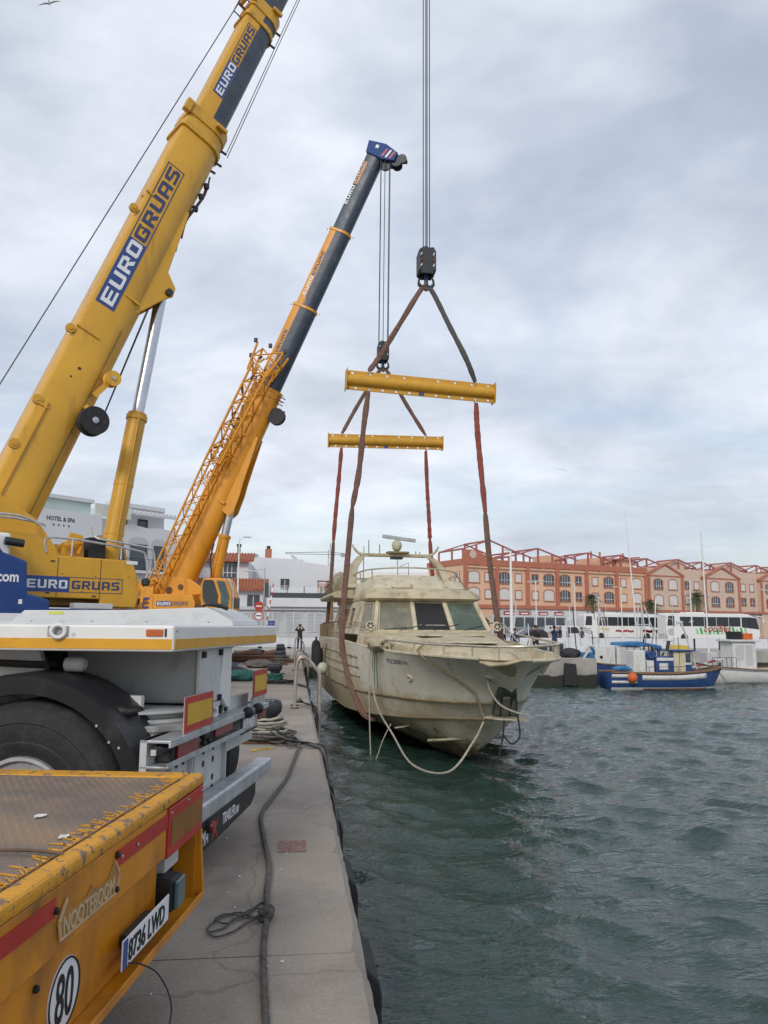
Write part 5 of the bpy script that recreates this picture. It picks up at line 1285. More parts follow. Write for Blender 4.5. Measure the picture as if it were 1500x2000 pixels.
# registration on the topside
def hull_text(s, y0, v0, size, L):
    ob = font_mesh(s, 1.0, 'lettering', 'decal_navy', hull, Matrix.Identity(4), ext=0, bold=.01)
    wx = max(v.co.x for v in ob.data.vertices)
    for v in ob.data.vertices:
        v.co = hull_pt(y0 - v.co.x / wx * L, v0 + v.co.y * size, -1, .006)
hull_text('PGL500KVA', -3.9, .74, .13, 1.15)
# hawse holes
for y, v, r in ((-7.25, .46, .10), (-4.75, .46, .08)):
    p = hull_pt(y, v, -1, .01); a = hull_pt(y - .1, v, -1); b_ = hull_pt(y, v + .05, -1); nn = (a - hull_pt(y, v, -1)).cross(b_ - hull_pt(y, v, -1)).normalized()
    nn = nn if nn.x < 0 else -nn
    mb = MB(); mb.lathe([(r, -.02), (r, .03), (r * .7, .035), (r * .66, .0)], p, nn, 18); hh = mb.build('hawse_rim', 'silt_light', hull)
    mb = MB(); mb.lathe([(r * .65, .001), (r * .65, .006)], p, nn, 16); mb.build('hawse_hole', 'black', hh)
# anchor pocket: dark box on the stem with plate floor and anchor
ap = Vector((-.02, -7.08, .13))
ex_, ey_ = Vector((.95, -.31, 0)).normalized(), Vector((-.1, -.62, .78)).normalized()
ez_ = ex_.cross(ey_).normalized(); ez_ = ez_ if ez_.y < 0 else -ez_
M['pocket_green'] = mat('pocket_green', (.03, .05, .038), .6, var=.35, scale=6, dirt=(.13, .12, .08), amt=.5, dscale=5, bump=.6)
M['anchor_grey'] = mat('anchor_grey', (.15, .15, .12), .75, var=.35, scale=7, dirt=(.05, .055, .04), amt=.5, dscale=7, bump=.6)
mb = MB(); mb.prism([(-.18, .36), (-.12, .42), (.15, .42), (.19, .36), (.24, -.02), (.25, -.26), (-.25, -.26), (-.26, .02)], ap - ez_ * .10, ex_, ey_, ez_, .20); pk = mb.build('anchor_pocket', 'pocket_green', yc, bevel=.03)
mb = MB(); mb.prism([(-.40, -.04), (-.1, -.28), (.50, -.26), (.40, .16), (-.36, .22)], ap + Vector((-.02, .02, -.30)), (.92, -.38, 0), (.38, .92, .0), (.0, .0, 1), .03); mb.build('anchor_shelf', 'silt_light', yc, bevel=.01)
mb = MB(); mb.prism([(-.07, .30), (.07, .30), (.09, -.05), (.06, -.20), (-.06, -.20), (-.09, -.05)], ap + ez_ * .102, ex_, ey_, ez_, .06); an = mb.build('anchor', 'anchor_grey', yc, bevel=.02)
for s in (-1, 1):
    mb = MB(); mb.prism([(s * .10, -.16), (s * .21, -.20), (s * .19, .10), (s * .14, .26), (s * .11, .12)], ap + ez_ * .104, ex_, ey_, ez_, .05); mb.build('fluke', 'anchor_grey', an, bevel=.015)
# trunk cabin on the foredeck
tr = []
for y, w, z in ((-5.9, .55, .90), (-5.4, .85, 1.08), (-4.5, 1.12, 1.18), (-3.0, 1.45, 1.30), (-1.2, 1.80, 1.42), (.4, 2.02, 1.50)):
    tr.append([(-w - .12, y, .70), (-w, y, z - .10), (-w + .15, y, z), (0, y, z + .07), (w - .15, y, z), (w, y, z - .10), (w + .12, y, .70)])
mb = MB(); mb.loft(tr); mb.build('trunk_cabin', 'silt', yc, sharp=40)
mb = MB(); mb.prism([(-.6, -4.7), (.6, -4.7), (1.0, -3.4), (-1.0, -3.4)], (0, 0, 1.265), (1, 0, 0), (0, 1, 0), (0, 0, 1), .03); mb.build('sun_pad', 'silt_light', yc, bevel=.02)
for x, y in ((-.5, -2.4), (.8, -1.9)):
    mb = MB(); mb.bb(x - .3, x + .3, y - .3, y + .3, 1.40, 1.44); mb.build('deck_hatch', 'silt_light', yc, bevel=.015)
mb = MB(); mb.bb(-1.72, 1.72, -.62, -.50, 1.44, 1.53); mb.build('breakwater', 'silt', yc, bevel=.02)
# wheelhouse
lo = [(-1.64, -.25), (1.88, -.25), (2.16, .65), (2.1, 7.6), (-2.1, 7.6), (-2.10, .75)]
hi = [(-1.45, .62), (1.62, .62), (1.80, 1.25), (1.82, 7.4), (-1.82, 7.4), (-1.80, 1.35)]
Z0, Z1 = 1.40, 2.42
mb = MB(); mb.loft([[(x, y, Z0) for x, y in lo], [(x, y, Z1) for x, y in hi]], sm=False); wh = mb.build('wheelhouse', 'silt_light', yc, bevel=.03)
def wface(i, j, a, b, c, d):
    """patch on wheelhouse wall between corners i and j: a..b along, c..d up"""
    def P(u, v):
        l = Vector(lo[i] + (Z0,)).lerp(Vector(lo[j] + (Z0,)), u); h = Vector(hi[i] + (Z1,)).lerp(Vector(hi[j] + (Z1,)), u)
        return l.lerp(h, v)
    return [P(a, c), P(b, c), P(b, d), P(a, d)]
def window(name, m, q, depth=.012, frame=.035):
    q = [Vector(p) for p in q]; n = (q[1] - q[0]).cross(q[3] - q[0]).normalized()
    ctr = sum(q, Vector()) / 4
    if n.dot(ctr - Vector((0, 3.5, ctr.z))) < 0: n = -n
    mb = MB(); mb.add([p + n * .004 for p in q] + [p + n * depth for p in q], [(0, 1, 2, 3), (4, 5, 6, 7), (0, 1, 5, 4), (1, 2, 6, 5), (2, 3, 7, 6), (3, 0, 4, 7)]); w = mb.build(name, m, wh)
    for k in range(4):
        mb = MB(); mb.bar(q[k] + n * .02, q[(k + 1) % 4] + n * .02, frame, .04, up=n); mb.build('window_frame', 'silt', w)
    return w
window('windscreen_pane', 'pane_silt', wface(0, 1, .035, .335, .11, .93))
window('dark_interior_pane', 'black', wface(0, 1, .365, .655, .11, .93))  # missing pane: wall stays closed, black sheet paints the unlit cabin behind
window('windscreen_pane', 'pane_green', wface(0, 1, .69, .97, .11, .93))
window('quarter_pane', 'pane_silt', wface(5, 0, .30, .92, .14, .90))
window('quarter_pane', 'pane_green', wface(1, 2, .08, .70, .14, .90))
for a, b in ((.10, .26), (.30, .50), (.54, .75)):
    window('side_window', 'glass_dark', wface(4, 5, 1 - b, 1 - a, .22, .80)); window('side_window', 'glass_dark', wface(2, 3, a, b, .22, .80))
mb = MB(); q = wface(0, 1, .39, .62, .28, .3); mb.tube([q[0] + Vector((0, -.01, 0)), q[1] + Vector((0, -.01, 0))], .018, 6); mb.build('grab_rail', 'rail_steel', wh)
for u in (.01, .35, .672, .99):
    q = wface(0, 1, u - .012, u + .012, .10, .97); n = Vector((0, -1, .6)).normalized()
    mb = MB(); mb.bar((q[0] + q[1]) / 2 + n * .03, (q[2] + q[3]) / 2 + n * .03, .10, .06, up=n); mb.build('mullion', 'silt_light', wh, bevel=.015)
for a, b in (((-.9, -.42, 1.55), (-.15, -.30, 1.70)), ((.1, -.42, 1.55), (.85, -.30, 1.72)), ((1.0, -.42, 1.55), (1.55, -.3, 1.68)), ((-1.35, -.42, 1.56), (-.7, -.3, 1.62))):
    mb = MB(); mb.tube([a, b], .016, 6); mb.build('wiper', 'black', wh)
for x in (-1.75, 2.02):
    p = Vector((x, -.28, 1.66))
    mb = MB(); mb.lathe([(.02, -.04), (.13, -.04), (.145, 0), (.13, .03), (.11, .03), (.11, .01), (.02, .01)], p, (0, -1, .1), 18); sl_ = mb.build('searchlight', 'silt_light', wh)
    for a in range(6):
        mb = MB(); mb.lathe([(.028, .012), (.028, .02)], p + Vector((.07 * math.cos(a * 1.047), 0, .07 * math.sin(a * 1.047))), (0, -1, .1), 8); mb.build('lamp_cell', 'black', sl_)
# brow and roof
def rr(w, yf, yb, z, c):
    return [(-w + c, yf, z), (w - c, yf, z), (w - c * .35, yf + c * .4, z), (w, yf + c * 1.1, z), (w, yb, z), (-w, yb, z), (-w, yf + c * 1.1, z), (-w + c * .35, yf + c * .4, z)]
mb = MB(); mb.loft([rr(1.72, .46, 8.2, 2.40, .35), rr(1.80, .36, 8.3, 2.48, .38), rr(1.80, .50, 8.3, 2.64, .40), rr(1.72, .85, 8.3, 2.78, .45), rr(1.55, 1.3, 8.2, 2.83, .45)]); rf = mb.build('roof', 'silt', yc, sharp=50)
mb = MB(); mb.loft([rr(1.66, 1.25, 8.0, 2.80, .5), rr(1.60, 1.55, 8.0, 3.06, .5), rr(1.50, 1.70, 8.0, 3.10, .5)]); mb.build('flybridge_coaming', 'silt_light', yc, sharp=50)
mb = MB(); mb.loft([rr(1.25, 2.6, 6.0, 3.08, .4), rr(1.15, 3.0, 6.0, 3.32, .4), rr(1.05, 3.1, 6.0, 3.35, .4)]); mb.build('helm_console', 'silt_light', yc, sharp=50)
hx = [(-.95, 1.05), (-.35, 1.05), (-.35, 1.38), (-.95, 1.38)]
for k in range(4):
    a, b = hx[k], hx[(k + 1) % 4]; z = lambda p: 2.80 + (p[1] - 1.05) * .16
    mb = MB(); mb.tube([(a[0] + .1, a[1], z(a) + .01), (b[0] + .1, b[1], z(b) + .01)], .02, 6); mb.build('hatch_rim', 'silt_dark', rf)
mb = MB(); mb.tube([(-.55, 1.05, 2.81), (-.55, 1.38, 2.86)], .014, 6); mb.build('hatch_rim', 'silt_dark', rf)
mb = MB(); mb.bb(.85, 1.45, .98, 1.06, 2.785, 2.80); mb.build('vent_slot', 'black', rf)
# overhang of the side deck, aft
mb = MB(); mb.loft([[(-2.45, y, 2.58), (-2.52, y, 2.66), (-2.35, y, 2.80), (-1.8, y, 2.84), (-1.8, y, 2.56)] for y in (3.2, 4.2, 8.0)]); mb.build('side_overhang', 'silt', yc, sharp=50)
mb = MB(); mb.loft([[(2.45, y, 2.58), (2.52, y, 2.66), (2.35, y, 2.80), (1.8, y, 2.84), (1.8, y, 2.56)] for y in (3.2, 4.2, 8.0)]); mb.build('side_overhang', 'silt', yc, sharp=50)
# radar arch
for s in (-1, 1):
    A = [(1.78, 4.3, 2.95), (1.72, 4.7, 3.35), (1.58, 5.0, 3.75), (1.30, 5.2, 4.10), (.95, 5.3, 4.22)]
    rg = []
    for i, (x, y, z) in enumerate(A):
        wd = .62 - .09 * i; th = .21 - .03 * i
        rg.append([(s * (x - th), y - wd / 2, z), (s * (x + th), y - wd / 2, z), (s * (x + th), y + wd / 2, z + .05), (s * (x - th), y + wd / 2, z + .05)])
    mb = MB(); mb.loft(rg); mb.build('arch_leg', 'silt', yc, bevel=.03, sharp=50)
    mb = MB(); mb.tube(smooth_pts([(s * 1.15, 5.3, 4.18), (s * 1.38, 5.3, 4.28), (s * 1.55, 5.3, 4.46), (s * 1.60, 5.3, 4.58)]), [.06] * 6 + [.045] * 7 + [.03] * 5 + [.02], 8); mb.build('arch_horn', 'silt_light', yc)
mb = MB(); mb.bb(-1.18, 1.18, 5.12, 5.48, 4.16, 4.26); mb.build('arch_beam', 'silt', yc, bevel=.02)
mb = MB(); mb.bb(-.35, .45, 5.0, 5.5, 4.262, 4.34); mb.build('radar_base', 'silt_dark', yc, bevel=.02)
mb = MB(); mb.sphere((.02, 5.2, 4.56), .19, 16, (1, 1, 1.15)); mb.build('radar_dome', mat('dome', (.46, .45, .30), .6, var=.2, scale=8), yc)
mb = MB(); mb.bar((-.52, 5.2, 4.90), (.72, 5.2, 4.76), .10, .13); rb_ = mb.build('radar_bar', mat('radar_grey', (.40, .42, .42), .5, var=.15), yc, bevel=.02)
mb = MB(); mb.tube([(.05, 5.2, 4.70), (.07, 5.2, 4.82)], .05, 8); mb.build('radar_spindle', 'silt_dark', yc)
mb = MB(); mb.bb(-.22, .22, 5.0, 5.3, 4.06, 4.155); mb.build('horn_speaker', 'dark_steel', yc, bevel=.02)
for x, z in ((-1.0, 4.75), (-.6, 4.6), (.75, 4.38), (.9, 4.36)):
    mb = MB(); mb.tube([(x, 5.3, 4.26), (x, 5.3, z)], .016, 5); mb.build('antenna', 'dark_steel', yc)
mb = MB(); mb.tube([(-1.15, 5.6, 2.9), (-1.14, 5.6, 4.55)], .018, 6); mb.build('flag_pole', 'rail_steel', yc)
mb = MB(); mb.tube([(.05, 5.25, 4.06), (.07, 5.25, 3.5)], .012, 5); mb.build('loose_cable', 'black', yc)
mb = MB(); mb.tube([(.07, 5.25, 3.75), (.45, 5.2, 3.95), (.46, 5.2, 3.45)], .012, 5); mb.build('loose_cable', 'black', yc)
# flybridge rail
fr = [(-1.62, 6, 3.42), (-1.60, 3.2, 3.44), (-1.35, 2.2, 3.46), (-.6, 1.85, 3.50), (.2, 1.8, 3.50), (1.0, 1.95, 3.46), (1.5, 2.5, 3.42), (1.72, 3.2, 3.38), (1.8, 5.5, 3.34)]
mb = MB(); mb.tube(smooth_pts(fr, 5), .026, 7); mb.build('flybridge_rail', 'rail_steel', yc)
for p in (fr[1], fr[2], fr[6], fr[7]):
    mb = MB(); mb.tube([p, (p[0] * .97, p[1] + .05, 3.05)], .02, 6); mb.build('rail_post', 'rail_steel', yc)
mb = MB(); mb.tube([(1.72, 3.2, 3.38), (1.95, 2.6, 2.85)], .022, 6); mb.build('rail_post', 'silt_dark', yc)
# foredeck rails, both sides, meeting at the bow
def rail_pt(y, s, h): return Vector((s * max(hermite(y, *H_WS) - .05, .05), y, hermite(y, *H_ZS) + h))
rl = [rail_pt(y, -1, .24 if y < -5 else .26) for y in (-2.9, -4, -5, -6, -7, -7.7, -8.25)] + [Vector((0, -8.55, 1.30))] + [rail_pt(y, 1, .28) for y in (-8.25, -7.7, -7, -6, -5, -3, -1)]
mb = MB(); mb.tube(smooth_pts(rl, 5), .026, 8); mb.build('bow_rail', 'rail_steel', yc)
for y, s in ((-2.95, -1), (-4.2, -1), (-5.6, -1), (-6.8, -1), (-7.7, -1), (-8.3, -1), (-8.2, 1), (-7.6, 1), (-6.6, 1), (-5, 1), (-3, 1)):
    a = rail_pt(y, s, .25); b = rail_pt(y, s, .0)
    mb = MB(); mb.tube([a, b], .02, 7); mb.build('rail_post', 'rail_steel', yc)
# side rail and slats aft
for s in (-1, 1):
    mb = MB(); mb.tube([rail_pt(y, s, .55) for y in (1, 4, 7, 10, 11.5)], .022, 6); mb.build('side_rail', 'rust', yc)
    for k in range(14):
        y = 3.2 + k * .62; mb = MB(); mb.bar(rail_pt(y, s, .0), rail_pt(y + .05, s, .55), .10, .03, up=(s, 0, 0)); mb.build('rail_slat', 'silt_dark', yc)
    mb = MB(); mb.tube([rail_pt(-1.5, s, .02), Vector((s * 2.1, -.6, 1.75)), Vector((s * 2.06, .6, 1.78)), Vector((s * 2.15, 2.5, 1.74))], .02, 6); mb.build('side_rail', 'rail_steel', yc)
mb = MB(); mb.bb(-1.7, 1.7, 7.7, 11.6, .9, 1.5); mb.build('aft_cabin', 'silt', yc, bevel=.05)
for y, z, h in ((.3, .86, .10), (1.2, .66, .08), (-.8, .72, .08)):
    p = hull_pt(y, z, -1, .01); mb = MB(); mb.box(p, (.05, .26, h)); mb.build('port_light', 'silt_dark', hull, bevel=.02)
for z in (.30, .50, .72):
    mb = MB(); mb.tube([hull_pt(y, z, -1, .01) for y in (-1.5, -.5, 1, 3, 5, 7)], .02, 5); mb.build('plank_line', 'silt_dark', hull)

# things hanging on the yacht
def lumpy(name, c, d, m, label, cat, seed, n=14, amp=.25, rot=0):
    q = np.random.RandomState(seed); mb = MB(); rings = []
    for i in range(n):
        a = -math.pi / 2 + math.pi * i / (n - 1); ring = []
        for k in range(n * 2):
            th = math.pi * k / n
            f = 1 + amp * (math.sin(3 * th + 2 * a + seed) * .5 + math.sin(5 * th - 3 * a) * .3 + q.randn() * .16)
            p = Vector((math.cos(a) * math.cos(th) * d[0] * f, math.cos(a) * math.sin(th) * d[1] * f, math.sin(a) * d[2] * (1 + amp * .4 * q.randn() * .3)))
            ring.append(Vector(c) + rotz(rot) @ p)
        rings.append(ring)
    mb.loft(rings); ob = mb.build(name, m, None, sharp=60)
    return tag(ob, label, cat)
defm('old_tarp', (.40, .35, .24), .85, var=.25, scale=5, dirt=(.22, .17, .10), amt=.45, dscale=5, bump=.8, bscale=14)
YM = Matrix.Translation((3.895, 22.508, 0)) @ Matrix.Rotation(R(3), 4, 'Z')
tp_ = lumpy('tarpaulin', YM @ Vector((-1.98, -3.25, 1.20)), (.28, .85, .20), 'old_tarp', 'crumpled muddy tarpaulin bundled over the near gunwale of the yacht', 'tarpaulin', 3, 16, .35, R(3))
lumpy('tarpaulin', YM @ Vector((-2.0, 5.6, 3.15)), (.28, .55, .42), 'old_tarp', 'ragged brown canvas heap on the flybridge edge above the stern', 'tarpaulin', 8, 12, .35)
for k, (y, z, lab) in enumerate(((7.4, .62, 'dark fender hanging highest at the left side of the yacht stern'), (6.2, .40, 'dark fender hanging lower, in front of the other one at the yacht stern'))):
    p = YM @ Vector((-2.68, y, z))
    mb = MB(); mb.lathe([(.03, -.52), (.13, -.44), (.17, -.3), (.17, .3), (.13, .44), (.04, .50), (.03, .62)], p, (0, 0, 1), 16); f_ = mb.build('boat_fender', 'rubber'); tag(f_, lab, 'fender', 'fenders at the yacht stern')
mb = MB(); mb.sphere((1.0, 27.0, .2), .19, 18, (1, 1, 1.1)); by = mb.build('buoy_ball', mat('buoy_white', (.60, .58, .48), .6, var=.12, scale=7, dirt=(.35, .3, .2), amt=.35, dscale=6), None)
bo = thing('mooring_buoy', 'off white round buoy hanging between quay and yacht stern', 'buoy', (1.05, 27.0, -.15))
by.parent = bo; by.location = Vector(by.location) - Vector(bo.location)
mb = MB(Matrix.Translation((-1.05, -27.0, .15))); mb.tube([(1.05, 27, .36), (1.12, 27.4, .9), (1.2, 27.8, 1.25)], .015, 6); mb.build('lanyard', 'rope_dark', bo)
# ropes from the bow and the tarp
def rope(pts, r, m, label, sub=8, lay=True, cat='rope', twist=0):
    P = smooth_pts(pts, sub); mb = MB()
    if twist:      # laid rope: three strands winding round the core
        o = P
        acc = 0; L = [0]
        for i in range(1, len(o)): acc += (o[i] - o[i - 1]).length; L.append(acc)
        N = int(acc / (r * 1.1)) + 2
        pts2 = []
        j = 0
        for i in range(N):
            s = acc * i / (N - 1)
            while j < len(L) - 2 and L[j + 1] < s: j += 1
            f = (s - L[j]) / max(L[j + 1] - L[j], 1e-6); pts2.append((o[j].lerp(o[j + 1], f), s))
        for st in range(3):
            S = []
            for i, (p, s) in enumerate(pts2):
                d = (pts2[min(i + 1, N - 1)][0] - pts2[max(i - 1, 0)][0]).normalized()
                x = d.cross(Vector((0, 0, 1))); x = x.normalized() if x.length > .1 else Vector((1, 0, 0)); y = d.cross(x)
                a = s * twist + st * 2.094
                S.append(p + (x * math.cos(a) + y * math.sin(a)) * r * .5)
            mb.tube(S, r * .56, 6)
    else:
        mb.tube(P, r, 7)
    ob = mb.build('mooring_rope' if cat == 'rope' else cat, m, None, sharp=80)
    return tag(ob, label, cat)
def yp(x, y, z): return YM @ Vector((x, y, z))
def hull_low(y, f, off=.06):
    h = hull_half(y); p, q = h[4], h[2]; return Vector((-(p[0] + (q[0] - p[0]) * f) - off * (1 - f), y, p[1] + (q[1] - p[1]) * f - off * .5))
strap('lifting_sling', [(1.62, YF, 5.15), (1.50, YF, 3.6), (1.40, YF - .03, 2.2), yp(*hull_pt(.0, 1.0, -1, .07)), yp(*hull_pt(-.1, .6, -1, .06)), yp(*hull_pt(-.4, .2, -1, .06)), yp(*hull_pt(-.75, .0, -1, .06)), yp(*hull_low(-1.3, .0)), yp(*hull_low(-1.6, .25))], .17, .09, 'sling_brown', 'brown sling running down over the left flank of the yacht hull', seed=5, bunch=.12)
h1 = yp(*hull_pt(-3.3, 1.0, -1, .06)); h2 = yp(-.45, -7.0, -.22)
rope([h1, h1 + Vector((-.02, -.05, -.6)), h1 + Vector((.10, -.2, -1.35)), h1 + Vector((.45, -.5, -1.98)), (h1 + h2) / 2 + Vector((-.28, -.4, -1.72)), h2 + Vector((-.75, -.1, -.95)), h2 + Vector((-.22, .0, -.4)), h2], .024, 'rope_pale', 'pale rope drooping in a long loop in front of the yacht hull', 8)
h0 = yp(*hull_pt(-3.2, 1.0, -1, .10))
rope([h0, h0 + Vector((-.02, -.1, -.8)), h0 + Vector((.0, -.15, -1.8)), h0 + Vector((.04, -.3, -3.0))], .018, 'rope_pale', 'thin pale rope hanging straight from the tarpaulin into the water')
h3 = h1 + Vector((.42, -.35, -1.75))
rope([h3, h3 + Vector((-.2, -.1, -.35)), h3 + Vector((-.36, -.2, -.75)), h3 + Vector((-.5, -.3, -1.0))], .012, 'rope_pale', 'frayed thin rope slanting into the water under the pale loop')
r1 = yp(*(rail_pt(-6.0, -1, .22))); hw = yp(*hull_pt(-7.25, .46, -1, .05))
rope([r1, yp(*hull_pt(-6.1, .99, -1, .06)), yp(*hull_pt(-6.55, .3, -1, .06)), yp(-.44, -6.85, -.05), yp(-.42, -6.95, -.2)], .020, 'silt_dark', 'dark rope from the bow rail down to the anchor shelf')
rope([hw, hw + Vector((.02, -.06, -.2)), yp(-.26, -7.42, .16), yp(.0, -7.58, .02), yp(.28, -7.6, -.04)], .020, 'rope_pale', 'pale rope from the hawse hole looping across the anchor')
rope([yp(-.12, -7.3, -.14), yp(-.16, -7.25, -.6), yp(-.3, -7.2, -1.2), yp(-.36, -7.2, -1.6)], .018, 'rope_dark', 'black rope hanging from the anchor shelf into the water')
rope([yp(.1, -7.45, -.04), yp(.12, -7.5, -.45), yp(-.02, -7.4, -.60), yp(-.14, -7.3, -.45)], .018, 'rope_dark', 'short black rope looped under the anchor')
for k in range(3):
    a = h1 + Vector((-.03 + .05 * k, 0, 0)); 
    rope([a, a + Vector((.02, -.04, -.35)), a + Vector((.03 * k, -.06, -.75 - .1 * k))], .011, 'rope_green' if k == 1 else 'rope_grey', ('short grey', 'short green', 'longer grey')[k] + ' rope end dangling below the tarpaulin on the gunwale')

# ================================================================== buildings
def win(parent, u, z, w, h, kind, arch=0.0, y=0.0, fm='brick_red', pane='shutter', fw=.12, sill=True, bars=0):
    """window on the wall plane y (facing -y), centred on u, bottom z"""
    n = 8
    def outline(e):
        p = [(-w / 2 - e, -e), (w / 2 + e, -e), (w / 2 + e, h - arch + e * .3)]
        if arch:
            for k in range(1, n):
                a = math.pi * k / n; p.append(((w / 2 + e) * math.cos(a), h - arch + (arch + e) * math.sin(a)))
        else:
            p[-1] = (w / 2 + e, h + e)
        p.append((-w / 2 - e, (h - arch + e * .3) if arch else h + e))
        return p
    o_, i_ = outline(fw), outline(0)
    m = len(o_)
    vs = [(u + a, y - d, z + b) for d in (.002, .09) for a, b in o_] + [(u + a, y - d, z + b) for d in (.002, .09) for a, b in i_]
    fs = []
    for k in range(m):
        q = (k + 1) % m
        fs += [(k, q, m + q, m + k), (m + k, m + q, 3 * m + q, 3 * m + k), (2 * m + k, 2 * m + q, 3 * m + q, 3 * m + k)]
    f = MB().add(vs, fs).build('window', fm, parent)
    mb = MB(); mb.prism(i_, (u, y - .004, z), (1, 0, 0), (0, 0, 1), (0, -1, 0), .02)
    mb.build('pane' if pane != 'shutter' else 'shutter', pane, f)
    if pane != 'shutter' and bars is not None:
        t = .055
        mb = MB()
        for x in ([0] if w < 1.4 else [-w / 4, 0, w / 4]): mb.bb(u + x - t / 2, u + x + t / 2, y - .05, y - .026, z + .02, z + h - .05)
        mb.bb(u - w / 2, u + w / 2, y - .055, y - .05, z + h * .28, z + h * .28 + t)
        mb.build('glazing_bars', 'white_paint', f)
    if sill:
        mb = MB(); mb.bb(u - w / 2 - fw, u + w / 2 + fw, y - .16, y - .092, z - fw, z - .02); mb.build('sill', fm, f)
    return f
def rail_fence(parent, x0, x1, y, z0, z1, n, m='dark_steel', r=.02):
    mb = MB(); mb.bb(x0, x1, y - r, y + r, z1 - .05, z1); mb.build('balcony_rail', m, parent)
    for k in range(n + 1):
        x = x0 + (x1 - x0) * k / n
        mb = MB(); mb.bb(x - r * .7, x + r * .7, y - r * .7, y + r * .7, z0, z1 - .05); mb.build('baluster', m, parent)

# --- orange apartment block
ap_ = thing('apartment_block', 'orange apartment block with red pilasters and roof pergolas behind the yacht bow', 'building', (25.7, 116, 0), R(20.3))
rw = random.Random(21)
mb = MB(); mb.bb(0, 37.9, .0, 11, 0, 11.5); mb.build('wall', 'orange_wall', ap_)
mb = MB(); mb.bb(-.15, 38.0, -.22, 11.2, 11.2, 12.1); mb.build('parapet', 'brick_red', ap_)
for a, b in ((.5, 5.7), (6.4, 11.6), (12.3, 17.6), (18.4, 23.8), (24.6, 30.4), (31.2, 37.3)):
    mb = MB(); mb.bb(a, b, -.30, -.002, 10.75, 10.95); mb.build('hood_mould', 'orange_wall', ap_)
    mb = MB(); mb.prism([(-.5, 0), (.5, 0), (.38, -.35), (0, -.5), (-.38, -.35)], ((a + b) / 2, -.23, 11.2), (1, 0, 0), (0, 0, 1), (0, -1, 0), .06); mb.build('keystone', 'brick_red', ap_)
mb = MB(); mb.bb(-.2, 38.05, -.35, 11.1, 4.55, 5.1); mb.build('string_course', 'brick_red', ap_)
for s in (.16, 6.03, 11.94, 17.98, 24.2, 30.85, 37.66):
    mb = MB(); mb.bb(s - .32, s + .32, -.28, .0, 5.1, 11.2); mb.build('pilaster', 'brick_red', ap_)
ar = [1.75, 7.5, 16.3, 19.63, 29.1, 35.6]; sq = [4.4, 10.2, 13.5, 22.5, 26.1, 32.5]
glass_up = {7.5, 16.3, 19.63, 29.1}; glass_lo = {19.63, 29.1}
for s in ar:
    for z, g in ((8.5, glass_up), (5.95, glass_lo)):
        win(ap_, s, z, 2.0, 1.72, 'arch', .42, pane='glass_window' if s in g else 'shutter')
for s in sq:
    for z, g in ((8.75, {13.5, 22.5}), (6.1, {22.5})):
        win(ap_, s, z, 1.15, 1.3, 'sq', pane='glass_window' if s in g else 'shutter')
# left return of the block
for y in (1.7, 5.2, 8.4):
    for z in (8.55, 5.95):
        mb = MB(); mb.bb(-.10, -.002, y - .55, y + .55, z - .1, z + 1.6); w_ = mb.build('window', 'brick_red', ap_)
        mb = MB(); mb.bb(-.13, -.101, y - .43, y + .43, z, z + 1.5); mb.build('shutter', 'shutter', w_)
# raised corner with medallion
mb = MB(); mb.prism([(-.15, 12.1), (6.0, 12.1), (6.0, 12.4), (3.4, 12.9), (2.9, 13.5), (.3, 13.5), (-.15, 13.0)], (0, -.22, 0), (1, 0, 0), (0, 0, 1), (0, 1, 0), .4); mb.build('corner_parapet', 'brick_red', ap_)
mb = MB(); mb.lathe([(.62, 0), (.62, .06), (.45, .08)], (1.5, -.225, 12.75), (0, -1, 0), 20); mb.build('medallion', 'beige_wall', ap_)
# roof rooms
for s, w in ((17.8, 3.0), (27.6, 4.6), (33.2, 4.0)):
    mb = MB(); mb.bb(s, s + w, 2.2, 6, 11.5, 13.6); mb.build('roof_room', 'orange_wall', ap_)
mb = MB(); mb.prism([(32.0, 13.4), (38.2, 14.0), (38.2, 14.25), (32.0, 13.65)], (0, 1.6, 0), (1, 0, 0), (0, 0, 1), (0, 1, 0), 4.6); mb.build('roof_slope', 'brick_red', ap_)
for s in (28.6, 30.6, 36.0):
    mb = MB(); mb.tube([(s, 3.5, 13.4), (s, 3.5, 14.9)], .18, 8); mb.build('chimney_pipe', 'brick_red', ap_)
# pergolas: gabled timber frames
def pergola(parent, s0, s1, y0, y1, z0, ze, zp, m='pergola_red', n=2):
    mid = (s0 + s1) / 2; t = .12
    for y in (y0, y1):
        for a, b in (((s0, ze), (mid, zp)), ((mid, zp), (s1, ze))):
            mb = MB(); mb.bar((a[0], y, a[1]), (b[0], y, b[1]), t * 1.6, t * 2.2, up=(0, 1, 0)); mb.build('pergola_beam', m, parent)
        for f in [k / (n * 2) for k in range(n * 2 + 1)]:
            s = s0 + (s1 - s0) * f; zt = ze + (zp - ze) * (1 - abs(f - .5) * 2)
            if zt - z0 > .4:
                mb = MB(); mb.bb(s - t, s + t, y - t, y + t, z0, zt - .1); mb.build('pergola_post', m, parent)
    for s, z in ((s0, ze), (mid, zp), (s1, ze)):
        mb = MB(); mb.bar((s, y0, z), (s, y1, z), t * 1.6, t * 2.2); mb.build('pergola_beam', m, parent)
pergola(ap_, .0, 10.0, .3, 7.5, 12.1, 13.6, 15.2)
pergola(ap_, 8.8, 20.5, .5, 6.5, 12.1, 12.8, 14.4)
pergola(ap_, 19.5, 31.0, .5, 6.5, 12.1, 12.8, 14.2)
pergola(ap_, 29.5, 37.5, 1.5, 6.0, 12.1, 13.2, 14.3, n=1)
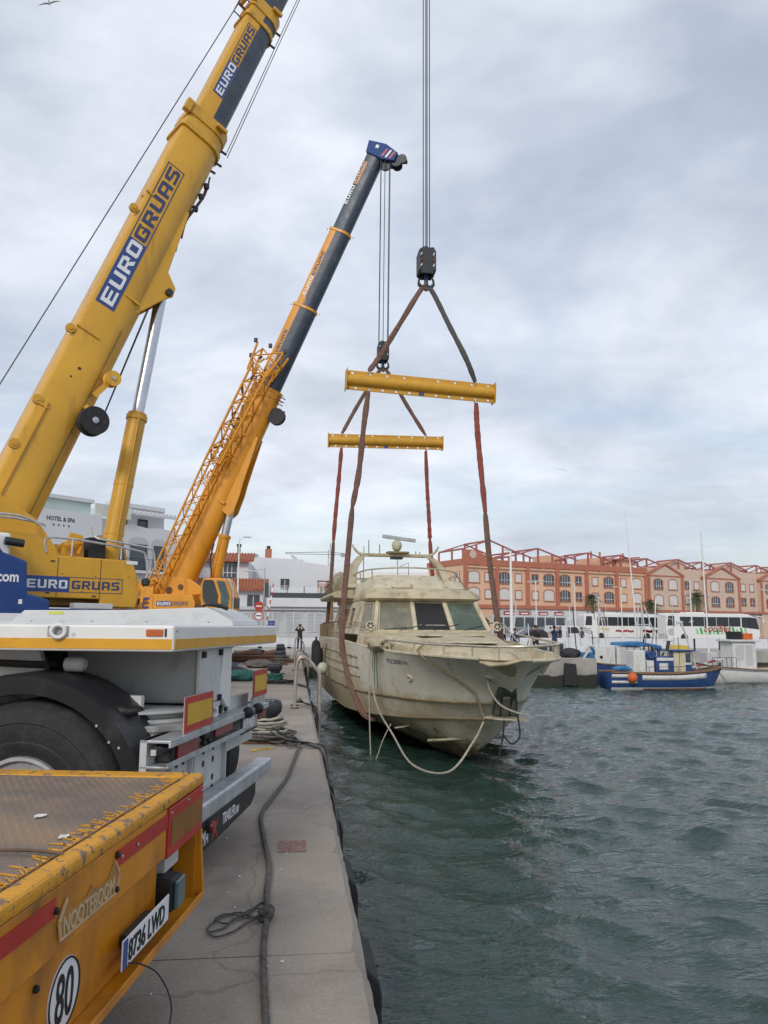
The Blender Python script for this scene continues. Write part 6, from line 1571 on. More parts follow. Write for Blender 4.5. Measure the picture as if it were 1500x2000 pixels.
# ground floor: pale shop fronts with arched doors and red signs
for i, (a, b) in enumerate(((6.6, 12.0), (12.4, 18.2), (18.6, 24.0), (24.5, 30.5), (31.0, 37.6))):
    mb = MB(); mb.bb(a, b, -.12, -.002, 0, 4.5); sf = mb.build('shop_front', 'white_wall' if i else 'grey_wall', ap_)
    mb = MB(); c_ = (a + b) / 2; mb.prism([(-1.7, 0), (1.7, 0), (1.7, 2.2)] + [(1.7 * math.cos(k * math.pi / 8), 2.2 + .9 * math.sin(k * math.pi / 8)) for k in range(1, 8)] + [(-1.7, 2.2)], (c_, -.124, 0), (1, 0, 0), (0, 0, 1), (0, -1, 0), .05); mb.build('shop_arch', 'glass_window' if i < 2 else 'grey_wall', sf)
    mb = MB(); mb.bb(b - .1, b + .5, -.2, -.122, 0, 4.5); mb.build('shop_pier', 'grey_paint', sf)
for a, b in ((7.2, 9.4), (10.2, 12.0), (14.0, 15.8), (17.2, 19.0)):
    mb = MB(); mb.bb(a, b, -.24, -.13, 3.45, 4.15); sg = mb.build('shop_sign', mat('sign_red%d' % int(a), (.35, .03, .04), .5), ap_)
    mb = MB(); mb.bb(a + .2, b - .2, -.25, -.241, 3.7, 3.92); mb.build('sign_strip', 'decal_white', sg)
mb = MB(); mb.prism([(0, 0), (6.0, 0), (6.0, 4.5), (0, 4.5)], (0, -.1, 0), (1, 0, 0), (0, 0, 1), (0, 1, 0), .08); mb.build('shop_front', 'orange_wall', ap_)
mb = MB(); mb.prism([(-1.6, 0), (1.6, 0), (1.6, 2.4)] + [(1.6 * math.cos(k * math.pi / 8), 2.4 + .8 * math.sin(k * math.pi / 8)) for k in range(1, 8)] + [(-1.6, 2.4)], (2.9, -.104, 0), (1, 0, 0), (0, 0, 1), (0, -1, 0), .03); mb.build('shop_arch', 'glass_window', ap_)

# --- beige terraces to the right of it
for bi, (s0, L, lab) in enumerate(((38.1, 14.0, 'beige gabled house joined to the right end of the orange block'), (52.2, 15.2, 'beige gabled house above the front of the right-hand coach'), (67.5, 18.0, 'beige gabled house cut off by the right edge of the photo'))):
    loc = Vector((25.7, 116, 0)) + Matrix.Rotation(R(20.3), 3, 'Z') @ Vector((s0, .4, 0))
    b_ = thing('gabled_house', lab, 'building', loc, R(20.3), 'beige gabled houses')
    mb = MB(); mb.bb(0, L - .05, 0, 10, 0, 12.3); mb.build('wall', 'beige_wall', b_)
    g = 8.6 if bi != 1 else 9.4
    mb = MB(); mb.prism([(.1, 0), (g - .1, 0), (g - .1, 11.0), (g / 2, 12.7), (.1, 11.0)], (0, -.5, 0), (1, 0, 0), (0, 0, 1), (0, 1, 0), .498); mb.build('gable_wall', 'beige_wall', b_)
    for a, b in (((-.3, 10.95), (g / 2, 13.05)), ((g / 2, 13.05), (g + .3, 10.95))):
        mb = MB(); mb.bar((a[0], -.35, a[1]), (b[0], -.35, b[1]), .7, .32, up=(0, 0, 1)); mb.build('verge', 'brick_red', b_)
    mb = MB(); mb.bb(-.1, g + .1, -.58, -.502, 10.75, 11.0); mb.build('gable_band', 'brick_red', b_)
    for s in (.25, g - .25):
        mb = MB(); mb.bb(s - .26, s + .26, -.66, -.502, 4.9, 10.74); mb.build('pilaster', 'brick_red', b_)
    mb = MB(); mb.bb(-.05, L, -.7, .0, 4.55, 4.88); mb.build('string_course', 'brick_red', b_)
    for j, s in enumerate((g * .29, g * .70)):
        for z in (8.55, 5.75):
            win(b_, s, z, 2.0, 1.75, 'arch', .42, y=-.5, pane='glass_window' if rw.random() < .45 else 'shutter')
    for s in (g + 1.6, g + 4.0):
        if s < L - .6:
            for z in (8.8, 6.1): win(b_, s, z, 1.15, 1.3, 'sq', pane='glass_window' if rw.random() < .4 else 'shutter')
    mb = MB(); mb.bb(.3, L - .4, -.12, -.004, 0, 4.4); mb.build('shop_front', 'grey_wall', b_)
    for s in (2.0, 6.0, 11.0):
        if s < L - 2: mb = MB(); mb.bb(s - 1.2, s + 1.2, -.16, -.122, .3, 3.2); mb.build('shop_window', 'glass_window', b_)
    pergola(b_, -1.5, 6.5, 2, 7, 12.3, 12.9, 14.1, n=1); pergola(b_, 6.0, 15.0, 2, 7, 12.3, 12.9, 14.3, n=1)
    mb = MB(); mb.bb(g + .6, g + 4.4, 2.5, 6, 12.3, 14.0); mb.build('roof_room', 'beige_wall', b_)

# --- hotel on the left
ht = thing('hotel', 'white hotel with glass roof terrace and sign, behind the big crane', 'building', (-19.5, 60, 0), R(46.3))
mb = MB(); mb.bb(-14, 5.5, 0, 14, 0, 10.35); mb.build('wall', 'white_wall', ht)
mb = MB(); mb.bb(-14, 4.7, .5, 12, 10.35, 11.3); mb.build('terrace_glass', mat('terrace_glass', (.40, .50, .47), .15, var=.2, scale=.5, spec=.6), ht)
mb = MB(); mb.bb(-14.2, 4.9, .3, 12.5, 11.3, 11.6); mb.build('terrace_roof', 'white_wall', ht)
mb = MB(); mb.bb(4.95, 8.3, .2, .32, 10.35, 11.35); mb.build('terrace_glass', mat('terrace_glass2', (.52, .54, .46), .2, var=.15, scale=.5), ht)
mb = MB(); mb.bb(5.5, 13.4, .6, 14, 0, 9.6); mb.build('wall', 'white_wall', ht)
mb = MB(); mb.bb(7.9, 13.3, 2.4, 12, 9.6, 11.75); mb.build('upper_storey', 'white_wall', ht)
mb = MB(); mb.bb(7.7, 13.2, 2.2, 3.2, 11.75, 12.1); mb.build('roof_band', 'white_wall', ht)
for k in range(12):
    mb = MB(); mb.bb(8.1 + k * .44, 8.28 + k * .44, .5, 2.4, 11.15, 11.30); mb.build('pergola_slat', 'white_wall', ht)
mb = MB(); mb.bb(8.0, 13.3, .5, .7, 10.95, 11.15); mb.build('pergola_beam', 'white_wall', ht)
mb = MB(); mb.prism([(5.5, 9.6), (13.4, 9.6), (13.4, 9.95), (12.6, 9.9), (11.6, 10.0), (10.4, 9.85), (9.0, 10.0), (7.9, 9.95), (5.5, 10.3)], (0, .6, 0), (1, 0, 0), (0, 0, 1), (0, 1, 0), .25); mb.build('parapet', 'white_wall', ht)
for u in (8.9, 11.0):
    win(ht, u, 9.95, .9, .85, 'sq', y=2.398, fm='trim_dark', pane='glass_window', fw=.05, sill=False, bars=None)
for u, w in ((9.45, 1.5), (11.5, .95)):
    mb = MB(); mb.prism([(-w / 2 - .3, 0), (w / 2 + .3, 0), (w / 2 + .3, 2.2)] + [((w / 2 + .3) * math.cos(k * math.pi / 8), 2.2 + .65 * math.sin(k * math.pi / 8)) for k in range(1, 8)] + [(-w / 2 - .3, 2.2)], (u, .595, 6.2), (1, 0, 0), (0, 0, 1), (0, -1, 0), .02); mb.build('arch_niche', 'grey_wall', ht)
    win(ht, u, 6.25, w, 2.1, 'door', y=.57, fm='trim_dark', pane='glass_window', fw=.05, sill=False, bars=None)
    win(ht, u, 3.0, w, 2.0, 'door', y=.598, fm='trim_dark', pane='glass_window', fw=.05, sill=False, bars=None)
mb = MB(); mb.bb(7.6, 13.4, -.4, .6, 5.9, 6.12); bal = mb.build('balcony', 'white_wall', ht)
rail_fence(bal, 7.7, 13.3, -.35, 6.12, 7.1, 20)
font_mesh('HOTEL & SPA', .46, 'lettering', 'trim_dark', ht, frame_m((.75, -.012, 9.5), (1, 0, 0), (0, 0, 1), (0, -1, 0)), bold=.012, xs=.86)
for k in range(4):
    mb = MB(); st = [((.11 if i % 2 == 0 else .045) * math.sin(i * math.pi / 5), (.11 if i % 2 == 0 else .045) * math.cos(i * math.pi / 5)) for i in range(10)]
    mb.prism(st, (1.35 + k * .42, -.004, 9.18), (1, 0, 0), (0, 0, 1), (0, -1, 0), .012); mb.build('star', 'trim_dark', ht)

# --- tiled house, white gable building, long low building
hs = thing('tiled_house', 'white house with two red tiled roof edges behind the orange crane cab', 'building', (-12, 76, 0))
mb = MB(); mb.bb(-6, 7.4, 0, 10, 0, 8.0); mb.build('wall', 'white_wall', hs)
def tile_roof(parent, x0, x1, y0, y1, z0, z1, step=.30):
    mb = MB(); mb.add([(x0, y0, z0), (x1, y0, z0), (x1, y1, z1), (x0, y1, z1), (x0, y0, z0 - .14), (x1, y0, z0 - .14), (x1, y1, z1 - .14), (x0, y1, z1 - .14)], [(0, 1, 2, 3), (7, 6, 5, 4), (0, 4, 5, 1), (1, 5, 6, 2), (3, 2, 6, 7), (0, 3, 7, 4)]); r_ = mb.build('roof', 'roof_tile', parent)
    n = int((x1 - x0) / step)
    for k in range(n + 1):
        x = x0 + k * step
        mb = MB(); mb.tube([(x, y0 - .04, z0 + .02), (x, y1, z1 + .02)], .075, 5); mb.build('tile', 'roof_tile', r_)
tile_roof(hs, -6, 7.9, -.7, 2.4, 7.85, 8.8)
mb = MB(); mb.bb(-6, 9.0, -2.6, 0, 0, 4.9); mb.build('wall', 'white_wall', hs)
tile_roof(hs, -6, 9.4, -3.1, 0, 4.95, 6.1)
for u, w in ((1.2, 1.5), (5.4, 1.6)):
    win(hs, u, 6.25, w, 1.45, 'sq', y=0, fm='trim_dark', pane='glass_window', fw=.05, sill=False, bars=0)
win(hs, 8.1, 2.2, 1.0, 2.2, 'sq', y=-2.6, fm='trim_dark', pane='glass_window', fw=.06, sill=False, bars=0)
mb = MB(); mb.lathe([(.16, 0), (.16, .9), (.24, .95), (.24, 1.2)], (6.2, 3, 8.6), (0, 0, 1), 8); mb.build('flue', 'dark_steel', hs)
gb = thing('white_building', 'plain white building with stepped top and one small window', 'building', (-4.2, 84, 0))
mb = MB(); mb.prism([(-1.0, 0), (8.6, 0), (8.6, 7.4), (8.2, 8.1), (5.0, 8.5), (5.0, 8.75), (2.0, 8.85), (-1.0, 8.95)], (0, 0, 0), (1, 0, 0), (0, 0, 1), (0, 1, 0), 10); mb.build('wall', 'white_wall', gb)
win(gb, 3.05, 5.55, .85, 1.05, 'sq', fm='trim_dark', pane='glass_window', fw=.03, sill=False, bars=0)
mb = MB(); mb.bb(.8, 1.5, 1, 1.7, 8.8, 9.95); ch_ = mb.build('chimney', mat('brick_plain', (.36, .15, .09), .85, var=.2, scale=5), gb)
mb = MB(); mb.bb(.95, 1.35, 1.15, 1.55, 9.95, 10.3); mb.build('chimney_pot', 'dark_steel', ch_)
mb = MB(); mb.bb(-.65, .05, 1, 1.6, 8.9, 9.35); mb.build('roof_vent', 'grey_paint', gb)
mb = MB(); mb.lathe([(.02, 0), (.42, .12), (.45, .16), (.02, .1)], (3.9, 1, 8.95), (.5, -.4, .8), 14); mb.build('satellite_dish', 'light_grey_paint', gb)
lb = thing('low_building', 'long low white building with louvred shutters and dark railed roof terrace', 'building', (-5.2, 72, 0))
mb = MB(); mb.bb(0, 15.5, 0, 8, 0, 3.05); mb.build('wall', 'grey_wall', lb)
mb = MB(); mb.bb(2.6, 15.5, -.5, 8, 3.35, 4.15); mb.build('roof_slab', 'white_wall', lb)
mb = MB(); mb.bb(-.1, 15.6, -.25, 8, 3.05, 3.35); mb.build('cornice', 'grey_wall', lb)
for k in range(7):
    x = .45 + k * 1.95
    mb = MB(); mb.bb(x, x + 1.5, -.06, -.002, 1.05, 2.85); s_ = mb.build('shutter_frame', 'white_wall', lb)
    for j in range(11):
        mb = MB(); z = 1.12 + j * .155; mb.add([(x + .06, -.065, z), (x + 1.44, -.065, z), (x + 1.44, -.11, z + .10), (x + .06, -.11, z + .10), (x + .06, -.062, z + .03), (x + 1.44, -.062, z + .03), (x + 1.44, -.105, z + .125), (x + .06, -.105, z + .125)], [(0, 1, 2, 3), (4, 5, 6, 7), (0, 1, 5, 4), (2, 3, 7, 6), (0, 3, 7, 4), (1, 2, 6, 5)]); mb.build('slat', 'grey_wall', s_)
    mb = MB(); mb.bb(x + .70, x + .80, -.13, -.112, 1.08, 2.83); mb.build('shutter_stile', 'white_wall', s_)
mb = MB(); mb.bb(2.9, 15.2, -.42, -.34, 4.15, 4.62); tg = mb.build('terrace_band', 'trim_dark', lb)
for k in range(8):
    x = 2.9 + k * 1.55
    mb = MB(); mb.bb(x - .03, x + .03, -.45, -.31, 4.62, 5.25); mb.build('rail_post', 'trim_dark', tg)
M['clear_glass'] = mat('clear_glass', (.75, .80, .82), .05, var=.02, alpha=.22)
mb = MB(); mb.bb(2.95, 15.1, -.39, -.37, 4.63, 5.15); mb.build('rail_glass', 'clear_glass', tg)
mb = MB(); mb.bb(2.35, 2.75, -.4, 0, 4.2, 5.5); mb.build('terrace_pier', 'trim_dark', lb)
cf = thing('terrace_bar', 'white terrace bar with blue awning window and small wooden pergola', 'building', (4.6, 80, 0))
mb = MB(); mb.bb(.2, 9, 0, 7, 0, 6.6); mb.build('wall', mat('cream_wall', (.66, .64, .58), .85, var=.04), cf)
mb = MB(); mb.bb(0, 9.3, -.3, 7.2, 6.6, 7.25); mb.build('roof_slab', mat('cream_wall2', (.70, .68, .62), .85, var=.04), cf)
mb = MB(); mb.bb(2.3, 5.4, -.05, -.002, 4.7, 6.2); mb.build('blue_window', mat('blue_blind', (.03, .07, .14), .4, var=.25, scale=2), cf)
mb = MB(); mb.bb(-2.4, .2, -.6, -.4, 6.1, 6.25); mb.build('pergola_beam', 'wood', cf)
for x in (-2.3, -1.4, 0.0):
    mb = MB(); mb.bb(x - .06, x + .06, -.56, -.44, 4.0, 6.1); mb.build('pergola_post', 'wood', cf)
mb = MB(); mb.bb(-2.3, .2, .4, .5, 4.2, 6.0); mb.build('back_wall', mat('brick_soft', (.48, .36, .30), .85, var=.15, scale=3), cf)
mb = MB(); mb.prism([(-.5, 0), (.5, 0), (.12, .55), (-.12, .55)], (2.55, -.6, 4.75), (1, 0, 0), (0, 0, 1), (0, 1, 0), .4); mb.build('parasol', 'red_tape', cf)

# --- far white houses on the rise behind
rf_ = random.Random(9)
for i, (x, y, w, h, dz, lab) in enumerate(((12.5, 150, 10.5, 10.4, 0, 'far white terraced flats with roof pergola left of the front slings'), (31, 190, 18, 11.6, 0, 'far white flats seen under the radar arch'), (24.5, 210, 9, 12.6, 0, 'small far white house left of the flats under the radar arch'), (46, 185, 9, 11.2, 0, 'far white house right of the radar arch leg'))):
    b_ = thing('far_house', lab, 'building', (x, y, dz), 0, 'far white houses')
    mb = MB(); mb.bb(0, w, 0, 8, 0, h * .78); mb.build('wall', 'white_wall', b_)
    mb = MB(); mb.bb(w * .12, w * .8, 2, 8, h * .78, h); mb.build('upper_storey', 'white_wall', b_)
    for k in range(int(w / 2.6)):
        for r in range(2):
            u = 1.2 + k * 2.6; z = h * .78 - 2.1 - r * 2.9
            mb = MB(); mb.bb(u, u + 1.6, -.05, -.002, z, z + 1.4); w_ = mb.build('window', 'white_wall', b_)
            mb = MB(); mb.bb(u + .1, u + 1.5, -.08, -.052, z + .1, z + 1.3); mb.build('pane', 'glass_window', w_)
    mb = MB(); mb.bb(w * .2, w * .7, 1.95, 1.998, h * .8, h * .95); mb.build('roof_window', 'glass_window', b_)
    if i == 0:
        mb = MB(); mb.bb(-.3, w, -.3, 2.5, h * .95, h * .98); mb.build('pergola_beam', 'grey_wall', b_)
        for u in (0, w * .5, w * .95): mb = MB(); mb.bb(u - .1, u + .1, -.2, 0, h * .78, h * .95); mb.build('pergola_post', 'grey_wall', b_)
    for k in range(3):
        u = w * rf_.random(); mb = MB(); mb.tube([(u, 3, h * .8), (u, 3, h * (1.06 + .1 * rf_.random()))], .05, 5); mb.build('aerial', 'dark_steel', b_)

# --- tower crane far away
tcn = thing('tower_crane', 'thin grey tower crane far behind the white buildings', 'crane', (13.15, 300, 0))
for dx in (-.7, .7):
    for dy in (-.7, .7):
        mb = MB(); mb.tube([(dx, dy, 0), (dx, dy, 31)], .12, 5); mb.build('mast_chord', 'grey_paint', tcn)
for k in range(16):
    mb = MB(); s = 1 if k % 2 else -1; mb.tube([(-.7 * s, -.7, k * 1.9), (.7 * s, -.7, k * 1.9 + 1.9)], .09, 4); mb.build('mast_brace', 'grey_paint', tcn)
for z in (29.2, 30.2):
    mb = MB(); mb.tube([(-17.5, 0, z - (.6 if z > 30 else 0)), (0, 0, z), (5.5, 0, z - (.5 if z > 30 else 0))], .14, 5); mb.build('jib_chord', 'grey_paint', tcn)
mb = MB(); mb.bb(4.2, 5.8, -.6, .6, 28.4, 29.6); mb.build('jib_ballast', 'grey_paint', tcn)
mb = MB(); mb.tube([(0, 0, 30), (0, 0, 33.5)], .16, 5); mb.build('mast_top', 'grey_paint', tcn)

# ================================================================== harbour front: wall, coaches, cars, lamps, palms, fence
mb = MB(); mb.bb(16.8, 60, 62.0, 62.3, 0, .80); tag(mb.build('low_wall', 'white_wall', bevel=.02), 'long low white wall along the promenade in front of the coaches', 'wall')
def coach(label, x0, y, L, Hh, rear_left, group='coaches parked behind the harbour'):
    c = thing('coach', label, 'coach', (x0, y, 0), 0, group)
    W = 2.5
    prof = [(0.25, .35), (L - .3, .35), (L, .9), (L - .05, 1.6), (L - .75, Hh - .45), (L - 1.5, Hh - .08), (L - 2.2, Hh), (.3, Hh), (.05, Hh - .25), (0, 1.0)]
    mb = MB(); mb.prism(prof, (0, 0, 0), (1, 0, 0), (0, 0, 1), (0, 1, 0), W); mb.build('body', 'white_paint', c, bevel=.06, seg=3)
    zb, zt = 1.95, Hh - .45
    n = 5; a = 1.9; w = (L - a - 2.6) / n
    for k in range(n):
        mb = MB(); mb.bb(a + k * w, a + (k + 1) * w - .06, -.012, -.002, zb, zt); mb.build('side_window', 'glass_dark', c)
    mb = MB(); mb.prism([(L - 2.5, zb - .1), (L - .12, zb - .35), (L - .45, zt - .15), (L - 1.2, zt), (L - 2.5, zt)], (0, -.002, 0), (1, 0, 0), (0, 0, 1), (0, -1, 0), .01); mb.build('front_side_window', 'glass_dark', c)
    mb = MB(); mb.prism([(.15, 2.0), (1.15, 2.0), (1.15, zt + .1), (.35, zt + .1)], (0, -.002, 0), (1, 0, 0), (0, 0, 1), (0, -1, 0), .01); mb.build('rear_side_window', 'glass_dark', c)
    mb = MB(); mb.add([(L - .02, .15, 1.45), (L - .02, W - .15, 1.45), (L - .74, W - .2, Hh - .5), (L - .74, .2, Hh - .5)], [(0, 1, 2, 3)]); ws = mb.build('windscreen', 'glass_dark', c); ws.location.x = .02
    for x in (2.4, L - 3.0):
        mb = MB(); mb.lathe([(.2, 0), (.48, 0), (.5, .04), (.5, .26), (.2, .28)], (x, -.02, .5), (0, 1, 0), 22); mb.build('wheel', 'rubber', c)
    for k in range(4):
        mb = MB(); mb.bb(.25, 1.0, -.02, -.003, .8 + k * .22, .92 + k * .22); mb.build('grille', 'grey_paint', c)
    mb = MB(); mb.tube([(L - .5, -.1, Hh - .3), (L + .25, -.25, Hh - .35), (L + .35, -.25, Hh - .75)], .05, 6); mb.build('mirror_arm', 'white_paint', c)
    mb = MB(); mb.bb(L + .26, L + .44, -.32, -.18, Hh - 1.1, Hh - .72); mb.build('mirror', 'white_paint', c, bevel=.03)
    mb = MB(); mb.bb(3.0, 5.5, .4, 2.1, Hh, Hh + .16); mb.build('roof_unit', 'white_paint', c, bevel=.05)
    return c
c1 = coach('white coach with red wave decals, left of the two parked coaches', 39.6, 103, 12.0, 3.6, True)
defm('leaf_green', (.05, .32, .09), .5, var=.15); defm('leaf_pale', (.30, .50, .28), .5, var=.15); defm('script_red', (.30, .03, .03), .5, var=.1); defm('yellow_flat', (.6, .42, .03), .5)
for x, z, w, m in ((8.3, 1.22, 3.0, 'script_red'), (8.5, 1.1, 2.6, 'script_red'), (4.5, 1.15, 2.6, 'script_red'), (2.4, 1.4, 1.2, 'yellow_flat')):
    mb = MB(); n = 10
    up = [(x + w * k / n, z + .22 + .07 * math.sin(k * 1.3)) for k in range(n + 1)]; dn = [(x + w * k / n, z - .05 + .07 * math.sin(k * 1.3)) for k in reversed(range(n + 1))]
    mb.prism(up + dn, (0, -.002, 0), (1, 0, 0), (0, 0, 1), (0, -1, 0), .01); mb.build('wave_decal', m, c1)
c2 = coach('white coach with green leaf decals and red script lettering, right of the two', 47.2, 94.5, 12.8, 3.6, False)
for k in range(13):
    x = 4.1 + k * .55; h = .65 + .35 * ((k * 7) % 5) / 5
    mb = MB(); mb.prism([(x, .95), (x + .36, .95), (x + .10, 1.05 + h), (x - .18, 1.05 + h * .9)], (0, -.002, 0), (1, 0, 0), (0, 0, 1), (0, -1, 0), .008); mb.build('leaf_decal', 'leaf_green' if k % 2 else 'leaf_pale', c2)
font_mesh('Socibus', 1.25, 'lettering', 'script_red', c2, frame_m((5.0, -.014, 1.28), (1, 0, 0), (0, 0, 1), (0, -1, 0)), bold=.02, shear=.25, xs=.98)
font_mesh('Si', .4, 'lettering', 'decal_white', c2, frame_m((3.0, -.014, 2.45), (1, 0, 0), (0, 0, 1), (0, -1, 0)), shear=.5, xs=2.2)
def car(label, loc, rz, m, L=4.2, Hh=1.48, van=False):
    c = thing('parked_car', label, 'car', loc, rz, 'cars parked behind the low wall')
    W = 1.7
    if van: body = [(0, .35), (L, .35), (L, 1.0), (L - .5, 1.15), (L - 1.1, Hh - .05), (L - 1.4, Hh), (.15, Hh), (0, 1.2)]
    else: body = [(0, .35), (L, .35), (L, .75), (L - .3, .90), (L - 1.15, .98), (L - 1.8, Hh - .06), (L - 2.3, Hh), (1.2, Hh - .03), (.35, 1.0), (0, .9)]
    mb = MB(); mb.prism(body, (0, -W / 2, 0), (1, 0, 0), (0, 0, 1), (0, 1, 0), W); mb.build('body', m, c, bevel=.09, seg=3)
    g = [(.75, 1.0), (L - 1.45, 1.0), (L - 2.0, Hh - .12), (1.25, Hh - .12)] if not van else [(L - 2.3, 1.05), (L - .95, 1.08), (L - 1.35, Hh - .15), (L - 2.3, Hh - .15)]
    for y in (-W / 2 - .004, W / 2 - .004):
        mb = MB(); mb.prism(g, (0, y, 0), (1, 0, 0), (0, 0, 1), (0, 1, 0), .008); mb.build('side_window', 'glass_dark', c)
    for x in (.8, L - .85):
        for y in (-W / 2 - .01, W / 2 - .19):
            mb = MB(); mb.lathe([(.14, 0), (.29, 0), (.31, .03), (.31, .17), (.29, .2), (.14, .2)], (x, y, .31), (0, 1, 0), 18); mb.build('wheel', 'rubber', c)
    for y in (-.6, .6):
        mb = MB(); mb.box((L, y, .72), (.06, .3, .14)); mb.build('headlight', 'decal_white', c, bevel=.02)
    return c
car('silver car parked by the tall white lamp post', (21.9, 76, 0), R(8), mat('car_silver', (.42, .43, .44), .3, metal=.5, var=.05), 4.3)
car('dark car parked left of the lamp post, half hidden by the bow rail', (20.4, 70, 0), R(8), mat('car_dark', (.03, .032, .036), .3, var=.1), 4.2)
car('white van parked behind the group of onlookers', (26.6, 80, 0), R(4), mat('van_white', (.62, .62, .62), .35, var=.04), 4.4, 1.85, True)
# fence and shelter
fn = thing('picket_fence', 'grey metal picket fence in front of the orange block', 'fence', (23.4, 88, 0))
for z in (.35, 1.55):
    mb = MB(); mb.bb(0, 10.6, -.04, .04, z, z + .09); mb.build('fence_rail', 'grey_paint', fn)
for k in range(54):
    mb = MB(); x = k * .2; mb.bb(x, x + .10, -.07, -.042, .12, 1.72); mb.build('picket', 'grey_paint', fn)
sh = thing('glass_shelter', 'flat roofed glass kiosk behind the picket fence', 'kiosk', (23.6, 91, 0))
mb = MB(); mb.bb(0, 9.2, 0, 3, 2.85, 3.08); mb.build('roof', 'light_grey_paint', sh)
for k in range(8):
    mb = MB(); x = k * 1.29; mb.bb(x, x + .14, -.02, .12, 0, 2.85); mb.build('post', 'light_grey_paint', sh)
    if k < 7: mb = MB(); mb.bb(x + .15, x + 1.28, .04, .07, .9, 2.8); mb.build('pane', 'glass_window', sh); mb = MB(); mb.bb(x + .15, x + 1.28, .03, .08, 0, .88); mb.build('panel', 'grey_paint', sh)
def lamp_post(label, x, y, h, arms, m='white_paint', r=.09, group='street lamps'):
    t = thing('street_lamp', label, 'street lamp', (x, y, 0), 0, group)
    mb = MB(); mb.tube([(0, 0, 0), (0, 0, h * .5), (0, 0, h)], [r, r * .8, r * .55], 10); mb.build('pole', m, t)
    mb = MB(); mb.lathe([(r * 1.8, 0), (r * 1.8, .25), (r * 1.1, .35)], (0, 0, 0), (0, 0, 1), 10); mb.build('foot', m, t)
    for dx, dz in arms:
        mb = MB(); mb.tube(smooth_pts([(0, 0, h - .25), (dx * .5, 0, h + dz * .6), (dx, 0, h + dz)], 4), r * .35, 6); mb.build('arm', m, t)
        mb = MB(); mb.box((dx * 1.25, 0, h + dz), (abs(dx) * .8 + .25, .25, .10)); mb.build('lamp_head', 'light_grey_paint', t, bevel=.03)
    return t
lamp_post('tall white lamp post right of the front sling', 19.96, 70, 8.7, ((-.35, .12),), r=.17)
lamp_post('double armed lamp in front of the orange block left windows', 23.6, 74, 6.2, ((-.45, -.1), (.45, .0)), r=.07)
lamp_post('slim lamp post right of the double armed lamp', 31.3, 84, 6.6, ((-.5, .05),), r=.07)
lamp_post('double armed lamp above the left end of the left coach', 44.2, 101, 7.2, ((-.7, 0), (.7, .1)), r=.08)
lamp_post('white lamp post above the gap between the two coaches', 47.2, 88, 7.3, ((-.35, .1),), r=.09)
lamp_post('double armed lamp above the front of the right coach', 60.0, 92, 6.5, ((-.7, .1), (.7, -.1)), r=.08)
lamp_post('white lamp post behind the orange crane cab', -5.05, 69, 9.3, ((.55, .12),), r=.10)
lamp_post('second white pole left of the lamp post behind the crane cab', -7.1, 69, 7.0, (), r=.10)
lamp_post('grey lamp post with bracket arm reaching left, before the low building', -2.65, 67, 6.6, ((-1.0, -.35),), 'grey_paint', r=.06)
# masts standing among the moored boats are built with the boats
def palm(label, x, y, h, cr, seed, m, trunk='wood', z0=0):
    t = thing('palm_tree', label, 'palm tree', (x, y, z0), 0, 'palm trees')
    q = random.Random(seed)
    mb = MB(); mb.tube([(0, 0, 0), (.05, 0, h * .5), (0, 0, h)], [.26, .2, .22], 9); mb.build('trunk', trunk, t)
    mb = MB()
    for k in range(80):
        az = q.random() * 6.283; el = q.uniform(-.9, 1.35); L = cr * q.uniform(.75, 1.15)
        pts = []
        for j in range(7):
            s = j / 6; r_ = L * s * math.cos(el) ; zz_ = h + L * s * math.sin(el) - cr * .55 * s * s
            pts.append(Vector((r_ * math.cos(az), r_ * math.sin(az), zz_)))
        side = Vector((-math.sin(az), math.cos(az), 0))
        for j in range(1, 7):
            for sg in (-1, 1):
                a = pts[j - 1].lerp(pts[j], q.random()); d = (pts[j] - pts[j - 1]).normalized()
                l = cr * .34 * (1 - .35 * j / 6)
                tip = a + side * sg * l * .8 + d * l * .7 - Vector((0, 0, l * .35))
                b = a + d * .09
                mb.add([a, b, tip], [(0, 1, 2)])
        for j in range(6):
            mb.add([pts[j] - side * .02, pts[j] + side * .02, pts[j + 1] + side * .012, pts[j + 1] - side * .012], [(0, 1, 2, 3)])
    mb.build('crown', m, t, recalc=False)
    return t
defm('palm_green', (.07, .10, .045), .7, var=.4, scale=2, dirt=(.16, .12, .06), amt=.35, dscale=3)
defm('palm_dry', (.20, .15, .085), .8, var=.35, scale=2)
palm('wind-ruffled palm above the rear of the left coach', 43.6, 110, 5.9, 1.7, 1, 'palm_green')
palm('low bushy palm above the middle of the left coach', 53.6, 112, 5.2, 1.8, 2, 'palm_green')
palm('tallest palm, above the gap left of the green-leaf coach decals', 57.8, 106, 6.2, 2.0, 3, 'palm_green')
palm('dry brown palm between the two left slings behind the yacht', 3.0, 66, 4.9, .95, 4, 'palm_dry')
# posts on the far quay edge, yellow block
for k in range(7):
    mb = MB(); x = 26.6 + k * 2.05; mb.lathe([(.07, 0), (.07, .75), (.09, .78), (.07, .86), (.02, .9)], (x, 57.0, 0), (0, 0, 1), 10)
    tag(mb.build('quay_post', 'dark_steel'), 'short dark post on the far quay, number %s from the left' % ('one two three four five six seven'.split()[k]), 'post', 'dark posts on the far quay')
mb = MB(); mb.prism([(0, 0), (1.6, 0), (1.5, .35), (.9, .42), (.1, .40)], (28.4, 56.2, 0), (1, 0, 0), (0, 0, 1), (0, 1, 0), .7); tag(mb.build('yellow_box', mat('box_yellow', (.55, .40, .06), .6, var=.1), bevel=.04), 'yellow plastic grit box on the far quay edge behind the boats', 'box')
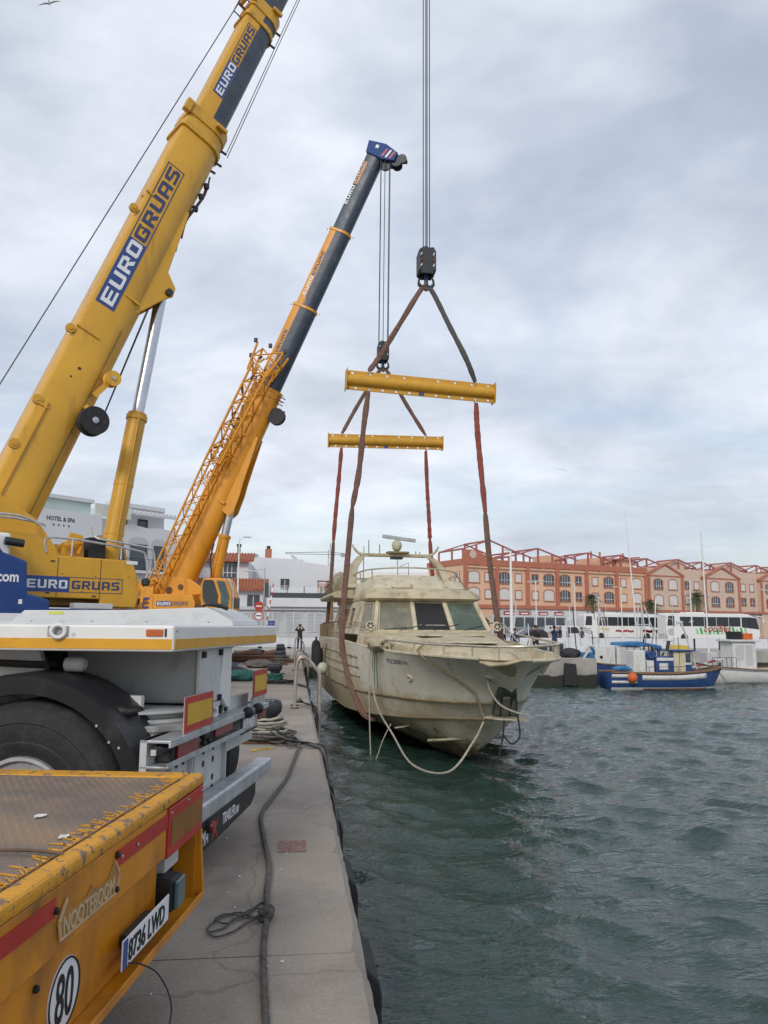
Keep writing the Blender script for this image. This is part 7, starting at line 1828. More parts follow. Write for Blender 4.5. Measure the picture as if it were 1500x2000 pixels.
# road signs, barrier, bin near the low building
sg = thing('road_sign', 'two round red road signs on one post near the long low building', 'road sign', (-3.08, 67.5, 0))
mb = MB(); mb.tube([(0, .04, 0), (0, .04, 3.7)], .04, 8); mb.build('post', 'grey_paint', sg)
for z, mid in ((3.28, 'lamp_red'), (2.45, 'decal_white')):
    mb = MB(); mb.lathe([(.40, 0), (.40, .03)], (0, 0, z), (0, -1, 0), 24); d_ = mb.build('sign_disc', 'red_tape', sg)
    mb = MB(); mb.lathe([(.30, 0), (.30, .004)], (0, -.031, z), (0, -1, 0), 22); mb.build('sign_face', 'red_tape' if z > 3 else 'decal_white', d_)
    mb = MB(); mb.bb(-.24, .24, -.04, -.036, z - .05, z + .05); mb.build('sign_bar', 'decal_white' if z > 3 else 'black', d_)
bg_ = thing('barrier', 'raised red and white striped barrier arm before the low building', 'barrier', (-2.5, 67, 0))
mb = MB(); mb.bb(-.15, .15, -.15, .15, 0, 1.1); mb.build('cabinet', 'light_grey_paint', bg_, bevel=.03)
for k in range(12):
    a = Vector((0, -.1, 1.0)).lerp(Vector((.62, -.1, 5.2)), k / 12); b = Vector((0, -.1, 1.0)).lerp(Vector((.62, -.1, 5.2)), (k + 1) / 12)
    mb = MB(); mb.bar(a, b, .08, .1); mb.build('arm_band', 'red_tape' if k % 2 else 'decal_white', bg_)
mb = MB(); mb.lathe([(.02, 0), (.30, 0), (.30, .9), (.33, .92), (.33, 1.0), (.02, 1.0)], (-1.95, 66, 1.05), (0, 0, 1), 18); mb.lathe([(.25, 0), (.25, 1.05)], (-1.95, 66, 0), (0, 0, 1), 14)
tag(mb.build('blue_drum', mat('drum_blue', (.02, .05, .22), .5, var=.1)), 'blue drum standing on its support beside the striped barrier', 'drum')
# portable mesh fence along the far quay, white
for k in range(5):
    f_ = thing('mesh_fence', 'portable white mesh fence panel, %s from the left' % 'first second third fourth fifth'.split()[k], 'fence', (-6.6 + k * 2.1, 57.0, 0), 0, 'white mesh fence panels')
    for p, q in (((0, 0, .1), (0, 0, 2.0)), ((2.0, 0, .1), (2.0, 0, 2.0)), ((0, 0, 2.0), (2.0, 0, 2.0)), ((0, 0, .2), (2.0, 0, .2))):
        mb = MB(); mb.tube([p, q], .022, 6); mb.build('frame', 'galvanised', f_)
    mb = MB()
    for j in range(1, 16): mb.tube([(j * .125, 0, .2), (j * .125, 0, 2.0)], .006, 3, caps=False)
    for j in range(1, 8): mb.tube([(0, 0, .2 + j * .225), (2.0, 0, .2 + j * .225)], .006, 3, caps=False)
    o_ = mb.build('mesh', 'light_grey_paint', f_); o_['kind'] = 'stuff'
    for x in (0.0, 2.0): mb = MB(); mb.bb(x - .1, x + .1, -.3, .3, 0, .12); mb.build('foot_block', 'dark_steel', f_)
mb = MB(); mb.bb(-8, 3.6, 60, 60.3, 0, .7); tag(mb.build('low_wall', 'white_wall', bevel=.02), 'low white wall behind the mesh fence and the photographer', 'wall')

# ================================================================== fishing boats
defm('boat_blue', (.02, .06, .19), .45, var=.15, scale=3, dirt=(.06, .08, .12), amt=.3, dscale=3)
defm('boat_white', (.62, .62, .60), .5, var=.07, scale=3, dirt=(.38, .30, .20), amt=.35, dscale=3, streak=3)
defm('tarp_blue', (.03, .16, .36), .6, var=.2, scale=4, bump=.4, bscale=12)
defm('cream_panel', (.55, .48, .33), .6, var=.08, dirt=(.35, .28, .17), amt=.3)
defm('buoy_orange', (.60, .12, .03), .55, var=.12)
def boat_hull(t, L, B, zk, sheer, m_top, m_bot, band=None):
    """stern at x=0, bow at x=L; sheer(x) gives gunwale height above waterline"""
    st = [k / 24 for k in range(25)]; rings = []
    def hw(s): return B / 2 * (1 - max(0, (s - .5) / .5) ** 2.2) * (.78 + .22 * min(1, s / .35))
    for s in st:
        x = L * s; w = max(hw(s), .02); z1 = sheer(s); rk = (.9 * max(0, (s - .8) / .2)) if s > .8 else 0
        zb = zk + rk * (z1 - zk) * .3
        rings.append([(x - (.35 * (1 - 0) if s > .97 else 0) * 0, -w, z1), (x, -w * .97, z1 * .62), (x, -w * .9, .12), (x, -w * .55, zk * .6 + 0), (x, 0, zb), (x, w * .55, zk * .6), (x, w * .9, .12), (x, w * .97, z1 * .62), (x, w, z1)])
    # rake the stem: lower points pulled aft towards the bow
    for i, s in enumerate(st):
        if s > .75:
            f = (s - .75) / .25
            rings[i] = [(p[0] - f * f * L * .09 * (1 - max(0, min(1, p[2] / sheer(s)))), p[1], p[2]) for p in rings[i]]
    mb = MB(); n = 9
    for i in range(len(rings) - 1):
        for k in range(n - 1):
            mi = 1 if 2 <= k <= 5 else 0
            mb.add([rings[i][k], rings[i][k + 1], rings[i + 1][k + 1], rings[i + 1][k]], [(0, 1, 2, 3)], mi, True)
    mb.add(rings[0], [tuple(range(n))])
    ob = mb.build('hull', [m_top, m_bot], t, sharp=40)
    bm = bmesh.new(); bm.from_mesh(ob.data); bmesh.ops.remove_doubles(bm, verts=bm.verts, dist=1e-4); bmesh.ops.recalc_face_normals(bm, faces=bm.faces); bm.to_mesh(ob.data); bm.free()
    dk = MB(); dk.loft([[(L * s, -max(hw(s) - .05, .01), sheer(s) - .28), (L * s, max(hw(s) - .05, .01), sheer(s) - .28)] for s in st], caps=False, closed=False); dk.build('deck', 'boat_white', t)
    for sg in (-1, 1):
        mb = MB(); mb.tube([(L * s, sg * max(hw(s), .02), sheer(s) + .02) for s in st], .05, 6); mb.build('gunwale', 'wood', t)
    return hw
def strip(t, L, hw, sheer, s0, s1, f0, f1, m, name='hull_band', off=.012):
    """painted band on the near side between two fractions of the freeboard"""
    mb = MB(); a = []
    for k in range(17):
        s = s0 + (s1 - s0) * k / 16
        w = hw(s) + off; z = sheer(s)
        a.append([(L * s, -w * (.93 + .07 * f1) - off, z * f1), (L * s, -w * (.93 + .07 * f0) - off, z * f0)])
    mb.loft(a, caps=False, closed=False); o = mb.build(name, m, t); sd = o.modifiers.new('t', 'SOLIDIFY'); sd.thickness = .012
def mast(t, pts, r, m='light_grey_paint', name='mast'):
    mb = MB(); mb.tube(pts, r, 6); return mb.build(name, m, t)
WL = WATER_Z
# main boat, bow to the right
fb = thing('fishing_boat', 'blue and white wooden fishing boat with orange buoy, nearest of the moored boats', 'boat', (16.0, 38.9, WL), R(2))
sh1 = lambda s: .80 + .30 * max(0, s - .45) ** 1.5 * 2.2 + .05 * (1 - s)
hw1 = boat_hull(fb, 6.55, 2.0, -.35, sh1, 'boat_blue', 'boat_white')
strip(fb, 6.55, hw1, sh1, .24, .80, .58, .88, 'boat_white'); strip(fb, 6.55, hw1, sh1, .0, .17, .72, .92, 'boat_white'); strip(fb, 6.55, hw1, sh1, .0, .20, .38, .54, 'boat_white')
strip(fb, 6.55, hw1, sh1, .20, .95, .93, 1.0, 'wood', 'rubbing_strake', .03); strip(fb, 6.55, hw1, sh1, .25, .80, .0, .10, 'rust', 'rust_line', .004)
mb = MB(); mb.bb(2.55, 3.85, -.55, .6, .75, 1.65); mb.build('wheelhouse', 'boat_blue', fb, bevel=.03)
mb = MB(); mb.bb(3.85, 4.55, -.5, .55, .75, 1.95); dh = mb.build('deckhouse', 'boat_white', fb, bevel=.03)
for x in (3.52, 3.86):
    mb = MB(); mb.bb(x, x + .30, -.575, -.552 if x < 3.85 else -.502, .85, 1.90); mb.build('door', 'cream_panel', fb)
mb = MB(); mb.bb(3.4, 4.7, -.7, .7, 1.92, 2.0); mb.build('cabin_roof', 'boat_blue', fb, bevel=.02)
mb = MB(); mb.bb(4.22, 4.50, -.512, -.501, 1.35, 1.8); mb.build('cabin_window', 'glass_window', fb)
mb = MB(); mb.bb(4.2, 4.54, -.514, -.502, .8, 1.25); mb.build('cabin_panel', 'boat_blue', fb)
mb = MB(); mb.bb(2.72, 3.2, -.565, -.551, 1.0, 1.32); wp = mb.build('hatch_panel', 'boat_white', fb)
mb = MB(); mb.bb(2.58, 3.5, -.575, -.566, 1.45, 1.60); mb.build('white_panel', 'boat_white', fb)
mb = MB(); mb.bb(2.1, 2.5, -.45, .4, .8, 1.45); mb.build('engine_box', 'boat_white', fb, bevel=.03)
mb = MB(); mb.bb(1.35, 2.0, -.5, .4, .8, 1.95); mb.build('locker', 'boat_white', fb, bevel=.03)
mb = MB(); mb.lathe([(.05, -.2), (.2, -.2), (.14, -.1), (.14, .1), (.2, .2), (.05, .2)], (2.35, -.3, 1.75), (0, 1, 0), 16); mb.build('winch', 'boat_blue', fb)
mb = MB(); mb.lathe([(.08, 0), (.08, .3), (.18, .34), (.18, .44), (.1, .5)], (3.0, .0, 1.66), (0, 0, 1), 12); mb.build('capstan', 'boat_blue', fb)
mb = MB(); mb.tube([(3.6, .2, 2.0), (3.7, .2, 2.45)], .09, 8); mb.build('searchlight', 'dark_steel', fb)
mb = MB(); mb.lathe([(.02, -.1), (.22, -.05), (.22, .02), (.05, .08)], (3.75, .2, 2.5), (0, 0, 1), 14); mb.build('radar', 'boat_white', fb)
mast(fb, [(4.95, -.3, 1.0), (4.55, -.1, 2.6), (4.3, 0, 3.5)], .035); mast(fb, [(5.15, .3, 1.0), (4.7, .1, 2.6), (4.35, 0, 3.5)], .035)
mast(fb, [(4.1, 0, 3.4), (4.45, 0, 3.42)], .05, name='masthead'); mast(fb, [(4.3, 0, 3.4), (2.9, 0, 3.9)], .02, name='stay'); mast(fb, [(4.3, 0, 3.4), (3.2, 0, 2.8)], .02, name='stay')
mast(fb, [(4.05, .3, 1.9), (4.05, .3, 4.6)], .018, name='aerial')
mast(fb, [(2.6, .2, 1.6), (2.55, .2, 2.3)], .045, 'rust', 'exhaust')
for s in (.30, .38, .46, .54, .62): mast(fb, [(6.55 * s, -.95, sh1(s)), (6.55 * s, -.93, sh1(s) + .32)], .014, 'dark_steel', 'rail_post')
mast(fb, [(6.55 * s, -.94, sh1(s) + .32) for s in (.28, .4, .5, .62)], .014, 'dark_steel', 'rail')
for k in range(7):
    mb = MB(); a = Vector((4.7 + .22 * k, -.35 + .05 * (k % 3), 1.12 + .06 * k)); mb.bar(a, a + Vector((.6, .3, .05)), .12, .06); mb.build('deck_gear', ('boat_white', 'red_tape', 'cloth_red')[k % 3], fb)
mb = MB(); mb.sphere((1.0, -1.02, .62), .26, 16, (1, .9, 1)); mb.build('float_ball', 'buoy_orange', fb)
mb = MB(); mb.tube([(1.0, -1.0, .85), (1.02, -.9, 1.05)], .02, 6); mb.build('float_line', 'rope_dark', fb)
lumpy('tarpaulin', (17.0, 39.1, WL + 1.02), (.45, .35, .14), 'tarp_blue', 'small blue tarpaulin on the stern of the nearest fishing boat', 'tarpaulin', 5, 12, .3)
for dx in (.35, .6):
    rope([(22.1 + dx * .2, 38.9, WL + .95), (22.2 + dx * .5, 38.7, WL + .4), (22.3 + dx, 38.5, WL - .1)], .014, 'rope_dark', ('left' if dx < .5 else 'right') + ' one of two mooring lines at the bow of the nearest fishing boat')
# second boat behind, bow to the left
f2 = thing('fishing_boat', 'dark blue fishing boat with white wheelhouse and blue canopies behind the nearest one', 'boat', (22.0, 43.5, WL), R(180))
sh2 = lambda s: 1.0 + .5 * max(0, s - .5) ** 1.5 * 2
hw2 = boat_hull(f2, 6.8, 2.1, -.35, sh2, 'boat_blue', 'boat_blue')
for sg in (1,):
    mb = MB(); mb.bb(3.7, 4.9, -.6, .6, .85, 2.1); w2 = mb.build('wheelhouse', 'boat_white', f2, bevel=.04)
    mb = MB(); mb.lathe([(.09, 0), (.09, .02)], (4.55, .601, 1.45), (0, 1, 0), 14); mb.build('port_light', 'black', w2)
    mb = MB(); mb.bb(2.2, 3.6, -.6, .6, .85, 2.05); w3 = mb.build('cabin', 'boat_white', f2, bevel=.04)
    for x in (2.55, 3.0): mb = MB(); mb.bb(x, x + .4, .602, .62, .95, 1.95); mb.build('door', 'light_grey_paint', w3)
    mb = MB(); mb.bb(2.98, 3.02, .622, .64, .95, 2.04); mb.build('door_post', 'tarp_blue', w3)
    mb = MB(); mb.prism([(.9, 2.0), (3.5, 2.1), (3.4, 2.28), (2.2, 2.34), (1.0, 2.12)], (0, -.75, 0), (1, 0, 0), (0, 0, 1), (0, 1, 0), 1.5); mb.build('canopy', 'tarp_blue', f2, bevel=.05)
    mb = MB(); mb.bb(4.95, 5.6, -.5, .5, 1.0, 1.7); mb.build('fish_box', 'tarp_blue', f2, bevel=.03)
for x in (4.1, 4.75): mast(f2, [(x, .5, 1.6), (4.35, .1, 4.2)], .035)
mast(f2, [(4.45, 0, 1.8), (4.35, 0, 4.9)], .04); mast(f2, [(4.0, 0, 3.6), (4.7, 0, 3.6)], .03, name='crosstree')
for dx in (-.3, .0, .3): mast(f2, [(4.35 + dx, 0, 3.6), (4.35 + dx, 0, 4.3)], .02, 'dark_steel', 'aerial')
for x in (1.1, 1.7, 2.3): mast(f2, [(x, .4, 2.4), (1.75 + (x - 1.7) * .3, 0, 4.4)], .03)
mast(f2, [(1.75, 0, 2.4), (1.75, 0, 4.8)], .03); mast(f2, [(1.3, 0, 3.3), (2.2, 0, 3.3)], .04, name='crosstree')
font_mesh('TT-5-', .24, 'lettering', 'decal_white', f2, Matrix.Translation((6.35, .62, .95)) @ Matrix.Rotation(R(180 + 24), 4, 'Z') @ Matrix.Rotation(R(90), 4, 'X'), ext=.004, bold=.004)
rq = random.Random(2)
for k in range(10):
    p = Vector((rq.uniform(.3, 6.0), rq.uniform(-.4, .7), rq.uniform(1.2, 1.6))); mb = MB(); mb.bar(p, p + Vector((rq.uniform(-.5, .5), .1, rq.uniform(.1, .7))), .12, .10); mb.build('deck_gear', ('boat_white', 'dark_steel', 'tarp_blue')[k % 3], f2)
# a white launch between pier and second boat
f4 = thing('fishing_boat', 'small white launch tied up behind the pier end', 'boat', (19.6, 48.5, WL), R(180))
sh4 = lambda s: 1.1 + .4 * max(0, s - .5) ** 1.5 * 2
boat_hull(f4, 6.0, 2.0, -.3, sh4, 'boat_white', 'boat_white')
mb = MB(); mb.bb(2.4, 4.4, -.6, .6, .8, 2.3); c4 = mb.build('cabin', 'boat_white', f4, bevel=.05)
mb = MB(); mb.bb(2.6, 4.2, .602, .615, 1.6, 2.1); mb.build('cabin_window', 'glass_window', c4)
for x in (1.2, 2.0): mast(f4, [(x, .2, 1.2), (x + .2, 0, 4.2)], .03)
rg_ = random.Random(31)
for t_, L_ in ((f2, 6.5), (f4, 5.8)):
    for k in range(9):
        x = L_ * rg_.random(); h_ = rg_.uniform(2.6, 5.2)
        mast(t_, [(x, rg_.uniform(-.5, .5), 1.2), (x + rg_.uniform(-.5, .5), 0, h_)], rg_.choice((.012, .02, .03)), rg_.choice(('light_grey_paint', 'dark_steel', 'white_paint')), 'rigging_pole')
for k in range(5):
    mast(fb, [(1.6 + .7 * k, .4, 1.2 + .2 * (k % 2)), (1.9 + .6 * k, .3, 2.3 + .35 * (k % 3))], .018, 'dark_steel', 'rigging_pole')
lumpy('fishing_net', (16.6, 44.5, .15), (.75, .5, .42), 'boat_white', 'pale heap of fishing net at the end of the pier', 'net', 6, 14, .4)
lumpy('fishing_net', (15.3, 42.2, .18), (.62, .5, .34), 'rope_dark', 'dark heap of fishing net on the pier beside the bow', 'net', 7, 14, .4)
# white boat at the right edge
f3 = thing('fishing_boat', 'white fishing boat with cabin at the right edge of the photo', 'boat', (23.6, 43.5, WL), R(3))
sh3 = lambda s: .75 + .3 * max(0, .35 - s) * 2 + .3 * max(0, s - .6)
boat_hull(f3, 8.0, 2.4, -.35, sh3, 'boat_white', 'boat_white')
strip(f3, 8.0, lambda s: 1.2 * (1 - max(0, (s - .5) / .5) ** 2.2) * (.78 + .22 * min(1, s / .35)), sh3, .02, .95, .88, .98, 'grey_paint', 'rubbing_strake')
mb = MB(); mb.bb(1.9, 3.4, -.6, .7, .6, 2.35); c3_ = mb.build('cabin', 'boat_white', f3, bevel=.04)
for x in (2.15, 2.7): mb = MB(); mb.bb(x, x + .45, -.615, -.602, 1.0 if x > 2.5 else 1.3, 2.15); mb.build('cabin_window' if x < 2.5 else 'door', 'grey_wall', c3_)
mb = MB(); mb.bb(1.7, 3.6, -.75, .8, 2.36, 2.48); mb.build('cabin_roof', 'boat_white', f3, bevel=.02)
mb = MB(); mb.bb(2.0, 2.6, -.5, .2, 2.49, 2.95); mb.build('dark_crate', 'black', f3, bevel=.03)
mb = MB(); mb.bb(2.7, 3.3, -.5, .2, 2.49, 2.85); mb.build('orange_crate', 'buoy_orange', f3, bevel=.03)
for k in range(6): mast(f3, [(.3 + k * .3, -1.0, .8), (.3 + k * .3, -1.0, 1.45)], .016, 'dark_steel', 'rail_post')
mast(f3, [(.3, -1.0, 1.45), (1.8, -1.0, 1.45)], .016, 'dark_steel', 'rail')
mb = MB(); mb.bb(.3, 1.0, -.5, .3, 1.0, 1.75); mb.build('net_hauler', 'light_grey_paint', f3, bevel=.04)
mast(f3, [(.75, 0, .8), (.62, 0, 8.9)], .045, 'white_paint')
lumpy('fishing_net', (26.3, 43.7, WL + 1.2), (.7, .5, .3), 'rope_grey', 'grey heap of net in the boat at the right edge', 'net', 9, 12, .4)
# one more tall whip mast standing behind the nearest boat
f5 = thing('mast_pole', 'tall thin white pole leaning left above the nearest fishing boat', 'mast', (20.6, 44.8, WL + .9))
mb = MB(); mb.tube([(0, 0, 0), (-.25, 0, 4.5), (-.55, 0, 9.3)], [.06, .045, .02], 8); mb.build('pole', 'white_paint', f5)
mb = MB(); mb.bb(-.12, .12, -.1, .1, -.1, .3); mb.build('socket', 'grey_paint', f5)
# rubber fender on the pier face
mb = MB(); mb.prism([(0, 0), (.75, 0), (.68, 1.15), (.12, 1.2)], (14.3, 40.6, -1.42), (1, 0, 0), (0, 0, 1), (0, -1, 0), .35); tag(mb.build('dock_fender', 'rubber', bevel=.04), 'large dark rubber fender on the front face of the pier', 'fender')

# ================================================================== people
def person(label, loc, rz, h, pose, top, legs, hair='hair_dark', group=None):
    """one skinned figure; pose in metres for a 1.75 m body, x to its right, y forward"""
    t = thing('person', label, 'person', loc, rz, group)
    k = h / 1.75
    J = {'pel': (0, 0, .95), 'chest': (0, .01, 1.25), 'neck': (0, .01, 1.47), 'head0': (0, .02, 1.56), 'head1': (0, .02, 1.70),
         'ls': (-.18, 0, 1.42), 'rs': (.18, 0, 1.42), 'le': (-.24, -.02, 1.14), 're': (.24, -.02, 1.14), 'lw': (-.25, .06, .90), 'rw': (.25, .06, .90),
         'lh': (-.25, .09, .82), 'rh': (.25, .09, .82),
         'lhip': (-.10, 0, .90), 'rhip': (.10, 0, .90), 'lk': (-.11, .03, .50), 'rk': (.11, .03, .50), 'la': (-.12, -.02, .09), 'ra': (.12, -.02, .09), 'lt': (-.13, .14, .04), 'rt': (.13, .14, .04)}
    J.update(pose)
    Rr = {'pel': (.155, .115), 'chest': (.17, .12), 'neck': (.055, .055), 'head0': (.075, .085), 'head1': (.08, .095), 'ls': (.075, .075), 'rs': (.075, .075), 'le': (.052, .052), 're': (.052, .052),
          'lw': (.035, .035), 'rw': (.035, .035), 'lh': (.04, .025), 'rh': (.04, .025), 'lhip': (.09, .095), 'rhip': (.09, .095), 'lk': (.065, .065), 'rk': (.065, .065), 'la': (.045, .05), 'ra': (.045, .05), 'lt': (.04, .035), 'rt': (.04, .035)}
    E_ = [('pel', 'chest'), ('chest', 'neck'), ('neck', 'head0'), ('head0', 'head1'), ('chest', 'ls'), ('ls', 'le'), ('le', 'lw'), ('lw', 'lh'), ('chest', 'rs'), ('rs', 're'), ('re', 'rw'), ('rw', 'rh'),
          ('pel', 'lhip'), ('lhip', 'lk'), ('lk', 'la'), ('la', 'lt'), ('pel', 'rhip'), ('rhip', 'rk'), ('rk', 'ra'), ('ra', 'rt')]
    names = list(J)
    V = [tuple(c * k for c in J[n]) for n in names]; idx = {n: i for i, n in enumerate(names)}
    E2 = [(idx[a], idx[b]) for a, b in E_]; rad = [Rr[n] for n in names]
    for s in 'lr':       # five fingers
        p = Vector(J[s + 'h']); w = Vector(J[s + 'w']); d = (p - w).normalized(); sd = d.cross(Vector((0, 1, 0))); sd = sd.normalized() if sd.length > .1 else Vector((1, 0, 0))
        for f, (o, L) in enumerate(((-.03, .05), (-.012, .075), (.006, .082), (.024, .072), (.038, .055))):
            q = p + sd * o + d * (.015 if f else -.02); e = q + d * L * .9 + (Vector((0, .02, 0)) if f else sd * -.03)
            V += [tuple(q * k), tuple(e * k)]; rad += [(.011, .011), (.009, .009)]
            E2 += [(idx[s + 'h'], len(V) - 2), (len(V) - 2, len(V) - 1)]
    me = bpy.data.meshes.new('body'); me.from_pydata(V, E2, []); ob = bpy.data.objects.new('body', me); col.objects.link(ob)
    sk = ob.modifiers.new('skin', 'SKIN'); ss = ob.modifiers.new('sub', 'SUBSURF'); ss.levels = 1; ss.render_levels = 1
    for i, v in enumerate(me.skin_vertices[0].data):
        v.radius = tuple(r * k for r in rad[i]); v.use_root = (i == idx['pel'])
    dg = bpy.context.evaluated_depsgraph_get(); m2 = bpy.data.meshes.new_from_object(ob.evaluated_get(dg))
    bpy.data.objects.remove(ob)
    for m in ('skin', top, legs, 'cloth_black'): m2.materials.append(M[m])
    hl, hr = Vector(J['lw']) * k, Vector(J['rw']) * k
    for p in m2.polygons:
        c = p.center; p.use_smooth = True
        near_hand = min((c - Vector(J['lh']) * k).length, (c - Vector(J['rh']) * k).length) < .085 * k
        hd = (c - Vector(J['head1']) * k).length < .19 * k
        p.material_index = 0 if (near_hand or (hd and c.z > J['neck'][2] * k)) else (1 if c.z > .86 * k else (3 if c.z < .11 * k else 2))
    b = bpy.data.objects.new('body', m2); col.objects.link(b); b.parent = t
    hc = (Vector(J['head0']) + Vector(J['head1'])) / 2 * k
    mb = MB(); mb.sphere(hc + Vector((0, -.02, .055)) * k, .112 * k, 12, (.92, 1.05, .88)); mb.build('hair', hair, t)
    for s in (-1, 1):
        mb = MB(); mb.sphere(hc + Vector((s * .032, .098, .0)) * k, .012 * k, 6); mb.build('eye', 'black', t)
        mb = MB(); mb.sphere(hc + Vector((s * .088, .01, -.02)) * k, .022 * k, 6, (.5, 1, 1.4)); mb.build('ear', 'skin', t)
    mb = MB(); mb.sphere(hc + Vector((0, .112, -.03)) * k, .018 * k, 6, (.8, 1, 1.4)); mb.build('nose', 'skin', t)
    mb = MB(); mb.bb(hc.x - .025 * k, hc.x + .025 * k, hc.y + .088 * k, hc.y + .10 * k, hc.z - .078 * k, hc.z - .070 * k); mb.build('mouth', 'cloth_red', t)
    return t
photo = {'le': (-.30, .12, 1.36), 're': (.30, .12, 1.36), 'lw': (-.14, .28, 1.58), 'rw': (.14, .28, 1.58), 'lh': (-.07, .30, 1.63), 'rh': (.07, .30, 1.63)}
walk = {'lk': (-.11, .10, .50), 'la': (-.12, .06, .09), 'lt': (-.13, .22, .04), 'rk': (.11, .0, .50), 'ra': (.12, -.14, .10), 'rt': (.13, .0, .03)}
phone_l = {'re': (.26, .06, 1.16), 'rw': (.12, .26, 1.28), 'rh': (.08, .31, 1.33)}
pk_ = {'lw': (-.22, .08, .98), 'rw': (.22, .08, .98), 'lh': (-.17, .12, .95), 'rh': (.17, .12, .95)}
def ph(loc, z, label):
    mb = MB(); mb.box((loc[0], loc[1], z), (.15, .012, .075)); tag(mb.build('phone', 'black'), label, 'phone')
person('person in long black coat holding up a phone, alone at the quay end', (.36, 50.6, 0), R(180), 1.72, photo, 'cloth_black', 'cloth_black')
ph((.36, 50.27), 1.62, 'dark phone held up by the person alone at the quay end')
person('person in black jacket and black trousers standing on the pier behind the bow rail', (13.2, 41.6, 0), R(190), 1.76, pk_, 'cloth_black', 'cloth_black')
person('person in navy jacket and light jeans raising a phone, right of the bow', (14.75, 43.0, 0), R(195), 1.74, photo, 'cloth_navy', 'cloth_jean')
ph((14.66, 42.68), 1.62, 'dark phone held up by the person in light jeans')
person('person in dark top seen low behind the bow rail, left one of a pair', (11.55, 42.5, -.0), R(190), 1.55, {}, 'cloth_black', 'cloth_grey')
person('person in navy top seen low behind the bow rail, right one of a pair', (12.35, 42.7, -.0), R(170), 1.58, {}, 'cloth_navy', 'cloth_black')
for i, (x, y, h, tp2, lg, lab) in enumerate(((20.6, 64.5, 1.65, 'cloth_red', 'cloth_grey', 'person in dark red coat, leftmost of the group by the white van'), (21.7, 64.2, 1.7, 'cloth_cream', 'cloth_cream', 'person in cream clothes, second from left in the group by the van'), (22.7, 64.6, 1.74, 'cloth_black', 'cloth_black', 'person all in black in the middle of the group by the van'), (23.5, 65.0, 1.68, 'cloth_navy', 'cloth_cream', 'person in navy top and cream trousers in the group by the van'), (24.5, 64.4, 1.66, 'cloth_purple', 'cloth_black', 'person in purple coat, rightmost of the group by the van'), (23.1, 66.5, 1.72, 'cloth_grey', 'cloth_black', 'person in grey behind the group by the van'))):
    person(lab, (x, y, 0), R(160 + 37 * i), h, walk if i % 2 else pk_, tp2, lg, 'hair_dark', 'onlookers by the white van')
# gulls
def gull(label, p, s, rz, bank):
    t = thing('seagull', label, 'bird', p, rz, 'gulls in the air')
    mb = MB(); mb.loft([[(x, r * math.cos(a * .785), r * math.sin(a * .785)) for a in range(8)] for x, r in ((-.24 * s, .008 * s), (-.14 * s, .05 * s), (0, .075 * s), (.12 * s, .06 * s), (.2 * s, .04 * s), (.26 * s, .012 * s))]); mb.build('body', 'decal_white', t)
    for sg in (-1, 1):
        w = [(.10, .03, 0), (.16, .32, .13), (.06, .62, .06), (-.06, .82, -.04), (-.02, .58, .05), (-.02, .30, .12), (-.08, .03, 0)]
        mb = MB(); mb.add([(x * s, sg * y * s, (z + bank * sg * y) * s) for x, y, z in w], [tuple(range(7))]); o = mb.build('wing', 'light_grey_paint', t); sd = o.modifiers.new('t', 'SOLIDIFY'); sd.thickness = .015
    mb = MB(); mb.add([(-.22 * s, -.02 * s, 0), (-.22 * s, .02 * s, 0), (-.36 * s, .06 * s, 0), (-.36 * s, -.06 * s, 0)], [(0, 1, 2, 3)]); o = mb.build('tail', 'decal_white', t); sd = o.modifiers.new('t', 'SOLIDIFY'); sd.thickness = .01
gull('seagull flying in the upper left corner of the sky', (-10.8, 30, 27.25), .55, R(100), -.5)
gull('small distant seagull right of the red front sling', (18.71, 52, 12.78), .4, R(60), .4)

defm('stained_steel', (.42, .38, .33), .4, metal=.6, var=.2, scale=3, dirt=(.20, .10, .06), amt=.5, dscale=4, streak=4)
defm('iron_black', (.018, .019, .024), .5, var=.25, scale=6, dirt=(.06, .06, .065), amt=.4, dscale=5, bump=.3, bscale=30)
defm('chalk', (.30, .30, .31), .8, var=.2)

# ================================================================== quay clutter
def bollard(label, x, y, s=1.0, mark=False):
    t = thing('bollard', label, 'bollard', (x, y, 0), 0, 'mooring bollards along the quay edge')
    mb = MB(); mb.bb(-.34 * s, .30 * s, -.30 * s, .34 * s, 0, .05 * s); bp_ = mb.build('base_plate', 'rust', t, bevel=.01)
    for dx in (-.26, .22):
        for dy in (-.22, .26):
            mb = MB(); mb.lathe([(.035 * s, 0), (.035 * s, .04 * s), (.015 * s, .06 * s)], (dx * s, dy * s, .05 * s), (0, 0, 1), 8); mb.build('bolt', 'rust', bp_)
    mb = MB(); mb.lathe([(.19 * s, .05 * s), (.15 * s, .12 * s), (.14 * s, .34 * s), (.16 * s, .38 * s)], (0, 0, 0), (0, 0, 1), 24); mb.build('neck', 'rubber', t)
    rings = []
    for z, a, b in ((.35, .15, .13), (.37, .20, .15), (.42, .235, .17), (.50, .24, .175), (.56, .225, .165), (.585, .17, .12), (.59, .05, .04)):
        rings.append([(-.03 * s + a * s * math.copysign(abs(math.cos(k * .2618)) ** .6, math.cos(k * .2618)), b * s * math.copysign(abs(math.sin(k * .2618)) ** .7, math.sin(k * .2618)), z * s) for k in range(24)])
    mb = MB(); mb.loft(rings); mb.build('head', 'iron_black', t, sharp=60)
    if mark: font_mesh('22A', .075, 'lettering', 'chalk', t, Matrix.Translation((-.05, -.16, .545)) @ Matrix.Rotation(R(55), 4, 'X'), ext=.001, xs=1.2)
    return t
bollard('nearest black bollard with pale rope coiled round it, behind the trailer plate', -.36, 11.55, 1.0, True)
bollard('second black bollard with green and dark ropes round its foot', -.52, 22.9, .95)
bollard('third bollard from the camera, with grey rope coiled up its neck', -.55, 33.5, 1.0)
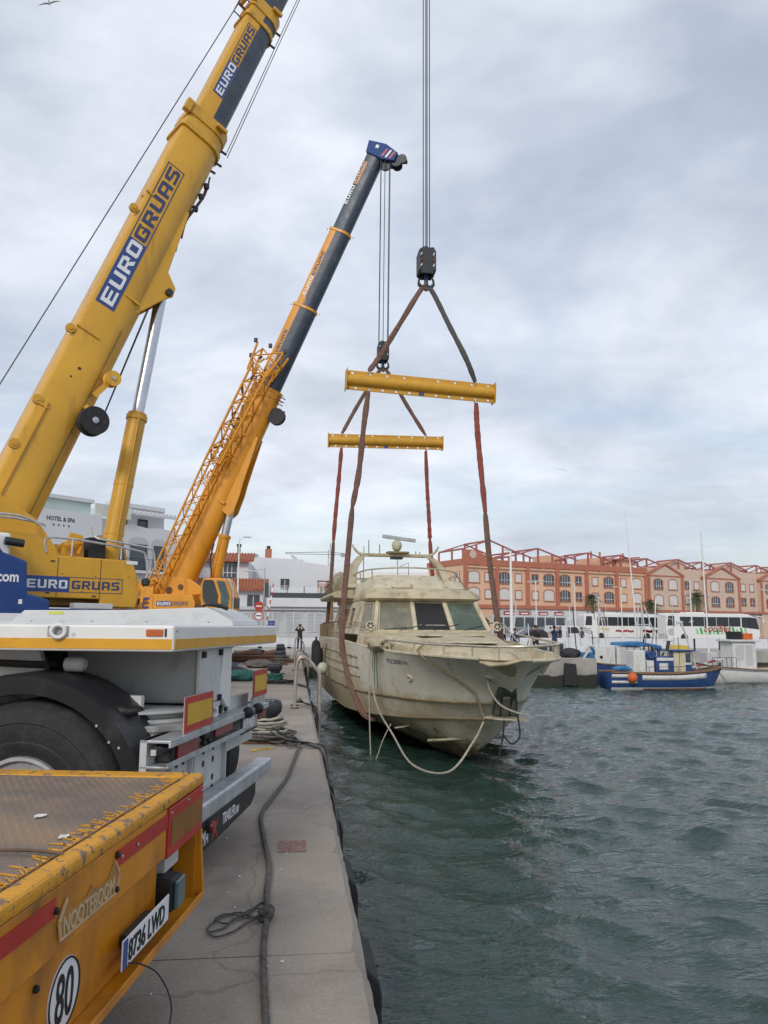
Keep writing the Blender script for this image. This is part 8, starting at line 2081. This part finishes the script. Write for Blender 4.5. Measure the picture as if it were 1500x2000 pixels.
bollard('fourth bollard from the camera, small and dark in the distance', -.62, 39.5, 1.0)
bollard('farthest small bollard just before the fence', -.75, 45.5, 1.0)
def coil(label, x, y, r0, r1, turns, z1, rr, m, seed, cat='rope'):
    q = random.Random(seed); pts = []
    n = int(turns * 14)
    for k in range(n + 1):
        f = k / n; a = 6.283 * turns * f + q.uniform(-.08, .08)
        r = (r0 + (r1 - r0) * (.5 + .5 * math.sin(f * 17 + seed))) * (1 + q.uniform(-.06, .06))
        pts.append((x + r * math.cos(a), y + r * .92 * math.sin(a), rr + z1 * f + q.uniform(0, rr)))
    mb = MB(); mb.tube(smooth_pts(pts, 3), rr, 6); o = mb.build('coiled_rope', m, None, sharp=80)
    return tag(o, label, cat)
coil('pale rope coiled in many turns round the nearest bollard', -.36, 11.55, .20, .30, 7, .30, .021, 'rope_pale', 1)
coil('grey rope wound loosely under the pale coil on the nearest bollard', -.34, 11.5, .28, .40, 4, .12, .018, 'rope_grey', 2)
coil('green rope wound round the second bollard', -.52, 22.9, .18, .26, 5, .24, .022, 'rope_green', 3)
coil('dark rope lying in loops round the second bollard foot', -.50, 22.7, .28, .52, 5, .08, .018, 'rope_dark', 4)
coil('grey rope stacked round the neck of the third bollard', -.55, 33.5, .20, .25, 8, .36, .028, 'rope_grey', 5)
# long hose-like rope down the quay, thicker laid part near the camera
rope([(.11, 10.95, .06), (.02, 9.6, .022), (-.04, 8.7, .02), (-.17, 7.75, .02), (-.245, 7.1, .02), (-.205, 6.45, .02), (-.135, 5.65, .02), (-.13, 5.1, .02), (-.115, 4.72, .022)], .019, 'rope_grey', 'long smooth grey rope running along the quay from the bollard to the knot', 8)
rope([(-.115, 4.66, .022), (-.118, 4.3, .019), (-.105, 3.95, .019), (-.085, 3.6, .019), (-.06, 3.2, .019), (-.03, 2.6, .019)], .018, 'rope_grey', 'thick twisted grey rope running from the knot towards the camera', 8, twist=95)
# the knot: a few tight turns
kn = MB(); q = random.Random(8)
pts = []
for k in range(44):
    a = k * .75; pts.append((-.117 + .030 * math.cos(a) + q.uniform(-.008, .008), 4.62 + .0022 * k + .028 * math.sin(a * .7), .030 + .022 * math.sin(a * 1.3) + .008))
kn.tube(smooth_pts(pts, 3), .012, 6); tag(kn.build('rope_knot', 'rope_grey', None, sharp=80), 'bulky knot joining the two grey ropes on the quay', 'knot')
tg_ = [[(-.12, 4.72, .03), (-.19, 4.70, .012), (-.27, 4.78, .012), (-.37, 4.72, .012), (-.43, 4.56, .012), (-.38, 4.44, .012), (-.29, 4.50, .012), (-.22, 4.62, .014), (-.15, 4.64, .03)],
       [(-.13, 4.80, .02), (-.20, 4.83, .012), (-.26, 4.72, .020), (-.33, 4.62, .012), (-.40, 4.66, .020), (-.36, 4.76, .012), (-.28, 4.70, .022), (-.20, 4.66, .02), (-.12, 4.70, .04)],
       [(-.12, 4.86, .02), (-.15, 4.93, .01), (-.19, 4.86, .012), (-.22, 4.74, .02), (-.30, 4.66, .018), (-.34, 4.56, .012), (-.42, 4.50, .012)]]
for i, p in enumerate(tg_):
    rope(p, .0055, 'rope_grey', ('big loop', 'inner loop', 'loose end')[i] + ' of thin frayed twine tangled left of the knot', 10, twist=150)
# bundle of lines from the nearest bollard over the quay edge
qb = random.Random(12)
for i in range(5):
    j = lambda a: qb.uniform(-a, a)
    rope([(-.30 + j(.1), 11.35 + j(.1), .12 + .03 * i), (-.12 + j(.06), 11.15 + j(.1), .06 + .02 * i), (.08 + j(.04), 10.95 + j(.1), .05 + .012 * i), (.28, 10.85 + j(.12), .03 + .006 * i), (.40 + .015 * i, 10.7 + j(.1), -.03), (.43 + .02 * i, 10.3 + j(.3), -.25 - .1 * i), (.46, 9.7 + j(.4), -.50 - .1 * i)], .009 + .002 * (i % 3), ('rope_grey', 'rope_dark', 'rope_grey')[i % 3], 'mooring line number %s of the bundle dropping over the quay edge by the bollard' % 'one two three four five six'.split()[i], 6)
for i in range(4):
    j = lambda a: qb.uniform(-a, a)
    rope([(-.2 + j(.2), 11.2 + j(.2), .03), (-.08 + j(.1), 11.0 + j(.15), .07), (.0 + j(.1), 11.25 + j(.15), .05), (.12 + j(.06), 11.0 + j(.1), .04), (.02 + j(.1), 10.8 + j(.05), .03)], .010, ('rope_grey', 'rope_dark')[i % 2], ('lowest', 'second', 'third', 'topmost')[i] + ' loop of the tangled heap between nearest bollard and quay edge', 6)
for i in range(5):
    j = lambda a: qb.uniform(-a, a)
    rope([(-.4 + j(.1), 22.7 + j(.2), .1), (-.1 + j(.1), 22.3 + j(.3), .04), (.2, 21.8 + j(.3), .03), (.40 + .01 * i, 21.2 + j(.4), -.02), (.44, 20.4 + j(.5), -.25), (.46, 19.0, -.45 - .06 * i), (.44, 17.2, -.3)], .012, 'rope_dark', 'dark line %s of five from the second bollard along the wall top' % 'one two three four five'.split()[i], 5)
for i in range(4):
    rope([(.05 + .03 * i, 16.6, .06 + .03 * i), (.28, 16.3 - .1 * i, .07), (.42 + .02 * i, 16.0, .0), (.47, 15.2, -.25 - .08 * i), (.46, 14.0, -.45), (.45, 12.6, -.35 - .05 * i), (.44, 11.2, -.1)], .012, 'rope_dark', 'black hose %s of four draped over the edge at the near ladder' % 'one two three four'.split()[i], 5)
for i in range(2):
    rope([(.43, 10.9, -.06), (.46, 9.8, -.30), (.47, 8.8, -.22), (.48, 7.9, -.38 - .1 * i), (.49, 7.3, -.6 - .05 * i), (.46, 6.8, -.35)], .009, 'rope_grey', ('upper' if i == 0 else 'lower') + ' grey line hanging in a bight along the quay wall near the fenders', 6)
# ladder hand rails
def ladder(label, y, h=.95, s=1.0, two=True):
    t = thing('ladder_rail', label, 'ladder', (.1, y, 0), 0, 'ladder hand rails at the quay edge')
    for k, dy in enumerate((0.0, -.55)):
        top = [(-.06, dy, 0), (-.05, dy, h * .55), (-.03, dy, h * .85), (.02, dy, h * .98), (.10, dy, h), (.20, dy, h * .95), (.34, dy, h * .80), (.42, dy, h * .68), (.44, dy, h * .5), (.44, dy, 0), (.44, dy, -.7), (.44, dy, -1.5)]
        mb = MB(); mb.tube(smooth_pts(top, 4), .034 * s, 10); mb.build('hand_rail', 'stained_steel', t)
        mb = MB(); mb.lathe([(.09, 0), (.09, .02)], (-.06, dy, 0), (0, 0, 1), 12); mb.build('foot_flange', 'rust', t)
    for z in (-.25, -.55, -.85, -1.15):
        mb = MB(); mb.tube([(.44, 0, z), (.44, -.55, z)], .02, 6); mb.build('rung', 'rust', t)
ladder('tall curved ladder hand rails at the quay edge beyond the nearest bollard', 16.5, 1.0)
ladder('farther low ladder hand rails beside the third bollard', 29.5, .75)
ladder('farthest ladder hand rails at the quay end', 43.0, 1.0)
# rubber fenders on the wall
for i, y in enumerate((3.2, 4.95, 6.6, 8.5, 10.2, 13.0, 16.8, 20.5, 25, 30)):
    mb = MB(); mb.prism([(0, -.22), (.13, -.34), (.15, -.42), (.15, -1.15), (.0, -1.35)], (QX - .01, y - .28, 0), (1, 0, 0), (0, 0, 1), (0, 1, 0), .56)
    o = mb.build('rubber_fender', 'rubber', None, bevel=.02)
    tag(o, 'black rubber fender on the quay wall, %s from the camera' % 'first second third fourth fifth sixth seventh eighth ninth tenth'.split()[i], 'fender', 'rubber fenders on the quay wall')
# painted marks and plates on the concrete
yl_ = thing('yellow_marker', 'small yellow plate with black arrows lying on the quay by the nearest bollard', 'plate', (-.38, 10.72, .004))
mb = MB(); mb.prism([(-.15, -.14), (.13, .12), (.15, .19), (-.15, .0)], (0, 0, 0), (1, 0, 0), (0, 1, 0), (0, 0, 1), .006); mb.build('plate', 'yellow_tape', yl_)
for k in range(3): mb = MB(); mb.box((-.06 + .05 * k, .02 + .04 * k, .0075), (.03, .03, .002)); mb.build('arrow_mark', 'black', yl_)
rm = thing('red_stencil', 'faded red rectangle stencilled on the quay beside the grey rope', 'painted mark', (.025, 6.13, .003))
defm('red_faded', (.20, .085, .075), .9, var=.2, scale=30, dirt=(.27, .235, .2), amt=.62, dscale=26)
mb = MB(); mb.bb(-.105, .10, -.14, .15, 0, .003); mb.build('paint_field', 'red_faded', rm)
# litter on the concrete: droppings, drops
dr_ = MB()
for i in range(26):
    x, y = qb.uniform(-.75, .3), qb.uniform(3.2, 10.2)
    splat(x, y, .002, qb.uniform(.004, .012), i + 40, dr_)
tag(dr_.build('bird_droppings', 'dropping', None), 'small white bird droppings scattered on the quay concrete', 'droppings', kind='stuff')
# rusty steel and gear along the quay
for i in range(12):
    a = Vector((qb.uniform(-3.6, -1.6), qb.uniform(33, 41), .08 + .05 * (i % 4))); an = R(qb.uniform(60, 110)); d = Vector((math.sin(an), math.cos(an), 0)) * qb.uniform(1.0, 2.4)
    mb = MB(); mb.bar(a, a + d, .16, .12); mb.bar(a + Vector((0, 0, .10)), a + d + Vector((0, 0, .10)), .26, .04)
    tag(mb.build('steel_beam', 'rust', None), 'rusty steel beam in the scrap pile by the far bollards', 'steel beam', 'rusty steel beams in the scrap pile')
for i, (x, y, m, lab) in enumerate(((-1.5, 24.0, 'rope_green', 'green net heap left of the second bollard'), (-2.1, 26.5, 'black', 'black bundle left of the second bollard'), (-1.3, 31.0, 'rope_grey', 'grey net heap near the third bollard'), (-2.6, 29.5, 'cloth_navy', 'dark blue bundle near the scrap pile'), (-1.0, 43.5, 'rust', 'brown heap before the farthest bollard'), (-2.2, 45.0, 'rubber', 'dark heap at the quay end'))):
    lumpy('net_heap', (x, y, .14), (.55, .5, .18), m, lab, 'net', 20 + i, 12, .4)
